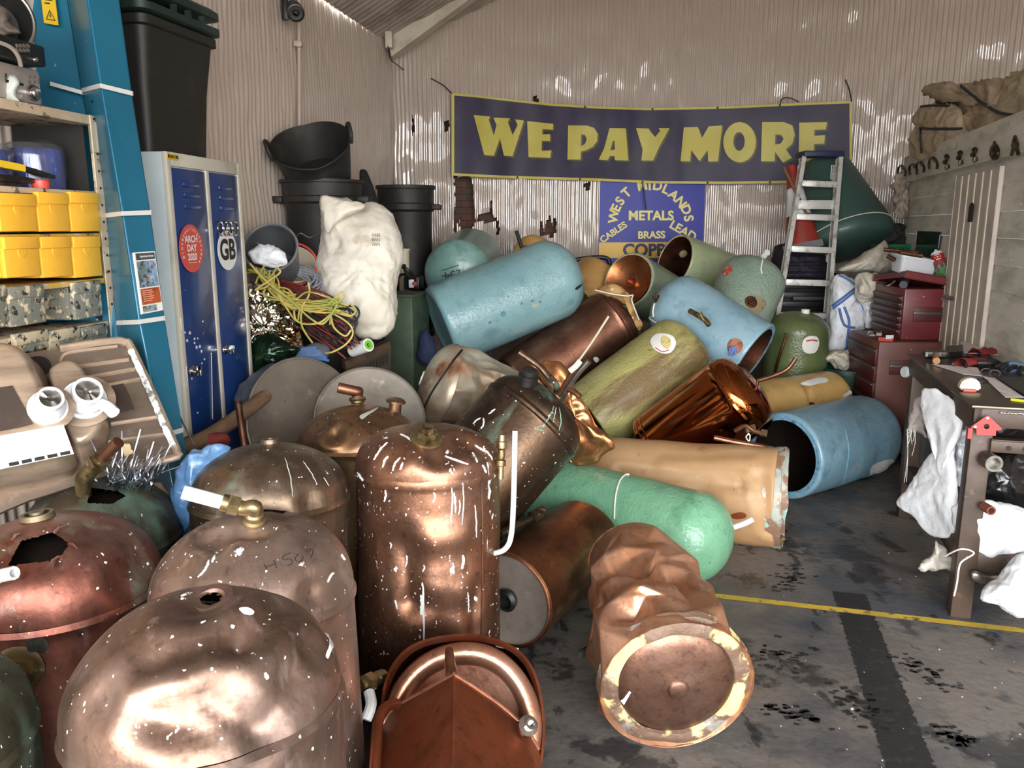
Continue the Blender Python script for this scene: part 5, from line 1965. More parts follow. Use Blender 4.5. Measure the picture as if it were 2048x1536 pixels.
t = Thing('spirit_level', 'yellow and black tool lying on the open shelf in front of the blue rolls', 'tool', spt(40, 345, .05))
bm = BM()
tube(bm, [spt(-30, 322, .05), spt(46, 337, .04)], .014, 4)
t.part('yellow_handle', bm, m_ywarn)
bm = BM()
tube(bm, [spt(46, 337, .04), spt(72, 345, .03), spt(108, 354, .02)], .011, 6, rr=[.010, .012, .007])
t.part('black_shaft', bm, m_black)
t = Thing('metal_scrap', 'dark flat metal scraps piled on the open shelf below the yellow tool', 'scrap', spt(30, 365, .03))
for pts in (((-20, 346), (40, 352), (100, 362), (95, 367), (20, 364), (-20, 360)), ((-20, 362), (30, 366), (46, 372), (-20, 374))):
    bm = BM()
    plate(bm, [spt(x, y, .02) for x, y in pts], s2 * .05)
    fixn(bm)
    t.part('strip', bm, mat('rusty_steel', '#5d4d40', .5, .6, [dict(col='#2f2722', scale=12, lo=.45, hi=.6)]), smooth_on=False)
bm = BM()
c = spt(82, 372, .02)
lathe(bm, [(0, 0), (.022, 0), (.024, .008), (.024, .022), (.020, .026), (0, .026)], frame(Vector((c.x, c.y, zr)), Z3), 24)
solo('bottle_top', 'small red plastic cap on the open shelf beside the blue roll', 'cap', bm, m_red)
# on top of the shelving
m_silver = mat('silver_plastic', '#a89d94', .35, .3, [dict(col='#8a7f76', scale=5, lo=.5, hi=.7, amt=.5)])
t = Thing('stereo_unit', 'silver hi-fi front with a round knob, on top of the shelving unit', 'stereo', SO + s1 * -.35 + s2 * .1 + Z3 * zt)
aR, zA = spix(103, 145)
zB = zt
zA = spix(90, 138)[1]
bm = BM()
sbx(bm, (-.75, aR - .01), (.03, .34), (zB + .004, zA), .012)
t.part('case', bm, m_silver)
aK, zK = spix(85, 186)
bm = BM()
lathe(bm, [(.024, 0), (.024, .005), (.019, .006), (.018, .016), (.015, .019), (0, .020)], frame(SO + s1 * (aK - .005) + s2 * .03 + Z3 * zK, -s2, Z3), 36)
t.part('volume_knob', bm, m_chrome)
for i in range(3):
    for j in range(2):
        a_, z_ = spix(76 + i * 9, 153 + j * 10)
        bm = BM()
        lathe(bm, [(.005, 0), (.004, .004), (0, .005)], frame(SO + s1 * a_ + s2 * .03 + Z3 * z_, -s2, Z3), 12)
        t.part('button', bm, mat('dark_button', '#5c534c', .5))
a0, z0 = spix(28, 158)
a1, z1 = spix(64, 172)
bm = BM()
sbx(bm, (a0, a1), (.026, .034), (min(z0, z1), max(z0, z1)), .002)
t.part('display', bm, mat('display_black', '#12100f', .15))
a0, z0 = spix(40, 186)
a1, z1 = spix(60, 200)
bm = BM()
sbx(bm, (a0, a1), (.022, .034), (min(z0, z1), max(z0, z1)), .003)
t.part('cassette_door', bm, mat('silver_panel', '#bdb2a8', .3, .4))
t = Thing('black_player', 'black disc player lying on the silver hi-fi', 'player', SO + s1 * -.35 + s2 * .1 + Z3 * zA)
aR2, zC = spix(90, 90)
zC = spix(88, 92)[1]
bm = BM()
sbx(bm, (-.8, aR2), (.0, .32), (zA + .006, zC), .008)
t.part('case', bm, m_black)
for i in range(8):
    a_, z_ = spix(34 + (i % 4) * 7, 92 + (i // 4) * 9)
    bm = BM()
    sbx(bm, (a_ - .006, a_ + .006), (-.004, .002), (z_ - .005, z_ + .005), .001)
    t.part('button', bm, mat('dark_button', '#5c534c', .5))
a_, z_ = spix(70, 119)
bm = BM()
lathe(bm, [(.008, 0), (.006, .006), (0, .006)], frame(SO + s1 * a_ + Z3 * z_, -s2, Z3), 14)
t.part('socket', bm, m_chrome)
bm = BM()
tube(bm, smooth([spt(-10, 82, -.02), spt(20, 94, -.03), spt(36, 112, -.03), spt(42, 132, -.02)], 5), .006, 6)
t.part('grey_lead', bm, mat('grey_lead', '#8d8379', .5))
t = Thing('speaker_drum', 'round black drum-like pan with crumpled rag, top corner of the shelving', 'pan', spt(20, 70, .1) * 1)
M = frame(spt(-14, 38, .08), Vector((.55, -.80, .15))) @ Matrix.Scale(.60, 4)
bm = BM()
lathe(bm, [(0, -.10), (.12, -.10), (.165, -.02), (.175, .0), (.165, .004), (.15, -.02), (.11, -.08), (0, -.085)], M, 56)
t.part('pan', bm, m_black)
bm = BM()
tube(bm, [M @ Vector((.172 * math.cos(a), .172 * math.sin(a), .002)) for a in [2 * math.pi * i / 48 for i in range(49)]], .006, 8, False)
t.part('rim', bm, m_steel)
bm = inflate([(-30, 30), (0, 20), (12, 28), (10, 45), (25, 58), (40, 66), (20, 72), (-30, 75)], lambda x, y: 2.32, .03, .03, N=60, K=10, wr=(16, .02))
t.part('rag', bm, mat('brown_rag', '#5f544b', .8))
t = Thing('china_ornament', 'chipped pale grey ornament with a dark hole, on the shelf edge before the silver hi-fi', 'ornament', spt(18, 200, -.02))
bm = inflate([(0, 150), (14, 146), (30, 152), (38, 166), (34, 186), (36, 196), (40, 204), (20, 206), (-10, 204), (-8, 190), (4, 178), (-6, 164)], lambda x, y: 2.33, .035, .035, N=70, K=12, wr=(12, .008))
t.part('body', bm, mat('chipped_glaze', '#b8bdb4', .4, 0, [dict(col='#5f5a4e', scale=18, lo=.60, hi=.66), dict(col='#8d9a92', scale=9, lo=.5, hi=.7)]))
bm = inflate([(0, 148), (12, 146), (14, 156), (6, 162), (-2, 158)], lambda x, y: 2.297, .004, .004, N=30, K=5, wr=(10, .0))
t.part('hole', bm, m_void)

# ---------------------------------------------------------------- upturned steel sink
m_sink = mat('brushed_sink_steel', '#c9b29b', .30, .6, [dict(col='#8a7868', scale=3, lo=.4, hi=.7, stretch=(1, 1, 6)), dict(col='#6f5f50', scale=9, lo=.6, hi=.75, amt=.4)], bump=(120, .04, (1, 1, .05)))
m_sinkbd = mat('dull_sink_underside', '#75675b', .42, .6, [dict(col='#5c4f46', scale=5, lo=.45, hi=.65, stretch=(.4, 1, 2)), dict(col='#9a8b7c', scale=24, lo=.6, hi=.72, amt=.5)], bump=(30, .15))
m_tar = mat('sound_deadening_pad', '#33271f', .75, 0, [dict(col='#4a3a2e', scale=12, lo=.5, hi=.7)])
m_wpl = mat('white_waste_plastic', '#d9dbe0', .35)
# board: local frame from four picture corners
bA, bB, bC = V(-120, 735, 2.24), V(262, 684, 2.47), V(352, 900, 2.36)
kx = (bB - bA).normalized()
kn = (bB - bA).cross(bC - bB).normalized()
if kn.dot(CAM - bA) < 0:
    kn = -kn
ky = kn.cross(kx)                       # in the board, roughly up
if ky.z < 0:
    ky = -ky
def kp(px, py, h=0.0):
    return OP(px, py, bA + kn * h, kn)
sk = Thing('steel_sink', 'upturned stainless steel sink with two bowls and white wastes, leaning below the yellow bins', 'sink', kp(150, 960))
ol = smooth([Vector((x, y, 0)) for x, y in [(-120, 738), (-20, 716), (120, 697), (225, 682), (250, 684), (262, 694), (300, 775), (345, 880), (354, 905), (344, 916), (200, 955), (60, 1000), (-120, 1045)]], 4, True)
bm = BM()
plate(bm, [kp(p.x, p.y) for p in ol], kn * -.012)
fixn(bm)
sk.part('drainer_board', bm, m_sinkbd, smooth_on=False)
bm = BM()
R0 = [kp(p.x, p.y, .004) for p in ol]
tube(bm, R0[8:40] if len(R0) > 40 else R0, .012, 8)
sk.part('rolled_edge', bm, m_sink)
bm = BM()
edge = smooth([kp(262, 700, .012), kp(300, 783, .012), kp(325, 843, .012), kp(347, 892, .012)], 10)
tube(bm, edge, .011, 6, rr=[.010 + .004 * noise.noise(Vector((i * .7, 0, 0))) for i in range(len(edge))])
sk.part('sealant_strip', bm, mat('old_sealant', '#b9bcba', .5, 0, [dict(col='#6d665c', scale=30, lo=.55, hi=.62)]))
for (x0, y0, x1, y1) in ((145, 735, 258, 719), (178, 755, 270, 738), (205, 774, 280, 758), (222, 848, 320, 833), (216, 884, 330, 868)):
    bm = BM()
    tube(bm, [kp(x0, y0, .002), kp(x1, y1, .002)], .0065, 8)
    sk.part('drainer_rib', bm, m_sink)
bm = BM()
tube(bm, smooth([kp(120, 735, .002), kp(124, 715, .002), kp(135, 706, .002), kp(160, 701, .002), kp(235, 692, .002)], 6), .005, 8)
sk.part('pressed_edge', bm, m_sink)
# bowls: soft boxes rising towards the camera
def bowl(out, h, cen, sh, nm='bowl'):
    ol = smooth([Vector((x, y, 0)) for x, y in out], 5, True)
    c = Vector((cen[0], cen[1], 0))
    bm = BM()
    rings = []
    prof = [(1.0, 0), (1.0, h * .15)] + [(1 - .10 * i / 3, h * (.15 + .55 * i / 3)) for i in range(1, 4)] + [(.9 - .16 * (1 - math.cos(math.pi / 2 * i / 6)), h * (.70 + .30 * math.sin(math.pi / 2 * i / 6))) for i in range(1, 7)] + [(.5, h * 1.0), (.25, h), (.02, h)]
    for s, z in prof:
        rings.append([bm.verts.new(kp(c.x + (p.x - c.x) * s + sh[0] * z / h, c.y + (p.y - c.y) * s + sh[1] * z / h, 0) + kn * z) for p in ol])
    n = len(ol)
    for a, b in zip(rings, rings[1:]):
        for k in range(n):
            bm.faces.new((a[k], a[(k + 1) % n], b[(k + 1) % n], b[k]))
    bm.faces.new(rings[-1])
    fixn(bm)
    return sk.part(nm, bm, m_sink, ang=60)
bowl([(-110, 745), (-20, 722), (40, 718), (82, 738), (108, 785), (135, 845), (155, 900), (150, 945), (110, 965), (20, 990), (-110, 1020)], .17, (20, 860), (-10, 4))
bowl([(100, 768), (112, 748), (135, 738), (160, 742), (180, 765), (200, 810), (218, 850), (214, 885), (190, 915), (160, 925), (140, 890), (120, 830)], .10, (162, 830), (-3, 2), 'half_bowl')
def waste(px, py, h, r, spout):
    P = kp(px, py, h)
    bm = BM()
    lathe(bm, [(r * 1.55, -.004), (r * 1.6, .002), (r * 1.2, .005)], frame(P, kn), 32)
    o0 = sk.part('waste_recess', bm, m_sink)
    bm = BM()
    M = frame(P, (kn + Vector((.32, -.1, .05))).normalized())
    lathe(bm, [(r * 1.15, 0), (r * 1.15, .012), (r, .014), (r * .98, .03), (r * .72, .045), (r * .68, .052), (r * .76, .054), (r * .76, .075), (r * .62, .077), (r * .58, .058)], M, 32)
    w = sk.part('waste_fitting', bm, m_wpl)
    bm = BM()
    lathe(bm, [(0, .066), (r * .18, .066), (r * .2, .07), (r * .62, .070), (r * .62, .06)], M, 24)
    for v in bm.verts:
        v.co += M.to_3x3() @ Vector((0, 0, .006 * noise.noise(v.co * 90)))
    sk.part('strainer', bm, m_steel, under=w)
    if spout:
        bm = BM()
        q = M @ Vector((0, 0, .025))
        tube(bm, smooth([q, V(212, 812, 2.20), V(228, 826, 2.19)], 5), .0165, 14)
        sk.part('overflow_spout', bm, m_wpl, under=w)
waste(95, 818, .165, .042, False)
waste(168, 802, .115, .050, True)
def padk(pts, h, m, nm, th=.003):
    bm = BM()
    plate(bm, [kp(x, y, h) for x, y in pts], kn * th)
    fixn(bm)
    return sk.part(nm, bm, m, smooth_on=False)
padk([(-90, 790), (25, 772), (47, 812), (66, 848), (40, 855), (-90, 880)], .1705, m_tar, 'black_pad')
padk([(205, 772), (246, 766), (258, 790), (268, 818), (240, 824), (226, 800)], .003, m_tar, 'black_pad')
lab = padk([(-90, 888), (127, 850), (148, 908), (100, 918), (5, 938), (-90, 960)], .1705, m_paper, 'paper_label', .002)
bm = BM()
def lq(u, v):
    a, b, c, d = Vector((-10, 872, 0)), Vector((127, 850, 0)), Vector((148, 908, 0)), Vector((5, 938, 0))
    p = a.lerp(b, u).lerp(d.lerp(c, u), v)
    return kp(p.x, p.y, .1735)
for i in range(5):
    u0, u1 = .10 + i * .18, .24 + i * .18
    bm.faces.new([bm.verts.new(lq(u, v)) for u, v in ((u0, .86), (u1, .86), (u1, .97), (u0, .97))])
sk.part('printed_boxes', bm, m_ink, under=lab, smooth_on=False)
bm = BM()
random.seed(3)
for i in range(14):
    v0 = .08 + i * .052
    u = .05
    while u < .9:
        w = random.uniform(.03, .14)
        bm.faces.new([bm.verts.new(lq(a, b)) for a, b in ((u, v0), (min(u + w, .95), v0), (min(u + w, .95), v0 + .014), (u, v0 + .014))])
        u += w + .02
sk.part('print_lines', bm, mat('grey_print', '#a9a7ab', .6), under=lab, smooth_on=False)
bm = BM()
M = frame(kp(75, 733, .002), kn, kx)
lathe(bm, [(0, .001), (.035, .001), (.035, 0)], M, 24)
sk.part('tap_hole', bm, m_void, smooth_on=False)
padk([(240, 890), (258, 886), (268, 906), (250, 914)], .003, mat('card_tag', '#c9b58a', .6, 0, [dict(col='#4a3f2c', scale=40, lo=.55, hi=.6)]), 'card_tag')

# silver wire tuft
m_wire = mat('silver_wire', '#b9bec6', .25, 1)
bm = BM()
random.seed(11)
for i in range(70):
    bxp, byp = random.uniform(205, 300), random.uniform(965, 985)
    L = random.uniform(25, 75) if i % 6 else random.uniform(70, 120)
    a = math.radians(random.gauss(72, 24))
    d0 = random.uniform(2.20, 2.28)
    x2, y2 = bxp + L * math.cos(a), byp - L * math.sin(a)
    mid = ((bxp + x2) / 2 + random.uniform(-6, 6), (byp + y2) / 2)
    tube(bm, smooth([V(bxp, byp, d0), V(mid[0], mid[1], d0 - .03), V(x2, y2, d0 - .02)], 3), .0022, 5)
o = solo('wire_tuft', 'tuft of loose silver wire ends sticking up beside the upturned sink', 'wire', bm, m_wire)

# ---------------------------------------------------------------- clutter between locker and pile
m_sack = mat('white_woven_sack', '#dcd6c8', .65, 0, [dict(col='#c2b69e', scale=3, lo=.45, hi=.7, amt=.7), dict(col='#a3937a', scale=9, lo=.62, hi=.74, amt=.6)], bump=(220, .25), bump2=(13, .9))
m_sack2 = mat('white_cloth', '#e8eaee', .7, 0, [dict(col='#bdbcc0', scale=5, lo=.5, hi=.75, amt=.7), dict(col='#a08f80', scale=11, lo=.66, hi=.76, amt=.6)], bump=(180, .2), bump2=(13, .9))
bm = inflate([(642, 398), (650, 393), (690, 398), (722, 410), (745, 406), (770, 418), (792, 445), (801, 480), (803, 520), (793, 560), (790, 610), (790, 640), (775, 668), (750, 682), (720, 680), (690, 655), (665, 640), (640, 600), (628, 560), (640, 500), (646, 455)],
             lambda x, y: 4.28 + (y - 540) * -.0008, .20, .11, wr=(5.5, .022), seed=21, cen=(718, 545), power=.5, fine=(26, .22), N=140, K=26)
t = Thing('woven_sack', 'big white stuffed woven sack leaning over the red cables', 'sack', V(720, 680, 4.6))
sackbv = BVHTree.FromBMesh(bm)
t.part('sack', bm, m_sack, ang=80)
bm = BM()
for pts in ([(742, 465), (752, 462), (752, 492), (740, 494)], ):
    pass
for i in range(3):
    for k in range(5):
        P, n = hit(sackbv, 744 + k * 3.4, 468 + i * 9)
        P2, _ = hit(sackbv, 744 + k * 3.4 + 1.8, 474 + i * 9)
        tube(bm, [P + n * .003, P2 + n * .003], .0022, 4)
t.part('print', bm, mat('brown_print', '#8d7a60', .7))
bm = inflate([(642, 398), (662, 392), (700, 402), (730, 412), (700, 432), (672, 452), (655, 470), (648, 440)], lambda x, y: 4.17, .05, .05, wr=(9, .012), seed=4)
t.part('folded_neck', bm, m_sack, ang=80)

m_blk = mat('black_rubber_tub', '#1f1d1b', .6, 0, [dict(col='#4a4037', scale=6, lo=.52, hi=.72, amt=.5), dict(col='#6a5d50', scale=24, lo=.68, hi=.76, amt=.5)], bump=(18, .15))
t = Thing('flexible_tub', 'black flexible rubber tub tilted on the stacked black dustbins', 'tub', V(640, 360, 4.52))
_ax = Vector((-.05, -.64, .77)).normalized()
M = frame(V(622, 292, 4.42) - _ax * .22, _ax) @ Matrix.Scale(.82, 4)
bm = BM()
lathe(bm, [(0, -.02), (.20, -.02), (.215, 0), (.235, .10), (.255, .20), (.268, .26), (.276, .265), (.268, .27), (.25, .22), (.20, .03), (0, .015)], M, 72)
for v in bm.verts:
    q = M.inverted() @ v.co
    if q.z > .05:
        v.co = M @ Vector((q.x, q.y * 1.0, q.z + .03 * (q.z / .27) * (abs(q.y) / .27)))
t.part('tub', bm, m_blk, ang=60)
bm = BM()
c = M @ Vector((0, -.268, .26))
tube(bm, smooth([M @ Vector((-.07, -.262, .27)), M @ Vector((-.06, -.275, .33)), M @ Vector((0, -.28, .37)), M @ Vector((.06, -.275, .33)), M @ Vector((.07, -.262, .27))], 6), .012, 10)
t.part('handle', bm, m_blk)
bm = BM()
tube(bm, smooth([M @ Vector((-.07, .262, .27)), M @ Vector((-.06, .275, .33)), M @ Vector((0, .28, .36)), M @ Vector((.06, .275, .33)), M @ Vector((.07, .262, .27))], 6), .012, 10)
t.part('handle', bm, m_blk)

def dustbin(name, label, px, py, d, r0, r1, H, lugs=True, z0=0.0):
    P = V(px, py, d)
    base = Vector((P.x, P.y, z0))
    t = Thing(name, label, 'dustbin', base, 'black plastic dustbins')
    bm = BM()
    M = frame(base, Z3)
    pr = [(0, 0), (r0, 0), (r0 + .01, .02)]
    n = 14
    for i in range(1, n + 1):
        z = H * (.02 + .78 * i / n)
        r = r0 + .01 + (r1 - r0 - .02) * i / n
        pr.append((r, z))
    pr += [(r1, H * .81), (r1 + .012, H * .82), (r1 + .012, H * .86), (r1 + .004, H * .87), (r1 + .010, H * .97), (r1 + .022, H * .975), (r1 + .022, H), (r1 + .008, H), (r1 - .004, H * .9), (r0 - .01, .03), (0, .02)]
    lathe(bm, pr, M, 64)
    t.part('body', bm, m_blk, ang=40)
    if lugs:
        for s in (-1, 1):
            bm = BM()
            c = base + Vector((s * (r1 + .03), -.03, H * .84))
            bx(bm, c, (.07, .12, .04), None, .012)
            t.part('handle', bm, m_blk)
    return t
dustbin('dustbin', 'black round dustbin against the wall, upper of two, carrying the tilted rubber tub', 650, 500, 4.66, .190, .215, .68, True, 1.12)
dustbin('dustbin', 'black round dustbin against the wall, lower of two, below the tilted rubber tub', 650, 500, 4.66, .18, .195, 1.16, False)
dustbin('dustbin', 'black dustbin behind the big white sack, upper of two, near the sea green tank', 814, 480, 5.9, .165, .195, .95, True, .88)
dustbin('dustbin', 'black dustbin behind the green cabinet, lower of two stacked', 814, 480, 5.9, .165, .18, .90, False)
# chair back
bm = inflate([(720, 342), (728, 339), (736, 346), (752, 390), (756, 410), (736, 418), (718, 405), (719, 370)], lambda x, y: 5.3, .03, .03, N=50, K=8, wr=(5, .004))
solo('chair_back', 'dark pointed chair back standing upright between the two black dustbins', 'chair', bm, mat('black_fabric', '#211e1c', .85, 0, bump=(200, .3)))
# grey bucket with bag
m_bucket = mat('grey_plastic', '#57595c', .42, 0, [dict(col='#46484b', scale=5, lo=.5, hi=.7)])
t = Thing('grey_bucket', 'grey plastic bucket tipped forwards beside the locker', 'bucket', V(545, 520, 4.0))
M = frame(V(541, 495, 3.92), Vector((.05, -.86, .50))) @ Matrix.Scale(.885, 4)
bm = BM()
lathe(bm, [(0, -.27), (.105, -.27), (.145, -.03), (.148, 0), (.143, .006), (.137, 0), (.134, -.03), (.098, -.255), (0, -.255)], M, 56)
t.part('bucket', bm, m_bucket)
bm = BM()
tube(bm, [M @ Vector((.147 * math.cos(a), .147 * math.sin(a), .0)) for a in [2 * math.pi * i / 48 for i in range(49)]], .006, 8, False)
t.part('rim', bm, mat('grey_rim', '#6d7073', .4))
bm = BM()
tube(bm, smooth([M @ Vector((0, .15, 0)), M @ Vector((.02, .18, .05)), V(620, 475, 4.1), V(640, 462, 4.3)], 6), .003, 6)
t.part('wire_handle', bm, m_steel)
m_plbag = mat('thin_white_plastic', '#e4e6ea', .3, 0, [dict(col='#b9bdc4', scale=8, lo=.5, hi=.7, amt=.6)], bump=(30, .7), coat=.3)
bm = inflate([(498, 505), (508, 495), (516, 488), (512, 484), (520, 486), (530, 490), (540, 489), (549, 486), (550, 492), (560, 498), (572, 514), (570, 528), (545, 534), (520, 530), (504, 520)], lambda x, y: 3.84, .05, .05, N=80, wr=(14, .012), seed=8)
solo('plastic_bag', 'crumpled white plastic bag inside the grey bucket', 'bag', bm, m_plbag, ang=80)
# cream tub with red rim
t = Thing('cream_tub', 'cream tub with a red rim behind the grey bucket', 'tub', V(590, 530, 4.3))
M = frame(V(588, 528, 4.25), Vector((.3, -.75, .6)))
bm = BM()
lathe(bm, [(0, -.18), (.09, -.18), (.115, -.01), (.118, 0), (.110, 0), (.085, -.16), (0, -.165)], M, 40)
t.part('tub', bm, mat('cream_tub', '#d8cbb4', .5))
bm = BM()
tube(bm, smooth([M @ Vector((.02 + .118 * math.cos(a), .118 * math.sin(a), .05 * math.sin(a / 2))) for a in [math.pi * 1.7 * i / 20 - 1 for i in range(21)]], 2), .006, 8)
t.part('red_handle', bm, m_red)
# cables
m_cg = mat('grey_cable', '#85878c', .5)
m_cy = mat('yellow_green_cable', '#b9a558', .45, 0, [dict(col='#94994a', scale=12, lo=.48, hi=.56)])
m_cr = mat('red_cable', '#7d332e', .45)
m_cb = mat('blue_cable', '#4a72b0', .3)
m_ck = mat('black_cable', '#1f1d1d', .45)
bm = BM()
random.seed(2)
for i in range(34):
    cx, cy = 590 + random.uniform(-8, 8), 565 + random.uniform(-6, 8)
    rx, ry = random.uniform(28, 52), random.uniform(18, 34)
    ph = random.uniform(0, 6)
    tl = random.uniform(-.2, .35)
    d0 = 4.12 + random.uniform(-.05, .05)
    pts = []
    for k in range(22):
        a = ph + 2 * math.pi * k / 20
        x, y = rx * math.cos(a), ry * math.sin(a)
        pts.append(V(cx + x * math.cos(tl) - y * math.sin(tl), cy + x * math.sin(tl) + y * math.cos(tl), d0 - .05 * math.sin(a)))
    tube(bm, smooth(pts, 2), .0042, 5)
for pts in ([(630, 560), (636, 585), (630, 605), (640, 590)], [(570, 590), (600, 605), (625, 600), (640, 610)]):
    tube(bm, smooth([V(x, y, 4.12) for x, y in pts], 5), .0042, 5)
solo('cable_coil', 'coil of thin grey cable below the grey bucket', 'cable', bm, m_cg)
bm = BM()
for i in range(36):
    o1, o2, o3 = random.gauss(0, 12), random.gauss(0, 9), random.gauss(0, 10)
    pts = [(515 + o1, 540 + o2 * .5), (540 + o2, 570 + o1 * .6), (575 + o1 * .5, 600 + o3), (620 + o3, 612 + o2), (680 + o1, 612 + o3)][:random.choice((3, 4, 5, 5))]
    d0 = 3.88 + random.uniform(-.05, .03)
    tube(bm, smooth([V(x, y, d0 - k * .03) for k, (x, y) in enumerate(pts)], 5), .0042, 5)
for pts in ([(500, 527), (530, 560), (580, 600), (625, 640), (650, 645), (680, 600), (688, 590), (684, 583), (676, 590), (655, 610)],
            [(510, 580), (540, 560), (560, 545), (555, 535)], [(540, 560), (590, 640), (600, 618), (618, 590), (617, 565)],
            [(605, 610), (603, 650), (625, 686)], [(588, 622), (592, 640), (610, 648), (640, 645), (665, 625)],
            [(660, 650), (662, 630), (675, 632), (700, 650), (705, 670), (690, 690), (665, 704), (650, 706)],
            [(662, 632), (668, 655), (690, 672), (702, 660)], [(495, 582), (530, 575), (545, 560)], [(560, 600), (585, 615), (640, 625), (670, 625), (700, 632), (712, 620), (700, 608)]):
    d0 = random.uniform(3.72, 3.80)
    tube(bm, smooth([V(x, y, d0) for x, y in pts], 6), .0048, 6)
solo('cable_bundle', 'tangle of yellow-green cables spilling from the bucket over the red ones', 'cable', bm, m_cy)
bm = BM()
for i in range(46):
    o = random.gauss(0, 1)
    o2 = random.gauss(0, 8)
    e = random.uniform(.55, 1)
    sx, sy = 552 + o2, 585 + o * 14
    ex, ey = sx + 165 * e, 590 + o * 14 + (85 + o * 16) * e
    m1 = ((sx + ex) / 2 + o2, (sy + ey) / 2 - 8 + random.gauss(0, 4))
    d0 = 3.93 + random.uniform(-.06, .04)
    tube(bm, smooth([V(sx, sy, d0 + .1), V(m1[0], m1[1], d0), V(ex, ey, d0 - .1)], 5), .0048, 5)
solo('cable_bundle', 'fan of dark red cables lying in front of the big white sack', 'cable', bm, m_cr)
bm = BM()
for i in range(9):
    x0, y0 = random.uniform(640, 680), random.uniform(635, 690)
    pts = [(x0 - 60, y0 - 30), (x0, y0), (x0 + 30, y0 + 10), (x0 + 45, y0 - 6), (x0 + 38, y0 - 22), (x0 + 10, y0 - 24)]
    tube(bm, smooth([V(x, y, 3.80) for x, y in pts], 5), .0055, 6)
solo('cable_loops', 'loops of black cable among the ends of the red cables', 'cable', bm, m_ck)
# foil
m_foil = mat('gold_silver_foil', '#d8d2c4', .13, 1, [dict(col='#b8923f', scale=3.0, lo=.47, hi=.55)], bump=(18, .9), seed=2)
bm = inflate([(480, 560), (520, 572), (560, 590), (585, 640), (600, 690), (598, 712), (560, 720), (500, 730), (470, 720), (470, 620)], lambda x, y: 3.80 + (x - 470) * .0012, .09, .05, N=110, K=22, wr=(10, .030), seed=13, fine=(34, .6))
solo('foil_sheet', 'crumpled gold and silver foil sheet beside the locker edge', 'foil', bm, m_foil, ang=40)
m_clear = mat('clear_polythene', '#c9d2dc', .12, 0, bump=(14, .7), trans=.8, alpha=.45)
bm = inflate([(494, 700), (540, 665), (575, 690), (600, 700), (560, 730), (500, 745), (488, 730)], lambda x, y: 3.74, .05, .04, N=80, K=14, wr=(12, .02), seed=17)
solo('green_foil', 'dark green shiny foil scraps below the gold foil', 'foil', bm, mat('dark_green_foil', '#1f3a24', .2, .6, [dict(col='#0f1c12', scale=12, lo=.4, hi=.6), dict(col='#9fb0a0', scale=20, lo=.64, hi=.7)], bump=(22, .9)), ang=40)
t = Thing('bagged_cable', 'hank of blue cable inside a clear plastic bag on top of the grey discs', 'cable', V(590, 720, 3.95))
bm = BM()
for i in range(22):
    o = random.gauss(0, 6)
    pts = [(535 + o, 735 + o * .6), (565 + o * .5, 716 + o * .6), (610, 706 + o * .7), (645 + o, 708 + o)]
    tube(bm, smooth([V(x, y, 3.80 - abs(o) * .004) for x, y in pts], 5), .006, 6)
t.part('cables', bm, m_cb)
bm = inflate([(525, 730), (555, 700), (600, 690), (650, 690), (655, 715), (610, 725), (570, 735), (545, 745)], lambda x, y: 3.78, .05, .05, N=70, K=12, wr=(12, .012), seed=19)
t.part('bag', bm, m_clear)
t = Thing('bagged_pipe', 'long roll wrapped in clear blue-grey polythene beside the locker base', 'roll', V(520, 800, 3.7))
bm = BM()
tube(bm, smooth([V(500, 800, 3.60), V(550, 757, 3.72), V(615, 740, 3.85)], 6), .075, 20)
t.part('roll', bm, mat('grey_roll', '#525a66', .5, 0, [dict(col='#39404c', scale=7, lo=.45, hi=.6)]))
bm = inflate([(470, 800), (500, 755), (560, 735), (600, 728), (600, 750), (560, 775), (510, 810), (480, 830)], lambda x, y: 3.5 + (x - 470) * .002, .07, .02, N=80, K=14, wr=(11, .02), seed=29)
t.part('polythene', bm, m_clear)
# wooden pole and clutter at the locker foot
t = Thing('wooden_pole', 'rough wooden pole lying slantwise at the foot of the locker', 'pole', V(440, 850, 3.1))
bm = BM()
tube(bm, smooth([V(330, 905, 2.75), V(400, 882, 2.9), V(470, 838, 3.15), V(530, 792, 3.4)], 5), .03, 12, rr=None)
t.part('pole', bm, mat('weathered_wood', '#7d6248', .8, 0, [dict(col='#5a4430', scale=4, lo=.4, hi=.7, stretch=(6, 1, 6))], bump=(30, .4)))
t = Thing('copper_stub_pipe', 'upright copper pipe stub standing behind the olive-brown tank', 'pipe', V(490, 885, 2.9))
bm = BM()
tube(bm, [V(490, 900, 2.90), V(476, 804, 2.92)], .0125, 14)
t.part('pipe', bm, m_pipe)
bm = BM()
tube(bm, [V(476.5, 808, 2.917), V(476, 803, 2.92)], .0145, 14)
t.part('pipe_end', bm, m_pipe)
bm = inflate([(355, 890), (390, 872), (440, 870), (455, 880), (430, 900), (370, 930), (355, 925)], lambda x, y: 2.95, .06, .05, N=60, K=10, wr=(10, .02))
solo('red_rag', 'dark red rag lying beneath the wooden pole', 'rag', bm, mat('dark_red_cloth', '#7a2a24', .8))
m_bbag = mat('blue_plastic_bag', '#5d86b2', .4, 0, [dict(col='#41678f', scale=5, lo=.45, hi=.65, amt=.8), dict(col='#9fc0e0', scale=9, lo=.6, hi=.72)], bump=(16, .8), coat=.3)
bm = inflate([(385, 905), (430, 896), (465, 895), (440, 915), (405, 940), (392, 985), (392, 1050), (370, 1078), (345, 1060), (338, 1010), (350, 960), (366, 925)], lambda x, y: 2.40, .07, .06, N=90, K=14, wr=(13, .026), seed=31, cen=(375, 985))
solo('blue_bag', 'light blue plastic bag tucked beside the olive-brown copper tank', 'bag', bm, m_bbag, ang=80)
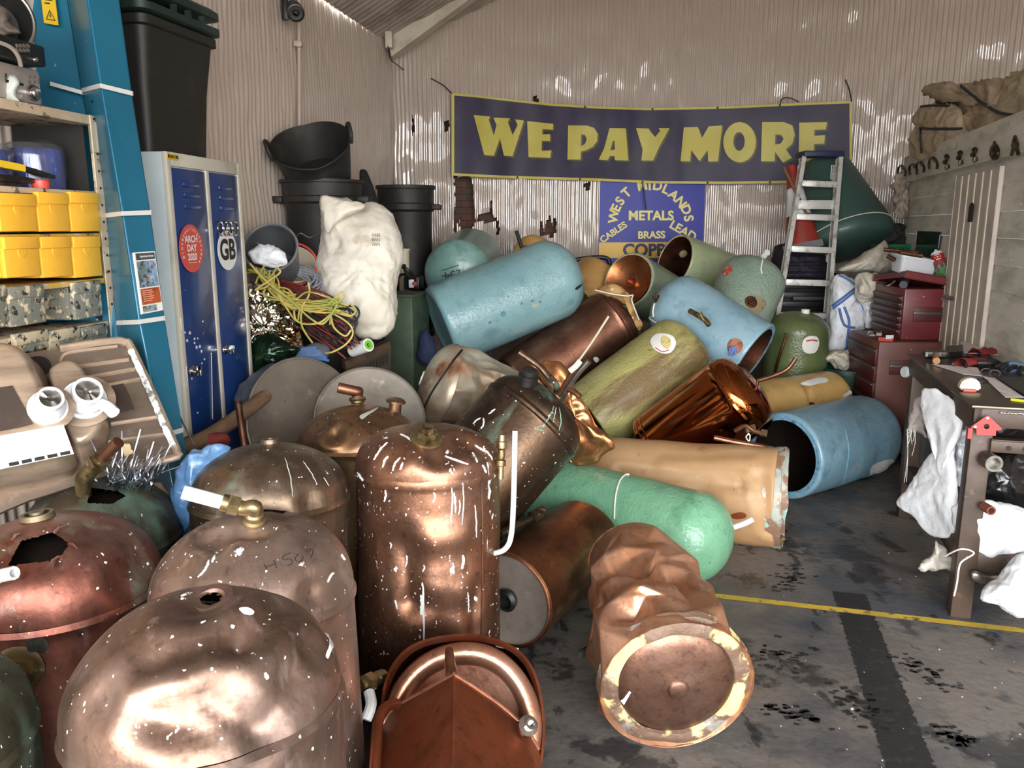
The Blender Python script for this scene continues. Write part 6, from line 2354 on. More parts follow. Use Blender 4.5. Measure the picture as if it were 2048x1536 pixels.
bm = inflate([(298, 975), (320, 965), (338, 985), (335, 1008), (318, 1010), (305, 995)], lambda x, y: 2.46, .04, .04, N=50, K=8, wr=(10, .02))
solo('brown_paper', 'crumpled pinkish brown paper below the silver wire tuft', 'paper', bm, mat('pinkish_paper', '#a58a7a', .7), ang=80)
bm = BM()
tube(bm, smooth([V(335, 818, 2.66), V(352, 822, 2.66), V(368, 850, 2.64), V(388, 890, 2.62)], 5), .003, 6)
solo('bent_wire', 'thin bent wire sticking out from the blue pillar foot', 'wire', bm, m_steel)
# grey discs
m_disc = mat('grey_disc', '#7c7266', .5, .35, [dict(col='#5f574d', scale=3, lo=.42, hi=.65), dict(col='#a39a8c', scale=14, lo=.62, hi=.74, amt=.6), dict(col='#4a4037', scale=26, lo=.68, hi=.74)], bump=(20, .15))
def gdisc(c, n, r, label, m=m_disc):
    t = Thing('round_disc', label, 'disc', c - Z3 * r, 'grey metal discs')
    bm = BM()
    M = frame(c, n)
    lathe(bm, [(0, -.008), (r * .5, -.007), (r * .97, -.002), (r, .002), (r, -.010), (r * .5, -.018), (0, -.02)], M, 80)
    t.part('plate', bm, m)
    bm = BM()
    tube(bm, [M @ Vector((r * math.cos(a), r * math.sin(a), -.002)) for a in [2 * math.pi * i / 64 for i in range(65)]], .006, 8, False)
    t.part('rim', bm, m)
gdisc(V(618, 850, 3.52), Vector((.75, -.60, .30)), .30, 'larger grey metal disc leaning behind the olive-brown tank, closest to the locker')
gdisc(V(742, 842, 3.62), Vector((.32, -.85, .42)), .25, 'smaller grey metal disc standing behind the bronze tank with the bent pipe')
# crate, green cabinet, tape, black pump
m_wood = mat('dark_crate_wood', '#5c4636', .7, 0, [dict(col='#3d2e24', scale=4, lo=.4, hi=.65, stretch=(1, 5, 5))], bump=(30, .3))
t = Thing('slatted_crate', 'brown crate with a mesh side under the big white sack', 'crate', V(740, 800, 4.3))
bm = BM()
pa = [V(698, 725, 4.15), V(775, 692, 4.62), V(779, 735, 4.62), V(740, 790, 4.4), V(700, 790, 4.15)]
plate(bm, [V(690, 724, 3.95), V(780, 682, 4.30), V(782, 694, 4.30), V(692, 740, 3.95)], Vector((-.03, .06, 0)))
fixn(bm)
t.part('top_rail', bm, m_wood, smooth_on=False)
bm = BM()
plate(bm, [V(692, 738, 3.97), V(782, 694, 4.32), V(782, 790, 4.32), V(692, 840, 3.97)], Vector((-.02, .04, 0)))
fixn(bm)
t.part('side_panel', bm, mat('crate_side', '#4d4030', .8), smooth_on=False)
bm = BM()
for i in range(10):
    u = .28 + i * .07
    a, b2 = V(692, 748, 3.95).lerp(V(782, 702, 4.30), u), V(692, 768, 3.95).lerp(V(782, 722, 4.30), u)
    tube(bm, [a, b2], .006, 4)
t.part('mesh_bars', bm, m_dark)
m_gcab = mat('worn_green_metal', '#4c5e49', .55, 0, [dict(col='#3a4838', scale=4, lo=.45, hi=.65), dict(col='#6b5a42', scale=16, lo=.62, hi=.68)], bump=(20, .2))
t = Thing('green_cabinet', 'worn green metal cabinet between the white sack and the teal tank', 'cabinet', Vector((V(812, 700, 5.0).x, V(812, 700, 5.0).y, 0)))
zc = V(815, 592, 5.0).z
bm = BM()
c = V(812, 700, 5.05)
R = Matrix.Rotation(-.25, 3, 'Z')
bx(bm, Vector((c.x, c.y + .1, zc / 2)), (.19, .30, zc), R, .008)
t.part('body', bm, m_gcab)
bm = BM()
bx(bm, Vector((c.x, c.y + .1, zc + .006)), (.21, .32, .016), R, .003)
t.part('lid', bm, m_gcab)
t = Thing('tape_reel', 'white and green paper roll at the foot of the white sack', 'roll', V(720, 690, 4.2))
M = frame(V(737, 690, 3.86), Vector((.7, -.6, .3))) @ Matrix.Scale(.8, 4)
bm = BM()
lathe(bm, [(.016, 0), (.040, 0), (.040, -.16), (.016, -.16)], M, 28)
t.part('roll', bm, m_paper)
bm = BM()
lathe(bm, [(.014, .001), (.030, .001), (.030, .003), (.014, .003), (.014, -.02)], M, 28)
t.part('green_end', bm, mat('lime_green', '#6fae3a', .5))
t = Thing('pump_unit', 'black hose pump with a white socket and red button, behind the green cabinet', 'pump', V(815, 580, 5.3))
bm = BM()
bx(bm, V(828, 565, 5.5), (.11, .12, .09), Matrix.Rotation(-.2, 3, 'Z'), .01)
t.part('housing', bm, m_black)
bm = BM()
bx(bm, V(823, 567, 5.40), (.035, .03, .055), None, .004)
t.part('socket', bm, m_wpl)
bm = BM()
lathe(bm, [(.014, 0), (.014, .02), (0, .022)], frame(V(828, 567, 5.38), Vector((.5, -.8, 0))), 14)
t.part('red_button', bm, m_red)
for k in range(3):
    bm = BM()
    tube(bm, smooth([V(800 + k * 4, 530, 5.4), V(815, 540 + k * 5, 5.38), V(833, 556 + k * 4, 5.45), V(845, 575, 5.5)], 5), .012, 8)
    t.part('hose', bm, m_ck)
bm = BM()
c = V(808, 575, 5.5)
tube(bm, [c + Vector((.06 * math.cos(a), 0, .09 * math.sin(a))) for a in [2 * math.pi * i / 24 for i in range(25)]], .010, 8, False)
t.part('hose_coil', bm, m_ck)
bm = BM()
P = V(808, 530, 5.7)
lathe(bm, [(0, -.3), (.035, -.3), (.04, .1), (.046, .1), (.046, .115), (0, .12)], frame(P, Z3), 20)
solo('cream_pot', 'narrow cream plastic pot behind the big white sack', 'pot', bm, mat('cream_tub', '#d8cbb4', .5))
bm = inflate([(838, 690), (850, 660), (868, 690), (872, 720), (848, 730), (836, 715)], lambda x, y: 5.0, .05, .05, N=40, K=8, wr=(10, .02))
solo('blue_rag_heap', 'dark blue cloth squeezed below the teal tank beside the green cabinet', 'cloth', bm, mat('navy_cloth', '#25304f', .8), ang=80)
bm = BM()
random.seed(9)
for i in range(7):
    bmesh.ops.create_icosphere(bm, subdivisions=2, radius=random.uniform(.02, .04), matrix=Matrix.Translation(V(random.uniform(845, 880), random.uniform(598, 612), 5.45)))
for v in bm.verts:
    v.co += Vector((noise.noise(v.co * 30), noise.noise(v.co * 30 + Vector((3, 3, 3))), noise.noise(v.co * 30 + Vector((7, 7, 7))))) * .02
solo('brass_scrap', 'heap of small dark brass fittings beneath the sea green tank', 'scrap', bm, m_brass, kind='stuff')
# generator frame below the sign
t = Thing('tube_frame', 'black tubular generator frame below the shop sign', 'frame', V(1195, 570, 6.6))
bm = BM()
tube(bm, smooth([V(1150, 520, 6.6), V(1175, 516, 6.6), V(1207, 515, 6.6), V(1218, 522, 6.6), V(1219, 545, 6.6), V(1218, 580, 6.6)], 5), .018, 10)
t.part('top_bar', bm, m_black)
bm = BM()
tube(bm, [V(1155, 530, 6.6), V(1218, 534, 6.6)], .010, 8)
tube(bm, [V(1165, 518, 6.6), V(1165, 560, 6.6)], .010, 8)
t.part('cross_bar', bm, m_black)
bm = BM()
tube(bm, smooth([V(1190, 548, 6.5), V(1203, 538, 6.5), V(1217, 532, 6.5)], 4), .015, 8)
t.part('lever', bm, m_black)
bm = BM()
bx(bm, V(1205, 550, 6.75), (.16, .05, .10), None, .01)
t.part('tank', bm, m_paper)
# ================================================================ banner and shop sign on the back wall
from mathutils.geometry import tessellate_polygon
m_purple = mat('purple_vinyl', '#241a3a', .5, 0, [dict(col='#1a122e', scale=2.2, lo=.42, hi=.68), dict(col='#3a2f55', scale=5, lo=.6, hi=.75, amt=.5)], bump=(5, .4), bump2=(260, .15))
m_byel = mat('banner_yellow', '#bfb24e', .45, 0, [dict(col='#a99b36', scale=4, lo=.5, hi=.72, amt=.6)], bump=(260, .15))
m_bolive = mat('banner_shadow_olive', '#4e4a1f', .5)
BT = [(903, 186), (950, 190), (1000, 196), (1100, 207), (1200, 213), (1300, 216), (1450, 213), (1580, 207), (1704, 202)]
BB = [(903, 351), (1000, 356), (1200, 362), (1310, 367), (1450, 368), (1600, 366), (1704, 366)]
def inter(tab, x):
    for (a, ya), (b, yb) in zip(tab, tab[1:]):
        if x <= b:
            return ya + (yb - ya) * (x - a) / (b - a)
    return tab[-1][1]
def ban(px, py, k=0.0):
    h, n = hit(BV_BACK, px, py)
    f = .020 * noise.noise(Vector((px * .006, py * .012, 3))) + .012 * noise.noise(Vector((px * .02, py * .006 + px * .006, 9)))
    return h - ray(px, py).normalized() * (.11 + f + k)
bn = Thing('banner', 'long purple banner with yellow lettering WE PAY MORE stretched across the corrugated wall', 'banner', ban(1300, 362))
def grid_sheet(bm, x0, x1, fy0, fy1, nx, ny, k, thick=.003):
    R = []
    for i in range(nx + 1):
        x = x0 + (x1 - x0) * i / nx
        R.append([bm.verts.new(ban(x, fy0(x) + (fy1(x) - fy0(x)) * j / ny, k)) for j in range(ny + 1)])
    for a, b in zip(R, R[1:]):
        for j in range(ny):
            bm.faces.new((a[j], a[j + 1], b[j + 1], b[j]))
bm = BM()
grid_sheet(bm, 903, 1704, lambda x: inter(BT, x), lambda x: inter(BB, x), 140, 26, 0)
bn.part('sheet', bm, m_purple, ang=80)
bm = BM()
grid_sheet(bm, 903, 1704, lambda x: inter(BT, x), lambda x: inter(BT, x) + 4.5, 140, 2, .004)
grid_sheet(bm, 903, 1704, lambda x: inter(BB, x) - 5, lambda x: inter(BB, x), 140, 2, .004)
grid_sheet(bm, 903, 908.5, lambda x: inter(BT, x) + 4.5, lambda x: inter(BB, x) - 5, 2, 26, .004)
grid_sheet(bm, 1699, 1704, lambda x: inter(BT, x) + 4.5, lambda x: inter(BB, x) - 5, 2, 26, .004)
bn.part('border', bm, m_byel, ang=80, label='yellow border')
def zA(pts):
    return [(850 + x / 2.56, y / 2.56) for x, y in pts]
def zB(pts):
    return [(1450 + x / 2.56, y / 2.56) for x, y in pts]
def ell(cx, cy, rx, ry, n=24):
    return [(cx + rx * math.cos(2 * math.pi * i / n), cy + ry * math.sin(2 * math.pi * i / n)) for i in range(n)]
GLY = [
    ('W', zA([(249, 588), (334, 597), (326, 612), (352, 694), (366, 640), (350, 602), (436, 606), (424, 625), (448, 692), (474, 640), (461, 611), (507, 617), (448, 800), (404, 797), (384, 708), (353, 797), (303, 793)]), None),
    ('E', zA([(523, 620), (657, 634), (655, 664), (602, 661), (600, 688), (641, 687), (640, 722), (598, 722), (597, 772), (648, 770), (640, 808), (530, 804)]), None),
    ('P', zA([(733, 642), (830, 643), (866, 655), (884, 685), (882, 722), (860, 752), (824, 770), (799, 776), (797, 817), (729, 817)]), zA([(800, 688), (818, 690), (828, 712), (818, 738), (799, 748)])),
    ('A', zA([(945, 656), (1028, 657), (1041, 822), (972, 820), (970, 798), (946, 799), (940, 814), (932, 820), (889, 817), (917, 760)]), zA([(962, 722), (970, 720), (972, 766), (948, 770)])),
    ('Y', zA([(1080, 656), (1146, 658), (1152, 670), (1178, 702), (1204, 670), (1196, 656), (1252, 656), (1196, 758), (1168, 822), (1107, 822), (1114, 765)]), None),
    ('M', zA([(1325, 652), (1397, 650), (1418, 706), (1452, 647), (1522, 642), (1500, 826), (1450, 828), (1447, 768), (1405, 826), (1363, 768), (1357, 826), (1308, 826)]), None),
    ('O', zB(ell(75, 728, 84, 103)), zB(ell(72, 724, 29, 48))),
    ('R', zB([(190, 625), (300, 625), (345, 642), (357, 690), (345, 735), (312, 765), (342, 808), (296, 833), (256, 776), (254, 826), (184, 826)]), zB([(258, 688), (288, 690), (300, 712), (285, 735), (256, 740)])),
    ('E', zB([(380, 628), (524, 625), (515, 663), (458, 665), (456, 695), (512, 692), (508, 735), (456, 738), (454, 786), (530, 783), (522, 826), (377, 826)]), None)]
def glyph(bm, outer, hole, dx, dy, k):
    loops = [[Vector((x + dx, y + dy, 0)) for x, y in outer]]
    if hole:
        loops.append([Vector((x + dx, y + dy, 0)) for x, y in hole])
    flat = [p for l in loops for p in l]
    g = BM()
    vs = [g.verts.new(p) for p in flat]
    for t in tessellate_polygon(loops):
        try:
            g.faces.new([vs[i] for i in t])
        except ValueError:
            pass
    for _ in range(3):
        bmesh.ops.subdivide_edges(g, edges=[e for e in g.edges if e.calc_length() > 7], cuts=1)
        bmesh.ops.triangulate(g, faces=g.faces)
    mp = {v: bm.verts.new(ban(v.co.x, v.co.y, k)) for v in g.verts}
    for f in g.faces:
        bm.faces.new([mp[v] for v in f.verts])
    g.free()
for ch, o_, h_ in GLY:
    bm = BM()
    glyph(bm, o_, h_, 0, 0, .012)
    L_ = bn.part('letter', bm, m_byel, label='yellow letter ' + ch)
    bm = BM()
    glyph(bm, o_, h_, 3.2, 3.0, .007)
    bn.part('letter_shadow', bm, m_bolive, under=L_)
bm = BM()
for x in (1035, 1160, 1285, 1415, 1540):
    P = ban(x, inter(BB, x) - 2.5, .006)
    lathe(bm, [(0, .002), (.010, .002), (.010, 0)], frame(P, (P - CAM) * -1), 12)
for x in (1170, 1305, 1435, 1560):
    P = ban(x, inter(BT, x) + 2.5, .006)
    lathe(bm, [(0, .002), (.010, .002), (.010, 0)], frame(P, (P - CAM) * -1), 12)
bn.part('eyelets', bm, m_ink)
bm = BM()
for pts in ([(903, 187), (885, 172), (860, 158)], [(1703, 203), (1698, 180), (1690, 160)], [(1560, 208), (1565, 197), (1580, 196), (1598, 204)], [(1285, 366), (1288, 390), (1292, 420)]):
    tube(bm, smooth([ban(x, y, .01) if y > 180 else onback(x, y, .03) for x, y in pts], 5), .005, 6)
bn.part('tie_wires', bm, m_ink)

m_sblue = mat('sign_blue', '#31389a', .5, 0, [dict(col='#2a3186', scale=2, lo=.45, hi=.7)])
m_syel = mat('sign_yellow', '#d9a92c', .4)
m_slet = mat('sign_cream', '#e6da8c', .6)
S0 = onback(1305, 430, .04)
_sd = onback(1412, 430, .04) - onback(1198, 430, .04)
Sn = Vector((_sd.y, -_sd.x, 0)).normalized()
S0 = S0 + Sn * .02
def sg(px, py, k=0.0):
    return OP(px, py, S0 + Sn * k, Sn)
st = Thing('shop_sign', 'blue and yellow shop sign reading WEST MIDLANDS METALS fixed below the purple banner', 'sign', sg(1303, 525))
bm = BM()
plate(bm, [sg(1201, 358), sg(1411, 358), sg(1405, 527), sg(1196, 527)], Vector((0, .012, 0)))
fixn(bm)
st.part('board', bm, m_sblue, smooth_on=False)
bm = BM()
bm.faces.new([bm.verts.new(sg(x, y, .004)) for x, y in ((1198, 485), (1407, 484), (1406, 516), (1197, 516))])
st.part('yellow_band', bm, m_syel, smooth_on=False)
bm = BM()
def st_text(bm, s, px, py, size, rot=0, k=.008, bold=0, xs=1):
    c, q = math.cos(math.radians(rot)), math.sin(math.radians(rot))
    text_bm(bm, s, size, lambda x, y: sg(px + x * c - y * q, py - (x * q + y * c), k), bold=bold, xs=xs)
ARC = [('W', 968, 1108, 82), ('E', 980, 1066, 66), ('S', 1000, 1030, 54), ('T', 1032, 988, 42), ('M', 1112, 953, 12), ('I', 1150, 952, 3), ('D', 1190, 953, -8), ('L', 1232, 970, -24), ('A', 1272, 1000, -40), ('N', 1308, 1036, -54), ('D', 1335, 1074, -66), ('S', 1348, 1118, -80)]
for ch, x, y, r in ARC:
    st_text(bm, ch, 850 + x / 2.56, y / 2.56, 26, r, bold=.9)
st_text(bm, 'METALS', 1302, 432, 26, 0, bold=.9)
st_text(bm, 'BRASS', 1303, 470.5, 20, 1, bold=.7)
st_text(bm, 'CABLES', 1227, 465, 18, 34, bold=.6)
st_text(bm, 'LEAD', 1366, 462, 24, -30, bold=.8)
st.part('lettering', bm, m_slet, smooth_on=False)
bm = BM()
st_text(bm, 'COPPER', 1306, 501, 33, 0, bold=1.3)
st.part('lettering', bm, mat('sign_navy', '#22264f', .5), smooth_on=False, label='navy lettering on the yellow band')

# ================================================================ garden shed at the right
m_shed = mat('shed_paint', '#d9d3c6', .6, 0, [dict(col='#8f8778', scale=3, lo=.45, hi=.7, amt=.6, stretch=(1, 1, 4)), dict(col='#6d6456', scale=20, lo=.66, hi=.74, amt=.7)], bump=(30, .2, (1, 1, 4)))
m_door = mat('shed_door_paint', '#c9bdb2', .55, 0, [dict(col='#8f8072', scale=4, lo=.45, hi=.7, amt=.5)], bump=(30, .15))
m_bead = mat('pale_bead', '#cfc5ae', .55)
HO = W(1813, 450, 6.6)
HO.z = 0
h1 = Vector((-.262, -.965, 0)).normalized()      # along the shed front, towards the camera
hn = Vector((-.965, .262, 0)).normalized()       # out of the shed front
def hp(px, py):
    P = OP(px, py, HO, hn)
    return (P - HO).dot(h1), P.z
def hbx(bm, a, b, c, bev=0):
    fbx(bm, HO, h1, hn, a, b, c, bev)
HT = hp(1830, 356)[1]
shd = Thing('garden_shed', 'grey painted plank shed with a narrow plank door at the right of the workshop', 'shed', HO + h1 * 1.5)
bm = BM()
LEN = 3.45
for i in range(int(HT / .135) + 1):
    z0 = i * .135
    z1_ = min(z0 + .132, HT)
    # lapped plank: thicker at its foot
    q = [(0, .0), (0, .014), (1, .006), (1, .0)]
    pts = [HO + hn * y + Z3 * (z0 + (z1_ - z0) * t) for t, y in q]
    plate(bm, pts, h1 * LEN)
for i in range(int(HT / .135) + 1):
    z0 = i * .135
    z1_ = min(z0 + .132, HT)
    back = Vector((-hn.x, -hn.y, 0))
    pts = [HO + Vector((-h1.x, -h1.y, 0)) * y + Z3 * (z0 + (z1_ - z0) * t) for t, y in ((0, 0), (0, .014), (1, .006), (1, 0))]
    plate(bm, pts, back * .9)
fixn(bm)
shd.part('plank_wall', bm, m_shed, smooth_on=False)
bm = BM()
hbx(bm, (-.02, LEN), (-.95, .02), (HT, HT + .02))
shd.part('roof_board', bm, m_shed, smooth_on=False)
f0, f1_ = hp(1830, 352)[1], hp(1830, 330)[1]
FH = .20
bm = BM()
hbx(bm, (-.06, LEN), (.02, .05), (HT - .02, HT + FH - .03), .004)
shd.part('fascia', bm, m_shed)
bm = BM()
d0s, d1s = hp(1912, 480)[0], hp(1999, 480)[0]
dt = hp(1925, 352)[1]
hbx(bm, (d0s, d1s), (.016, .034), (.05, dt), .003)
dr = shd.part('door', bm, m_door)
bm = BM()
for i in range(1, 6):
    s = d0s + (d1s - d0s) * i / 6
    hbx(bm, (s - .006, s + .006), (.034, .038), (.05, dt - .01), .001)
shd.part('beading', bm, m_bead, under=dr)
sl, zl_ = hp(1957, 425)
bm = BM()
zA_, zB_ = hp(1957, 444)[1], hp(1957, 405)[1]
M = frame(HO + h1 * sl + hn * .0345 + Z3 * (zB_ - .03), hn, Z3)
ol = [(-.05, zA_ - zB_ + .03), (.05, zA_ - zB_ + .03)] + [(.05 * math.cos(a), .03 * math.sin(a)) for a in [math.pi * i / 10 for i in range(11)]]
plate(bm, [HO + h1 * (sl + x) + hn * .0395 + Z3 * (zB_ - .03 + y) for x, y in ol], hn * .001)
fixn(bm)
shd.part('slot', bm, m_void, under=dr, smooth_on=False)
bm = BM()
s, z = hp(1920, 598)
tube(bm, [HO + h1 * s + hn * .03 + Z3 * z, HO + h1 * s + hn * .09 + Z3 * (z + .01), HO + h1 * (s + .03) + hn * .10 + Z3 * z], .012, 8)
shd.part('handle', bm, m_steel, under=dr)
bm = BM()
w0, w1 = hp(1838, 490)[0], hp(1884, 490)[0]
wz0, wz1 = hp(1860, 511)[1], hp(1860, 469)[1]
hbx(bm, (w0 - .02, w1 + .02), (.0, .020), (wz0 - .02, wz1 + .02), .002)
hbx(bm, (w0, w1), (.018, .022), (wz0, wz1))
wn = shd.part('window', bm, mat('dark_shed_glass', '#20241f', .12, 0, [dict(col='#3c4a42', scale=6, lo=.5, hi=.7)]))
bm = BM()
random.seed(8)
for k in range(60):
    s, z = random.uniform(.1, LEN - .1), (random.randint(4, 14)) * .135 + .03
    P = HO + h1 * s + hn * .015 + Z3 * z
    lathe(bm, [(0, .002), (.004, .001), (.004, -.002)], frame(P, hn, Z3), 6)
shd.part('nail_heads', bm, mat('pale_nail', '#c9c2b4', .5))
# harness brasses and old keys on the fascia
m_hb = mat('tarnished_harness_brass', '#6f6048', .42, .8, [dict(col='#3a3024', scale=14, lo=.45, hi=.62)])
def onf(px, py, k=.056):
    return OP(px, py, HO + hn * k, hn)
spots = [(1803, 345, 14, 'ring'), (1826, 342, 14, 'ring'), (1840, 338, 14, 'ring'), (1866, 330, 15, 'ring'), (1892, 325, 14, 'bar'), (1919, 317, 13, 'bar'), (1948, 311, 13, 'bar'), (1989, 301, 17, 'oval'), (2030, 291, 18, 'spread')]
names_ = ['hoop-shaped harness fitting hanging from the shed corner', 'horseshoe-shaped fitting second from the shed corner', 'hooked harness fitting third from the shed corner', 'large pale horseshoe fitting fourth from the shed corner',
          'twisted iron key on the shed fascia, fifth from the corner', 'knobbly iron figure on the shed fascia, sixth from the corner', 'curly iron figure on the shed fascia, seventh from the corner', 'oval pierced harness brass on the shed fascia', 'spread-legged iron fitting on the shed fascia nearest the door end']
for (x, y, s, k), lb_ in zip(spots, names_):
    bm = BM()
    if k == 'ring':
        q = [onf(x + s * .55 * math.cos(a), y + s * math.sin(a), .060 + .01 * math.sin(a)) for a in [math.pi * (-.15 + 1.3 * i / 18) + math.pi for i in range(19)]]
        tube(bm, q, .009, 8)
        tube(bm, [onf(x, y - s), onf(x + 2, y - s * .5, .07)], .008, 6)
    elif k == 'oval':
        tube(bm, [onf(x + s * .4 * math.cos(a), y + 3 + s * .8 * math.sin(a), .06) for a in [2 * math.pi * i / 24 for i in range(25)]], .009, 8, False)
        tube(bm, [onf(x, y - s), onf(x, y + s * .7, .064)], .014, 8, rr=[.008, .016])
    elif k == 'spread':
        tube(bm, [onf(x, y - s), onf(x, y, .07)], .012, 8, rr=[.008, .018])
        tube(bm, [onf(x, y - 4, .066), onf(x - 7, y + s)], .009, 8)
        tube(bm, [onf(x, y - 4, .066), onf(x + 7, y + s)], .009, 8)
    else:
        zz = smooth([onf(x + dx, y + dy, .064) for dx, dy in ((0, -s), (3, -s * .5), (-3, 0), (3, s * .5), (-1, s))], 4)
        tube(bm, zz, .012, 8, rr=[.010 + .006 * math.sin(i * 1.1) for i in range(len(zz))])
    solo('harness_fitting', lb_, 'fitting', bm, m_hb, group='harness brasses along the shed fascia')
# sacks on the shed roof
m_tan = mat('tan_sacking', '#b5a388', .8, 0, [dict(col='#94795a', scale=3, lo=.45, hi=.7, amt=.7), dict(col='#c9b394', scale=5, lo=.6, hi=.75, amt=.5)], bump=(200, .2), bump2=(12, .5))
m_seam = mat('blue_black_seam', '#2c3038', .8)
def zC(pts):
    return [(1450 + x / 2.56, y / 2.56) for x, y in pts]
def rd(x, y):
    t = (min(max(x, 1815), 2080) - 1815) / 233
    return 5.95 - 1.75 * t
def soft(name, label, cat, pts, dfun, tf, tb, m, wr=(7, .025), seed=0, cen=None, seams=(), sm=None, group=None, power=.6, fine=(22, .35), N=100, K=18):
    bm = inflate(pts, dfun, tf, tb, wr=wr, seed=seed, cen=cen, power=power, fine=fine, N=N, K=K)
    bv = BVHTree.FromBMesh(bm)
    c = Vector((sum(v.co.x for v in bm.verts), sum(v.co.y for v in bm.verts), 0)) / len(bm.verts)
    c.z = min(v.co.z for v in bm.verts)
    t = Thing(name, label, cat, c, group)
    t.part('body', bm, m, ang=80)
    if seams:
        for pts2 in seams:
            b = BM()
            q = []
            for p in smooth([Vector((x, y, 0)) for x, y in pts2], 6):
                P, n = hit(bv, p.x, p.y)
                if P is not None:
                    q.append(P + n * .004)
            if len(q) > 2:
                tube(b, q, .009, 6)
                t.part('seam', b, sm or m_seam)
            else:
                b.free()
    return t
soft('tan_sack', 'lower folded tan sack with dark stitched seams on the shed roof, nearest the wall', 'sack', zC([(950, 795), (945, 720), (975, 650), (970, 610), (1010, 545), (1090, 538), (1190, 545), (1215, 600), (1225, 660), (1285, 735), (1200, 765), (1130, 785), (1040, 805), (1000, 812)]), lambda x, y: rd(x, y), .16, .12, m_tan, (7, .024), 41,
     seams=[zC([(1000, 655), (1060, 660), (1130, 660), (1215, 662)]), zC([(1005, 660), (1005, 700), (1010, 780)]), zC([(1005, 548), (1060, 543), (1150, 545)])])
soft('tan_sack', 'upper spread tan sack with a long dark seam on the shed roof', 'sack', zC([(1030, 450), (1080, 436), (1150, 432), (1210, 440), (1350, 420), (1420, 425), (1470, 390), (1535, 365), (1640, 350), (1640, 640), (1531, 660), (1400, 690), (1290, 735), (1235, 660), (1205, 580), (1190, 500), (1110, 482), (1030, 487)]), lambda x, y: rd(x, y) + .12, .20, .12, m_tan, (6, .04), 43, cen=zC([(1380, 560)])[0],
     seams=[zC([(1210, 442), (1270, 490), (1340, 540), (1420, 580), (1530, 592)]), zC([(1205, 570), (1220, 640), (1250, 690), (1288, 730)])])
soft('cream_cloth', 'small crumpled cream cloth hanging at the shed roof edge', 'cloth', zC([(1150, 760), (1165, 715), (1200, 692), (1245, 700), (1262, 735), (1230, 760), (1180, 775)]), lambda x, y: rd(x, y) - .22, .08, .05, m_sack, (14, .02), 45, N=60, K=10)
soft('dark_cloth', 'dark brown cloth behind the tan sacks at the wall end of the shed', 'cloth', zC([(1085, 505), (1110, 480), (1170, 475), (1200, 500), (1195, 545), (1120, 540), (1090, 530)]), lambda x, y: rd(x, y) + .15, .08, .05, mat('dark_brown_cloth', '#5d4d3c', .85), (10, .02), 47, N=60, K=10)
soft('hanging_rag', 'bundle of pale rags hanging at the shed corner', 'rags', zC([(880, 900), (925, 880), (932, 960), (930, 1060), (915, 1120), (890, 1105), (865, 1060), (870, 980), (860, 950)]), lambda x, y: 6.35, .06, .05, mat('pale_rags', '#a99c8c', .8, 0, [dict(col='#7d7062', scale=9, lo=.45, hi=.6)]), (13, .03), 49, N=70, K=12)

# ================================================================ ladder, cone, tub behind
m_alu = mat('worn_aluminium', '#d6d4ce', .42, .35, [dict(col='#8d887e', scale=12, lo=.5, hi=.68), dict(col='#6d5a4a', scale=22, lo=.64, hi=.7, metal=0)], bump=(40, .1))
m_tread = mat('dirty_tread', '#7a6d5f', .7, .2, [dict(col='#4d443b', scale=14, lo=.45, hi=.65)])
ld = Thing('step_ladder', 'worn aluminium step ladder with a dark blue top plate, standing before the dark green tub', 'ladder', Vector((V(1610, 720, 5.75).x, 5.6, 0)))
LT, LBt = V(1606, 316, 6.30), V(1552, 640, 6.12)
RT_, RB = V(1679, 316, 6.30), V(1645, 742, 6.08)
LBt = LT + (LBt - LT) * 1.38
RB = RT_ + (RB - RT_) * 1.10
def rail(a, b, w, d, nm, m=m_alu):
    bm = BM()
    z = (b - a).normalized()
    x = (RT_ - LT).normalized()
    x = (x - z * x.dot(z)).normalized()
    y = z.cross(x)
    R = Matrix((x, y, z)).transposed()
    bx(bm, (a + b) / 2, (w, d, (b - a).length), R, .003)
    return ld.part(nm, bm, m)
rail(LT, LBt, .026, .07, 'rail')
rail(RT_, RB, .026, .07, 'rail')
def lt(y):
    return LT.lerp(LBt, (y - 316) / (proj(LBt)[1] - 316)), RT_.lerp(RB, (y - 316) / (proj(RB)[1] - 316))
for y in (364, 432, 497, 563, 628):
    a, b = lt(y)[0], lt(y + 3)[1]
    bm = BM()
    x = (b - a).normalized()
    y2 = Vector((-x.y, x.x, 0)).normalized()
    R = Matrix((x, y2, x.cross(y2))).transposed()
    bx(bm, (a + b) / 2 + y2 * .0, ((b - a).length - .02, .09, .012), R, .002)
    tr = ld.part('step', bm, m_tread)
    bm = BM()
    bx(bm, (a + b) / 2 - y2 * .046 - Z3 * .018, ((b - a).length - .02, .006, .045), R, .001)
    ld.part('step_front', bm, m_alu, under=tr)
a, b = lt(412)
bm = BM()
bx(bm, (a + b) / 2 + Vector((0, .03, .0)), ((b - a).length - .01, .01, .07), Matrix.Rotation(math.atan2((b - a).y, (b - a).x), 3, 'Z'), .002)
ld.part('cross_plate', bm, m_alu)
bm = BM()
bx(bm, (LT + RT_) / 2 + Vector((.005, .05, .03)), (.32, .20, .045), Matrix.Rotation(.02, 3, 'Z'), .008)
ld.part('top_plate', bm, mat('navy_plastic', '#20264a', .5))
rail(LT + Vector((.01, .08, -.05)), Vector((V(1562, 640, 6.6).x, 6.62, 0.0)), .020, .03, 'rear_leg')
rail(RT_ + Vector((-.01, .08, -.05)), Vector((V(1650, 742, 6.6).x, 6.62, 0.0)), .020, .03, 'rear_leg')
m_cone = mat('cone_red', '#a8392c', .5, 0, [dict(col='#7d2a22', scale=5, lo=.45, hi=.7)])
cA, cB = V(1606, 492, 6.42), V(1583, 333, 6.42)
tc_ = Thing('traffic_cone', 'red and white traffic cone behind the step ladder', 'cone', cA)
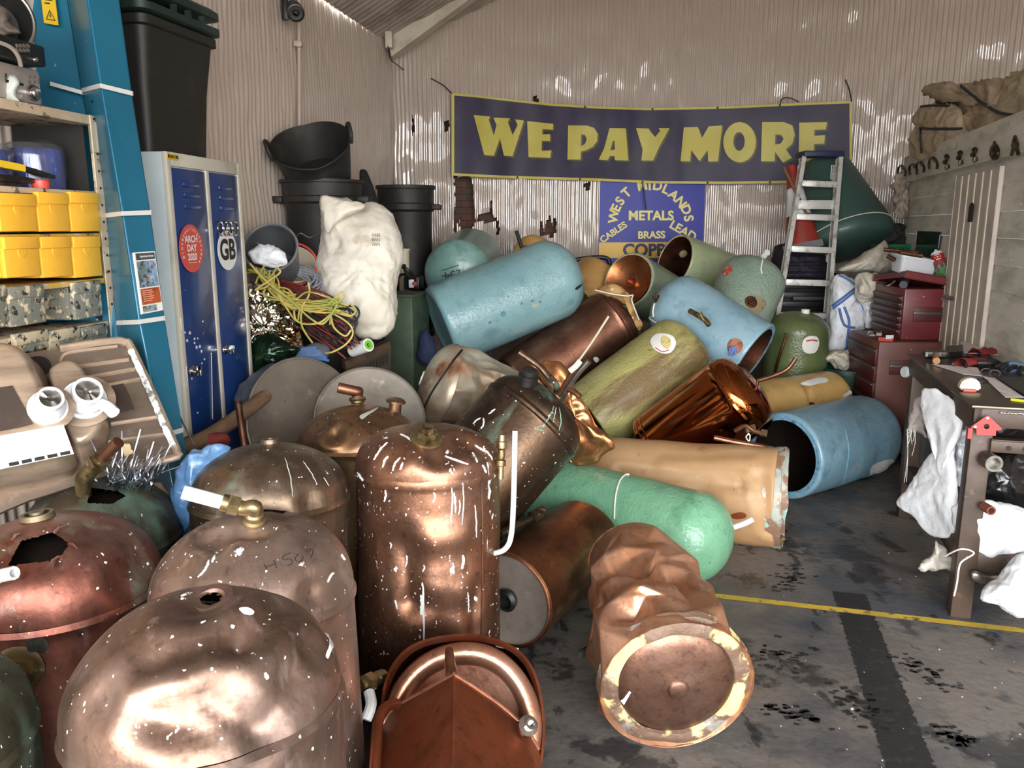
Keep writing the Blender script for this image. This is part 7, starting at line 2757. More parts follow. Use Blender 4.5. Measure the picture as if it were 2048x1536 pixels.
cz = (cB - cA)
M = frame(cA, cz)
H = cz.length
bm = BM()
def cone_seg(a, b):
    r = lambda t: .135 - .10 * t
    lathe(bm, [(r(a), H * a), (r(b), H * b)], M, 36)
for nm, a, b, m in (('base_sleeve', 0, .38, m_cone), ('white_band', .38, .72, m_white), ('tip', .72, 1.0, m_cone)):
    bm = BM()
    cone_seg(a, b)
    if b == 1.0:
        lathe(bm, [(.035, H), (.027, H + .01), (0, H + .01)], M, 36)
    tc_.part(nm, bm, m, label={'white_band': 'white reflective band', 'tip': 'dark red tip'}.get(nm))
bm = BM()
bx(bm, cA - cz.normalized() * .015, (.30, .30, .03), M.to_3x3(), .012)
tc_.part('foot', bm, m_black)
bm = BM()
tube(bm, [V(1567, 334, 6.25), V(1652, 508, 6.40)], .013, 10)
solo('wooden_stick', 'thin brown wooden stick slanting behind the ladder steps', 'stick', bm, mat('brown_stick', '#6d4f3a', .7))
m_gtub = mat('dark_teal_plastic', '#3a544e', .5, 0, [dict(col='#34504a', scale=3, lo=.45, hi=.7), dict(col='#5f7d74', scale=26, lo=.68, hi=.76, amt=.5)], bump=(7, .25), coat=.15)
tA, tB_ = V(1645, 322, 6.72), V(1694, 488, 6.55)
gt = Thing('big_tub', 'large dark green tapering plastic tub upside down behind the step ladder', 'tub', tB_)
M = frame(tB_, (tA - tB_))
H = (tA - tB_).length
bm = BM()
lathe(bm, [(0, -.07), (.20, -.065), (.30, -.05), (.355, -.015), (.372, .03), (.370, .08)] + [(.37 - (.17) * t, .08 + (H - .14) * t) for t in [i / 14 for i in range(1, 15)]] + [(.185, H - .03), (.155, H - .005), (.10, H), (0, H)], M, 72)
gt.part('tub', bm, m_gtub, ang=60)
bm = BM()
tube(bm, [M @ Vector((.372 * math.cos(a), .372 * math.sin(a), .055 + .04 * math.sin(a + 1))) for a in [2 * math.pi * i / 60 for i in range(61)]], .004, 6, False)
gt.part('cord', bm, m_string)
# dark heap behind the ladder
bm = inflate([(1548, 500), (1570, 488), (1600, 492), (1640, 500), (1660, 515), (1662, 552), (1640, 562), (1570, 565), (1548, 550)], lambda x, y: 6.62, .20, .12, N=90, K=16, wr=(5, .02), seed=51)
for v in bm.verts:
    v.co.y += .012 * math.sin(v.co.z * 120)
solo('dark_roll', 'dark purple-black ribbed roll behind the ladder steps', 'roll', bm, mat('purple_black', '#231f2a', .7), ang=80)
t = Thing('black_crate', 'black plastic crate behind the lower ladder steps', 'crate', V(1600, 660, 6.6))
c = V(1605, 600, 6.7)
bm = BM()
for i in range(6):
    bx(bm, Vector((c.x, c.y, c.z - .17 + i * .075)), (.46, .34, .05), None, .004)
bx(bm, Vector((c.x, c.y + .02, c.z)), (.44, .30, .42))
t.part('body', bm, m_black)
bm = BM()
bx(bm, Vector((c.x, c.y - .19, c.z + .03)), (.30, .02, .03), None, .004)
t.part('front_bar', bm, mat('grey_bar', '#3d3d3f', .5))

# bags between ladder and tool chests
def zD(pts):
    return [(1600 + x / 3.413, 450 + y / 3.413) for x, y in pts]
m_stripe = mat('blue_stripe', '#4f6fa8', .7)
soft('white_sack', 'white sack lying on top of the heap under the dark green tub', 'sack', zD([(262, 310), (330, 265), (430, 200), (520, 140), (575, 100), (600, 150), (625, 215), (640, 280), (560, 330), (470, 322), (380, 315)]), lambda x, y: 6.05, .16, .12, m_sack, (6, .015), 53)
soft('striped_sack', 'white bulk bag with blue striped straps slumped beside the ladder', 'sack', zD([(240, 350), (300, 340), (400, 400), (420, 440), (390, 500), (455, 540), (452, 690), (410, 720), (370, 760), (330, 860), (200, 870), (195, 700), (210, 560), (215, 450)]), lambda x, y: 5.95, .15, .12, m_sack2, (6, .015), 55, cen=zD([(310, 620)])[0],
     seams=[zD([(265, 345), (330, 380), (405, 440)]), zD([(395, 440), (330, 490), (230, 570)]), zD([(385, 425), (320, 475), (225, 550)]), zD([(300, 560), (330, 640), (330, 700), (310, 860)]), zD([(270, 570), (300, 680), (370, 700)]), zD([(420, 545), (440, 600), (440, 690)])], sm=m_stripe)
soft('cream_bundle', 'cream cloth bundle with a drawstring behind the upper red tool chest', 'bundle', zD([(385, 400), (400, 345), (460, 330), (530, 345), (530, 480), (500, 520), (430, 520), (390, 480)]), lambda x, y: 5.75, .12, .10, m_sack, (9, .025), 57, seams=[zD([(410, 350), (440, 400), (450, 450)])], sm=m_string)
soft('small_white_sack', 'small white sack lying on the dark green bin', 'sack', zD([(155, 905), (200, 870), (240, 855), (270, 870), (350, 868), (350, 950), (320, 985), (260, 975), (200, 940)]), lambda x, y: 5.75, .12, .10, m_sack, (9, .02), 59)
soft('white_cloth', 'white cloth hanging low between the striped bulk bag and the tool chests', 'cloth', zD([(420, 480), (500, 490), (500, 600), (495, 690), (450, 700), (440, 600)]), lambda x, y: 5.85, .08, .06, m_sack2, (9, .02), 61, N=60)
P = V(1690, 760, 5.75)
t = Thing('green_bin', 'dark green plastic bin under the small white sack, beside the moss green tank', 'bin', Vector((P.x, P.y, 0)))
zt_ = V(1680, 742, 5.75).z
bm = BM()
lathe(bm, [(0, 0), (.14, 0), (.175, zt_), (.19, zt_), (.19, zt_ + .03), (.17, zt_ + .03), (.16, zt_ - .1), (0, zt_ - .1)], frame(Vector((P.x, P.y, 0)), Z3), 40)
t.part('bin', bm, mat('deep_green_plastic', '#1d4030', .45))
t = Thing('green_crate', 'bright green slatted crate beside the shed corner', 'crate', V(1790, 500, 6.2))
bm = BM()
c = V(1790, 492, 6.3)
bx(bm, c, (.30, .2, .03), None, .004)
bx(bm, c - Z3 * .09, (.29, .2, .03), None, .004)
for i in range(12):
    bx(bm, c + Vector((-.135 + i * .0245, -.095, -.045)), (.012, .01, .08))
t.part('crate', bm, mat('bright_green_plastic', '#1f6a46', .45), smooth_on=False)
soft('dark_heap', 'dark tangle of cloth and wire between the green tub and the shed corner', 'heap', zC([(815, 1180), (840, 1160), (915, 1150), (915, 1240), (830, 1245), (815, 1230)]), lambda x, y: 6.45, .06, .06, mat('dark_tangle', '#241f1b', .8), (16, .03), 63, N=60, K=10)

# ================================================================ red tool chests
m_tred = mat('tool_chest_red', '#6f2a2d', .42, 0, [dict(col='#5f1b20', scale=3, lo=.45, hi=.7), dict(col='#93453f', scale=8, lo=.64, hi=.76, amt=.5), dict(col='#c9b9ac', scale=60, lo=.75, hi=.79, detail=1)], bump=(16, .1), coat=.15)
m_tred2 = mat('faded_chest_red', '#6b4237', .5, 0, [dict(col='#5f2a22', scale=3, lo=.45, hi=.7), dict(col='#8f5a45', scale=8, lo=.6, hi=.76, amt=.5), dict(col='#c9a98c', scale=40, lo=.74, hi=.78, detail=2)], bump=(16, .15))
m_drw = mat('drawer_dark_red', '#4d1a1c', .45)
m_trim = mat('drawer_trim', '#5f5751', .4, .6)
g1 = Vector((.103, .995, 0)).normalized()       # drawer face runs away from the camera
g2 = Vector((.995, -.103, 0)).normalized()      # side face runs to the right
def chest(name, label, px, py, d, wl, ws, z0, z1, mside, rows, hz):
    O = V(px, py, d)
    O.z = 0
    t = Thing(name, label, 'tool chest', O + Z3 * z0)
    bm = BM()
    fbx(bm, O, g1, g2, (.002, wl), (.006, ws), (z0, z1), .006)
    t.part('case', bm, mside)
    zc = z1 - .045
    dh = (z1 - z0 - .07) / rows
    for i in range(rows):
        bm = BM()
        fbx(bm, O, g1, g2, (.02, wl - .02), (-.006, .012), (zc - dh * (i + 1) + .004, zc - dh * i - .004), .003)
        dw = t.part('drawer', bm, m_drw)
        bm = BM()
        fbx(bm, O, g1, g2, (.025, wl - .025), (-.016, -.004), (zc - dh * i - .024, zc - dh * i - .010), .003)
        t.part('drawer_pull', bm, m_trim, under=dw)
    a, b = hz
    bm = BM()
    fbx(bm, O, g1, g2, (-.004, .004), (a, b), (z1 - .21, z1 - .115), .002)
    rc = t.part('handle_recess', bm, m_drw)
    bm = BM()
    fbx(bm, O, g1, g2, (-.014, -.002), (a - .005, b + .005), (z1 - .165, z1 - .145), .003)
    t.part('handle_bar', bm, m_trim, under=rc)
    return t, O
zLow = V(1755, 684, 5.12).z
c1, O1 = chest('tool_chest', 'lower faded red tool chest with wide drawers, standing on the floor behind the workbench', 1757, 690, 5.12, .60, .44, .08, zLow, m_tred2, 6, (.08, .44))
bm = BM()
for a, b in ((.04, .04), (.58, .04), (.04, .42), (.58, .42)):
    lathe(bm, [(0, -.04), (.035, -.04), (.035, .04), (0, .04)], frame(O1 + g1 * a + g2 * b + Z3 * .04, g2), 16)
c1.part('castors', bm, m_black)
zTop = V(1805, 564, 5.16).z
c2, O2 = chest('tool_chest', 'upper dark red tool chest with a raised lid, standing on the lower faded one', 1803, 640, 5.15, .56, .315, zLow + .005, zTop - .04, m_tred, 6, (.07, .25))
bm = BM()
R = Matrix((g1, g2, Z3)).transposed() @ Matrix.Rotation(-.17, 3, 'X') @ Matrix.Rotation(.10, 3, 'Y')
bx(bm, O2 + g1 * .27 + g2 * .155 + Z3 * (zTop - .002), (.57, .33, .038), R, .006)
c2.part('lid', bm, m_tred)
# things in and on the chests
t = Thing('grey_tool', 'grey power tool poking out under the raised chest lid', 'tool', O2 + g1 * .2 + g2 * .1 + Z3 * (zTop - .03))
bm = BM()
tube(bm, smooth([O2 + g1 * .08 + g2 * .02 + Z3 * (zTop - .02), O2 + g1 * .16 + g2 * .06 + Z3 * (zTop - .005), O2 + g1 * .3 + g2 * .1 + Z3 * (zTop - .01)], 4), .025, 12)
t.part('body', bm, mat('tool_grey', '#55575a', .45))
bm = BM()
tube(bm, smooth([V(1763, 566, 5.15), V(1775, 572, 5.11), V(1790, 562, 5.11)], 4), .008, 8)
t.part('handle', bm, m_steel)
t = Thing('red_socket_rail', 'small red and white socket rail on the ledge of the lower chest', 'rail', V(1777, 678, 4.9))
bm = BM()
tube(bm, [V(1757, 678, 5.12), V(1786, 680, 5.08)], .014, 8)
t.part('rail', bm, m_red)
for i in range(4):
    bm = BM()
    lathe(bm, [(0, 0), (.006, 0), (.006, .025), (0, .025)], frame(V(1773 + i * 4, 678, 5.08), Z3), 10)
    t.part('socket', bm, m_wpl)
bm = BM()
random.seed(4)
for i in range(14):
    bx(bm, V(1738 + random.uniform(0, 22), 664 + random.uniform(0, 8), 5.38 - random.uniform(0, .2)), (.03, .012, .012), Matrix.Rotation(random.uniform(0, 3), 3, 'Z'), .003)
solo('loose_fittings', 'loose metal bits lying on top of the lower red chest', 'fittings', bm, m_steel, kind='stuff')
t = Thing('white_tub', 'white plastic food tub full of pipe pieces on the raised chest lid', 'tub', V(1825, 545, 4.95))
wc = V(1822, 548, 5.25)
u1 = Vector((.985, -.02, -.16)).normalized()
u2 = Vector((.05, .99, .08)).normalized()
u3 = u1.cross(u2)
bm = BM()
loft(bm, wc, u1, u2, [(rrect(.105, .075, .02), 0), (rrect(.125, .095, .025), .10), (rrect(.135, .105, .025), .102), (rrect(.135, .105, .025), .116), (rrect(.122, .092, .02), .114), (rrect(.105, .075, .02), .02)], u3)
fixn(bm)
t.part('tub', bm, m_wpl)
for i, (a, b, c, d) in enumerate(((1768, 499, 1835, 506), (1775, 512, 1790, 520), (1800, 505, 1845, 512))):
    bm = BM()
    tube(bm, [V(a, b, 5.22 - i * .03), V(c, d, 5.19 - i * .03)], .014, 10)
    solo('pipe_piece', ('long brown copper pipe piece lying across the white tub', 'short brown pipe end beside the white tub', 'middle brown pipe piece in the white tub')[i], 'pipe', bm, m_pipe)
t = Thing('spray_can', 'red and green aerosol can with a white collar leaning beside the white tub', 'can', V(1893, 558, 4.6))
M = frame(V(1888, 555, 5.1), V(1873, 506, 5.14) - V(1888, 555, 5.1)) @ Matrix.Scale(1.1, 4)
sH = .155
for nm, a, b, m in (('green_foot', 0, .28, mat('can_green', '#3f7a3a', .35, 0, [dict(col='#2a2f2a', scale=30, lo=.5, hi=.6)])), ('picture_band', .28, .55, mat('can_picture', '#4a463f', .4, 0, [dict(col='#8a8577', scale=40, lo=.5, hi=.62), dict(col='#5f2f28', scale=26, lo=.6, hi=.7)])), ('red_body', .55, .92, mat('can_red', '#a8302b', .35)), ):
    bm = BM()
    lathe(bm, ([(0, 0)] if a == 0 else []) + [(.0335, sH * a), (.0335, sH * b)], M, 32)
    t.part(nm, bm, m)
bm = BM()
lathe(bm, [(.0335, sH * .92), (.034, sH * .95), (.028, sH * 1.02), (.018, sH * 1.04), (.010, sH * 1.045), (.008, sH * 1.12), (0, sH * 1.12)], M, 32)
t.part('white_collar', bm, m_wpl)
bm = BM()
def canp(x, y):
    a = -x / .034
    # theta 0 faces the camera
    return M @ Vector((.0342 * math.cos(a), -.0342 * math.sin(a), sH * .74 + y))
for dy, w in ((.018, .014), (.004, .017), (-.010, .012)):
    bm.faces.new([bm.verts.new(canp(x, dy + h)) for x, h in ((-w, 0), (0, 0), (0, .006), (-w, .006))])
    bm.faces.new([bm.verts.new(canp(x, dy + h)) for x, h in ((0, 0), (w, 0), (w, .006), (0, .006))])
t.part('white_print', bm, m_white, smooth_on=False)

# ================================================================ workbench
m_bench = mat('bench_steel', '#6a5e52', .30, .75, [dict(col='#51463d', scale=3, lo=.42, hi=.66), dict(col='#7d6a58', scale=11, lo=.6, hi=.74, rough=.5)], bump=(14, .1))
m_brown = mat('brown_bench_paint', '#4a3a30', .5, .2, [dict(col='#35291f', scale=4, lo=.45, hi=.7), dict(col='#6b5648', scale=15, lo=.63, hi=.73, amt=.6), dict(col='#b8a898', scale=50, lo=.74, hi=.78, detail=2)], bump=(18, .2))
BZ = .88
FC, BC = G(1950, 810, BZ), G(1820, 708, BZ)
b1 = (BC - FC)
BL = b1.length
b1.normalize()
b2 = Vector((b1.y, -b1.x, 0))
BW = .385
FO = Vector((FC.x, FC.y, 0))
def bb_(bm, a, b, c, bev=0):
    fbx(bm, FO, b1, b2, a, b, c, bev)
wb = Thing('workbench', 'brown steel workbench with a scratched metal top along the shed', 'workbench', FO + b1 * BL / 2)
bm = BM()
bb_(bm, (-.01, BL + .01), (-.012, BW), (BZ - .012, BZ), .003)
wb.part('top_plate', bm, m_bench)
bm = BM()
bb_(bm, (.0, BL), (.0, .03), (BZ - .10, BZ - .012), .003)
bb_(bm, (.0, .03), (.0, BW), (BZ - .085, BZ - .012), .003)
bb_(bm, (BL - .03, BL), (.0, BW), (BZ - .10, BZ - .012), .003)
wb.part('apron', bm, m_brown)
for a, b in ((.02, .0), (BL - .09, .0), (.02, BW - .09), (BL - .09, BW - .09)):
    bm = BM()
    bb_(bm, (a, a + .075), (b + .004, b + .079), (0, BZ - .012), .004)
    wb.part('leg', bm, m_brown)
bm = BM()
bb_(bm, (.06, BL - .05), (.02, .07), (.20, .29), .003)
bb_(bm, (.03, .08), (.07, BW), (.20, .28), .003)
wb.part('stretcher', bm, m_brown)
zR = OP(1990, 882, FO, b1).z
bm = BM()
bb_(bm, (.0, .006), (.07, BW), (zR - .045, zR), .002)
bb_(bm, (.0, .06), (.07, BW), (zR, zR + .005), .001)
rl = wb.part('slotted_rail', bm, m_brown)
bm = BM()
for i in range(5):
    lathe(bm, [(0, .001), (.010, .001), (.010, 0)], frame(FO + b2 * (.13 + i * .055) + Z3 * (zR - .025) - b1 * .0008, -b1, Z3), 16)
wb.part('rail_holes', bm, m_void, under=rl, smooth_on=False)
bm = BM()
for i in range(12):
    bx(bm, FO + b2 * (.09 + i * .012) - b1 * .012 + Z3 * (BZ - .022 + random.uniform(-.002, .002)), (.012, .006, .006), None, .002)
wb.part('weld_bead', bm, m_chrome)
bm = BM()
P = OP(1952, 917, FO + b2 * .0, b1)
lathe(bm, [(0, .0), (.032, 0), (.032, .06), (.022, .06), (.022, .03), (0, .03)], frame(FO + b2 * .03 + Z3 * OP(1952, 917, FO, b1).z - b1 * .0 + b2 * .03, (-b1 + b2 * .2)), 28)
wb.part('pipe_socket', bm, m_steel)
bm = BM()
lathe(bm, [(0, 0), (.018, 0), (.018, .05), (.012, .05), (.012, .02), (0, .02)], frame(FO + b2 * .07 + Z3 * OP(1958, 1012, FO, b1).z, (-b1 + b2 * .3)), 20)
wb.part('rusty_socket', bm, mat('rust_brown', '#6b3a2c', .7))
bm = BM()
lathe(bm, [(0, 0), (.030, 0), (.030, .012), (.026, .018), (0, .018)], frame(OP(1813, 744, FO + b1 * (BL + .01), b1), (-b2 - b1 * .5)), 24)
wb.part('round_knob', bm, m_wpl)
# goods on the bench
def gb(px, py, h=0.0):
    return G(px, py, BZ + h)
t = Thing('club_hammer', 'club hammer with a short wooden handle on the workbench corner by the chests', 'hammer', gb(1872, 720))
hm = gb(1870, 709, .03)
M = frame(hm, b2 * .9 + b1 * .2)
bm = BM()
lathe(bm, [(0, -.055), (.020, -.055), (.024, -.045), (.024, -.02), (.019, -.012), (.019, .012), (.024, .02), (.024, .045), (.020, .055), (0, .055)], M, 12)
t.part('head', bm, m_steel, smooth_on=False)
bm = BM()
tube(bm, [hm, gb(1873, 722, .018)], .016, 12, rr=[.012, .017])
t.part('handle', bm, mat('hammer_wood', '#9a7148', .6))
m_paper2 = mat('pinkish_form', '#ddd2cf', .6, 0, [dict(col='#b9a9a8', scale=50, lo=.60, hi=.66, stretch=(1, .1, 1))])
def sheet(pts, label, h=.004, m=None, curl=0.0):
    bm = BM()
    P = [gb(x, y, h) for x, y in pts]
    n = 6
    R = []
    for i in range(n + 1):
        R.append([P[0].lerp(P[1], i / n).lerp(P[3].lerp(P[2], i / n), j / n) + Z3 * (abs(curl) * (1 + noise.noise(Vector((i * .4, j * .4, h * 90))))) for j in range(n + 1)])
    top = [[bm.verts.new(p) for p in r] for r in R]
    bot = [[bm.verts.new(p - Z3 * .0015) for p in r] for r in R]
    for i in range(n):
        for j in range(n):
            bm.faces.new((top[i][j], top[i + 1][j], top[i + 1][j + 1], top[i][j + 1]))
            bm.faces.new((bot[i][j + 1], bot[i + 1][j + 1], bot[i + 1][j], bot[i][j]))
    rim = lambda g: [g[i][0] for i in range(n + 1)] + [g[n][j] for j in range(1, n + 1)] + [g[i][n] for i in range(n - 1, -1, -1)] + [g[0][j] for j in range(n - 1, 0, -1)]
    a, b = rim(top), rim(bot)
    for k in range(len(a)):
        bm.faces.new((a[k], b[k], b[(k + 1) % len(a)], a[(k + 1) % len(a)]))
    fixn(bm)
    solo('paper_sheet', label, 'paper', bm, m or m_paper2, group='papers on the workbench')
sheet([(1863, 728), (1955, 735), (1965, 752), (1925, 748)], 'white paper partly under the red glove on the workbench')
sheet([(1965, 752), (1990, 756), (2048, 794), (2010, 794)], 'lined paper beside the black folder on the workbench')
sheet([(1921, 688), (2022, 684), (2042, 712), (1928, 712)], 'large pinkish form lying at the back of the workbench', .012, None, .012)
sheet([(2015, 690), (2040, 684), (2062, 692), (2040, 704)], 'pale yellow slip behind the pinkish form', .016, mat('yellow_slip', '#d3c78a', .6), .004)
bm = BM()
plate(bm, [gb(x, y, .004) for x, y in ((1993, 757), (2080, 757), (2110, 790), (2052, 794))], Z3 * .008)
fixn(bm)
solo('black_folder', 'black flat folder lying on the workbench beside the lined paper', 'folder', bm, m_black, smooth_on=False)
bm = BM()
plate(bm, [gb(x, y, .001) for x, y in ((1892, 703), (1925, 700), (1925, 714), (1898, 716))], Z3 * .03)
fixn(bm)
solo('dark_box', 'dark shallow box at the back of the workbench beside the hammer', 'box', bm, m_black, smooth_on=False)
bm = BM()
plate(bm, [gb(x, y, .001) for x, y in ((2022, 696), (2075, 690), (2085, 712), (2040, 713))], Z3 * .02)
fixn(bm)
solo('green_folder', 'dark green folder at the back end of the workbench', 'folder', bm, m_dgreen, smooth_on=False)
# work gloves: cuff, palm, five fingers
def glove(o, dirv, side, label, m, m2, cat='glove', sc_=1.0):
    t = Thing('work_glove', label, cat, o, 'work gloves on the bench')
    d = Vector(dirv).normalized()
    s = Vector((-d.y, d.x, 0)) * side
    bm = BM()
    M = Matrix((d, s, Z3)).transposed().to_4x4()
    M.translation = o
    def P(a, b, c=0):
        return o + (d * a + s * b + Z3 * c) * sc_
    rows = [(0, .034, .022), (.03, .036, .022), (.06, .034, .018), (.10, .044, .017), (.15, .046, .015), (.165, .04, .010)]
    rings = []
    for a, w, h in rows:
        rings.append([bm.verts.new(P(a, w * math.cos(q), .022 + h * math.sin(q) + .004 * noise.noise(Vector((a * 30, q, 1))))) for q in [2 * math.pi * i / 20 for i in range(20)]])
    for a, b in zip(rings, rings[1:]):
        for k in range(20):
            bm.faces.new((a[k], a[(k + 1) % 20], b[(k + 1) % 20], b[k]))
    bm.faces.new(rings[-1])
    fixn(bm)
    pm = t.part('palm', bm, m)
    for k, (b0, L, cv) in enumerate(((-.034, .060, -.010), (-.012, .078, -.002), (.012, .074, .004), (.034, .055, .012))):
        bm = BM()
        q = smooth([P(.145, b0, .022), P(.145 + L * .5, b0 + cv, .028), P(.145 + L, b0 + cv * 2.2, .014)], 5)
        tube(bm, q, .011, 10, rr=[(.0125 - .003 * i / len(q)) * sc_ for i in range(len(q))])
        t.part('finger', bm, m2)
    bm = BM()
    q = smooth([P(.075, -.034, .022), P(.10, -.062, .024), P(.135, -.074, .018)], 5)
    tube(bm, q, .012, 10, rr=[.013 * sc_] * len(q))
    t.part('thumb', bm, m2)
    bm = BM()
    lathe(bm, [(.037, -.006), (.040, 0), (.036, .012), (.030, .004)], frame(P(.0, 0, .022), -d), 24)
    for v in bm.verts:
        v.co.z = BZ + .001 + max(0, (v.co.z - BZ)) * .62
    t.part('cuff_edge', bm, m_black, under=pm)
    return t
m_gred = mat('red_glove_fabric', '#93281f', .8, 0, [dict(col='#6d1c18', scale=9, lo=.45, hi=.65)], bump=(90, .4))
m_gblk = mat('black_glove_rubber', '#1d1c1c', .5, bump=(60, .4))
glove(gb(1920, 735, .0), gb(1965, 730) - gb(1918, 735), 1, 'red work glove with an open dark cuff, lying nearest the bench edge', m_gred, m_gblk)
glove(gb(1948, 716, .004), gb(2000, 708) - gb(1948, 716), -1, 'red and black work glove lying behind the first one', m_gred, m_gred)
glove(gb(2075, 740, .0), gb(2015, 745) - gb(2075, 740), 1, 'light blue and black work glove at the picture edge of the bench', mat('light_blue_fabric', '#8fb3bf', .8), m_gblk)
soft('blue_rag', 'mid blue rag beside the light blue glove on the bench', 'rag', [(2005, 736), (2020, 726), (2040, 728), (2048, 738), (2030, 744), (2010, 743)], lambda x, y: (gb(x, 742, .0) - CAM).dot(FWD) - .02, .03, .01, mat('blue_grey_cloth', '#5f7a9a', .8), (16, .01), 71, N=50, K=8)
t = Thing('safety_glasses', 'black framed glasses on the workbench', 'glasses', gb(1980, 746))
for k in (0, 1):
    bm = BM()
    c = gb(1972 + k * 17, 744 + k * 3, .02)
    tube(bm, [c + b2 * .022 * math.cos(a) + Z3 * .016 * math.sin(a) for a in [2 * math.pi * i / 24 for i in range(25)]], .003, 6, False)
    t.part('rim', bm, m_black)
bm = BM()
tube(bm, smooth([gb(1990, 748, .025), gb(2005, 742, .022), gb(2020, 740, .015)], 4), .003, 6)
t.part('arm', bm, m_black)
bm = BM()
tube(bm, [gb(1932, 756, .006), gb(1952, 758, .006)], .006, 8)
solo('blue_marker', 'short blue marker pen on the bench near the white tape dispenser', 'pen', bm, mat('blue_pen', '#2f5fa8', .4))
bm = BM()
tube(bm, smooth([gb(1955, 757, .003), gb(1975, 760, .003), gb(1968, 765, .003), gb(1940, 763, .003)], 5), .002, 6)
solo('loose_string', 'thin dark cord looped on the bench beside the blue marker', 'cord', bm, m_black)
bm = BM()
tube(bm, [gb(2022, 799, .006), gb(2060, 804, .006)], .006, 8)
solo('yellow_pen', 'yellow and green pen on the front edge of the bench', 'pen', bm, mat('yellow_green_pen', '#b9b92f', .4))
t = Thing('tape_dispenser', 'cream tape dispenser with a red base near the bench corner', 'dispenser', gb(1938, 780))
c = gb(1936, 782)
bm = BM()
M = frame(c + Z3 * .012, b1 * -1 + b2 * .3, Z3)
pts = [(-.036, .0), (.040, .0), (.042, .018), (.030, .040), (.008, .050), (-.018, .044), (-.034, .026)]
R = Matrix((b2, b1, Z3)).transposed()
plate(bm, [c + Z3 * .008 + R @ Vector((x, -.02, z)) for x, z in pts], b1 * .045)
fixn(bm)
bmesh.ops.bevel(bm, geom=bm.edges[:], offset=.005, segments=3, affect='EDGES')
t.part('case', bm, mat('cream_case', '#cfc6ae', .45))
bm = BM()
bx(bm, c + Z3 * .006 - b1 * .004, (.05, .05, .012), R, .004)
t.part('red_base', bm, m_red)
# magnet clamp on the rail
def fr(px, py, k=.0):
    return OP(px, py, FO - b1 * k, b1)
def zE(pts):
    return [(1800 + x / 6.194, 660 + y / 6.194) for x, y in pts]
t = Thing('welding_magnet', 'red arrow-shaped welding magnet with a round hole, on the bench rail', 'magnet', fr(1975, 868))
out = zE([(880, 1198), (1062, 1070), (1085, 1062), (1110, 1072), (1265, 1222), (1258, 1240), (1192, 1246), (1186, 1312), (950, 1298), (944, 1216), (886, 1212)])
hl = zE(ell(1073, 1195, 36, 34, 20))
bm = BM()
loops = [[Vector((x, y, 0)) for x, y in out], [Vector((x, y, 0)) for x, y in hl]]
flat = [p for l in loops for p in l]
va = [bm.verts.new(fr(p.x, p.y, .024)) for p in flat]
vb = [bm.verts.new(fr(p.x, p.y, .008)) for p in flat]
for tr in tessellate_polygon(loops):
    bm.faces.new([va[i] for i in tr])
    bm.faces.new([vb[i] for i in tr][::-1])
o_ = 0
for l in loops:
    n = len(l)
    for i in range(n):
        j = (i + 1) % n
        bm.faces.new((va[o_ + i], va[o_ + j], vb[o_ + j], vb[o_ + i]))
    o_ += n
fixn(bm)
t.part('plate', bm, mat('magnet_red', '#b03230', .45), smooth_on=False)
bm = BM()
for x, y in zE([(1083, 1090), (930, 1198)]):
    lathe(bm, [(0, .003), (.005, .003), (.006, 0)], frame(fr(x, y, .024), -b1, Z3), 12)
t.part('rivets', bm, m_chrome)
bm = BM()
plate(bm, [fr(x, y, .03) for x, y in zE([(850, 1215), (905, 1222), (885, 1350), (835, 1345)])], b1 * .02)
fixn(bm)
solo('red_block', 'narrow red block beside the welding magnet on the bench leg', 'block', bm, mat('magnet_red', '#b03230', .45), smooth_on=False)

# ---- cloths and bags at the bench
def zF(pts):
    return [(1700 + x / 2.793, 700 + y / 2.793) for x, y in pts]
def bd(x, y):
    return 3.55 + (1900 - x) * .006
soft('white_cloth', 'long white cloth hanging from under the bench edge towards the floor', 'cloth', zF([(408, 225), (440, 218), (482, 222), (560, 270), (610, 330), (618, 440), (575, 560), (588, 700), (588, 830), (572, 1032), (430, 1020), (362, 930), (262, 860), (330, 770), (400, 650), (458, 580), (456, 480), (420, 400), (406, 310)]), lambda x, y: 3.42 + (1880 - x) * .003, .05, .03, m_sack2, (6, .012), 73, cen=zF([(500, 700)])[0], N=120, K=20)
soft('grey_cloth', 'greyish frayed cloth hanging behind the long white one, above the grey bucket', 'cloth', zF([(360, 282), (405, 262), (420, 400), (435, 490), (380, 458), (318, 440), (348, 350)]), lambda x, y: 3.72, .05, .03, mat('greyish_cloth', '#b0a6a2', .7, 0, [dict(col='#8d827c', scale=7, lo=.45, hi=.65)], bump=(140, .3)), (10, .018), 75, N=60)
bm = BM()
random.seed(7)
for i in range(9):
    x, y = 318 + i * 6, 442 + random.uniform(-4, 4)
    L = random.uniform(20, 180) if i > 1 else 300
    q = zF([(x, y), (x - random.uniform(-6, 8), y + L * .5), (x - random.uniform(0, 24), y + L)])
    tube(bm, smooth([V(a, b, 3.66) for a, b in q], 4), .0012, 4)
solo('frayed_threads', 'loose threads trailing from the greyish cloth', 'threads', bm, m_string)
P = V(1836, 930, 4.55)
t = Thing('grey_pail', 'grey plastic pail under the far end of the workbench', 'pail', Vector((P.x, P.y, 0)))
zt_ = V(1836, 862, 4.55).z
bm = BM()
lathe(bm, [(0, 0), (.062, 0), (.072, zt_), (.077, zt_), (.077, zt_ + .015), (.068, zt_ + .015), (.058, .02), (0, .02)], frame(Vector((P.x, P.y, 0.0)), Z3), 36)
t.part('pail', bm, m_bucket)
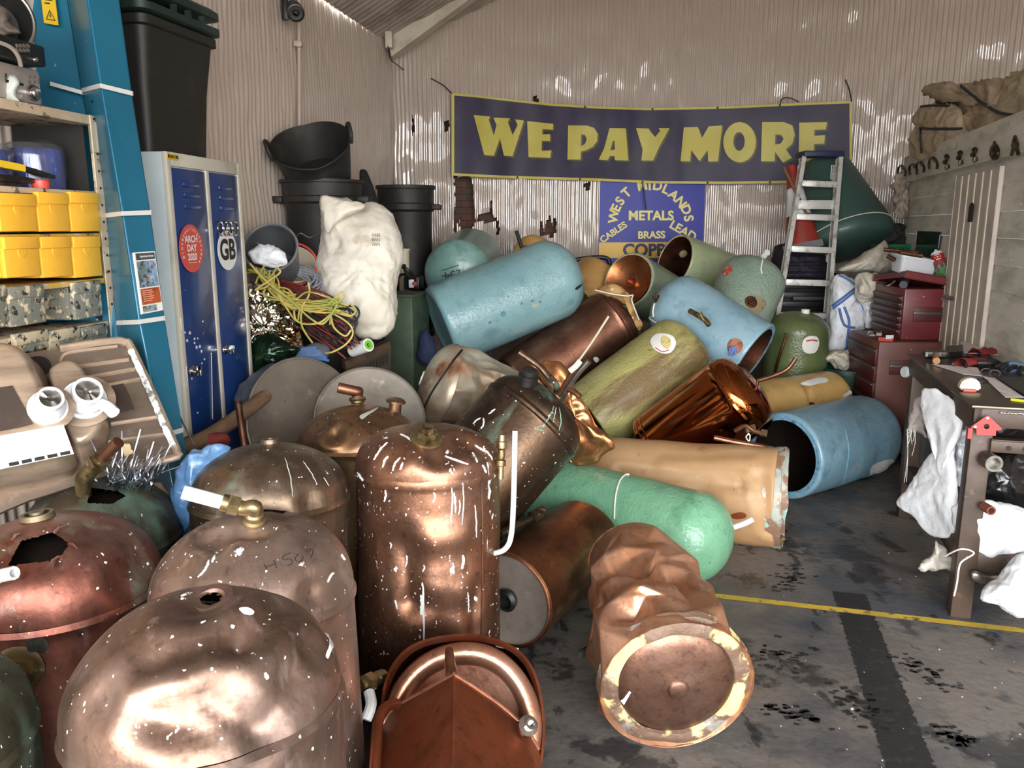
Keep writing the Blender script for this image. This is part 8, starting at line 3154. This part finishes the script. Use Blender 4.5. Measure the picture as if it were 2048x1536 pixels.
soft('white_rag', 'bright white rag bundled behind the front bench leg', 'rag', zF([(640, 880), (700, 850), (760, 840), (900, 868), (985, 910), (1010, 1000), (985, 1110), (900, 1172), (800, 1198), (722, 1152), (690, 1080), (655, 1000)]), lambda x, y: 3.20, .10, .08, m_sack2, (6, .012), 77)
soft('white_rag', 'small strip of white rag between the hanging cloth and the bench leg', 'rag', zF([(572, 890), (625, 855), (650, 880), (640, 1005), (612, 1015), (585, 985)]), lambda x, y: 3.30, .04, .03, m_sack2, (10, .012), 79, N=50, K=8)
soft('white_rag', 'heap of frayed white rags on the floor below the bench', 'rag', zF([(738, 1385), (780, 1312), (830, 1288), (858, 1250), (905, 1190), (985, 1130), (1040, 1150), (1040, 1500), (980, 1498), (880, 1452), (815, 1412)]), lambda x, y: 2.98, .12, .10, m_sack2, (7, .018), 81)
soft('polythene_scrap', 'scrap of dirty clear polythene on the floor behind the bench leg', 'polythene', zF([(378, 1218), (440, 1172), (482, 1130), (478, 1066), (520, 1112), (582, 1170), (590, 1222), (500, 1228)]), lambda x, y: 3.36, .03, .03, mat('dirty_polythene', '#b5aea2', .3, 0, bump=(14, .8), coat=.5), (12, .02), 83, N=60, K=10)
soft('clear_bag', 'crumpled clear plastic bag hanging under the bench beside the long white cloth', 'bag', zF([(610, 470), (660, 430), (690, 560), (680, 700), (640, 760), (600, 740), (585, 620)]), lambda x, y: 3.38, .05, .04, mat('milky_polythene', '#b9bcc0', .2, 0, [dict(col='#8d9096', scale=9, lo=.45, hi=.65)], bump=(16, .9), coat=.6), (13, .025), 85, N=60)
soft('black_sack', 'black refuse sack under the bench behind the front leg', 'sack', zF([(745, 640), (800, 570), (900, 545), (1010, 560), (1020, 900), (900, 880), (780, 860), (735, 790)]), lambda x, y: 3.42, .10, .10, mat('black_polythene', '#121214', .25, 0, bump=(14, .7), coat=.4), (8, .02), 87)
soft('black_sack', 'black refuse sack on the bench rail behind the red magnet', 'sack', zF([(780, 400), (840, 375), (1010, 380), (1010, 490), (900, 480), (800, 480)]), lambda x, y: 3.35, .06, .10, mat('black_polythene', '#121214', .25), (9, .015), 89, N=60)
soft('silver_packet', 'dull silver packet on the floor under the bench', 'packet', zF([(680, 1240), (760, 1240), (830, 1262), (800, 1320), (690, 1290)]), lambda x, y: 3.15, .03, .03, m_steel, (10, .008), 91, N=40, K=8)
bm = BM()
tube(bm, smooth([V(*p) for p in [(1890, 1112, 3.05), (1922, 1098, 2.95), (1948, 1106, 2.97), (1925, 1122, 2.95), (1918, 1135, 2.95), (1914, 1165, 2.95), (1908, 1192, 2.952)]], 6), .003, 6)
solo('white_twine', 'white twine looped round the foot of the front bench leg', 'twine', bm, m_string)
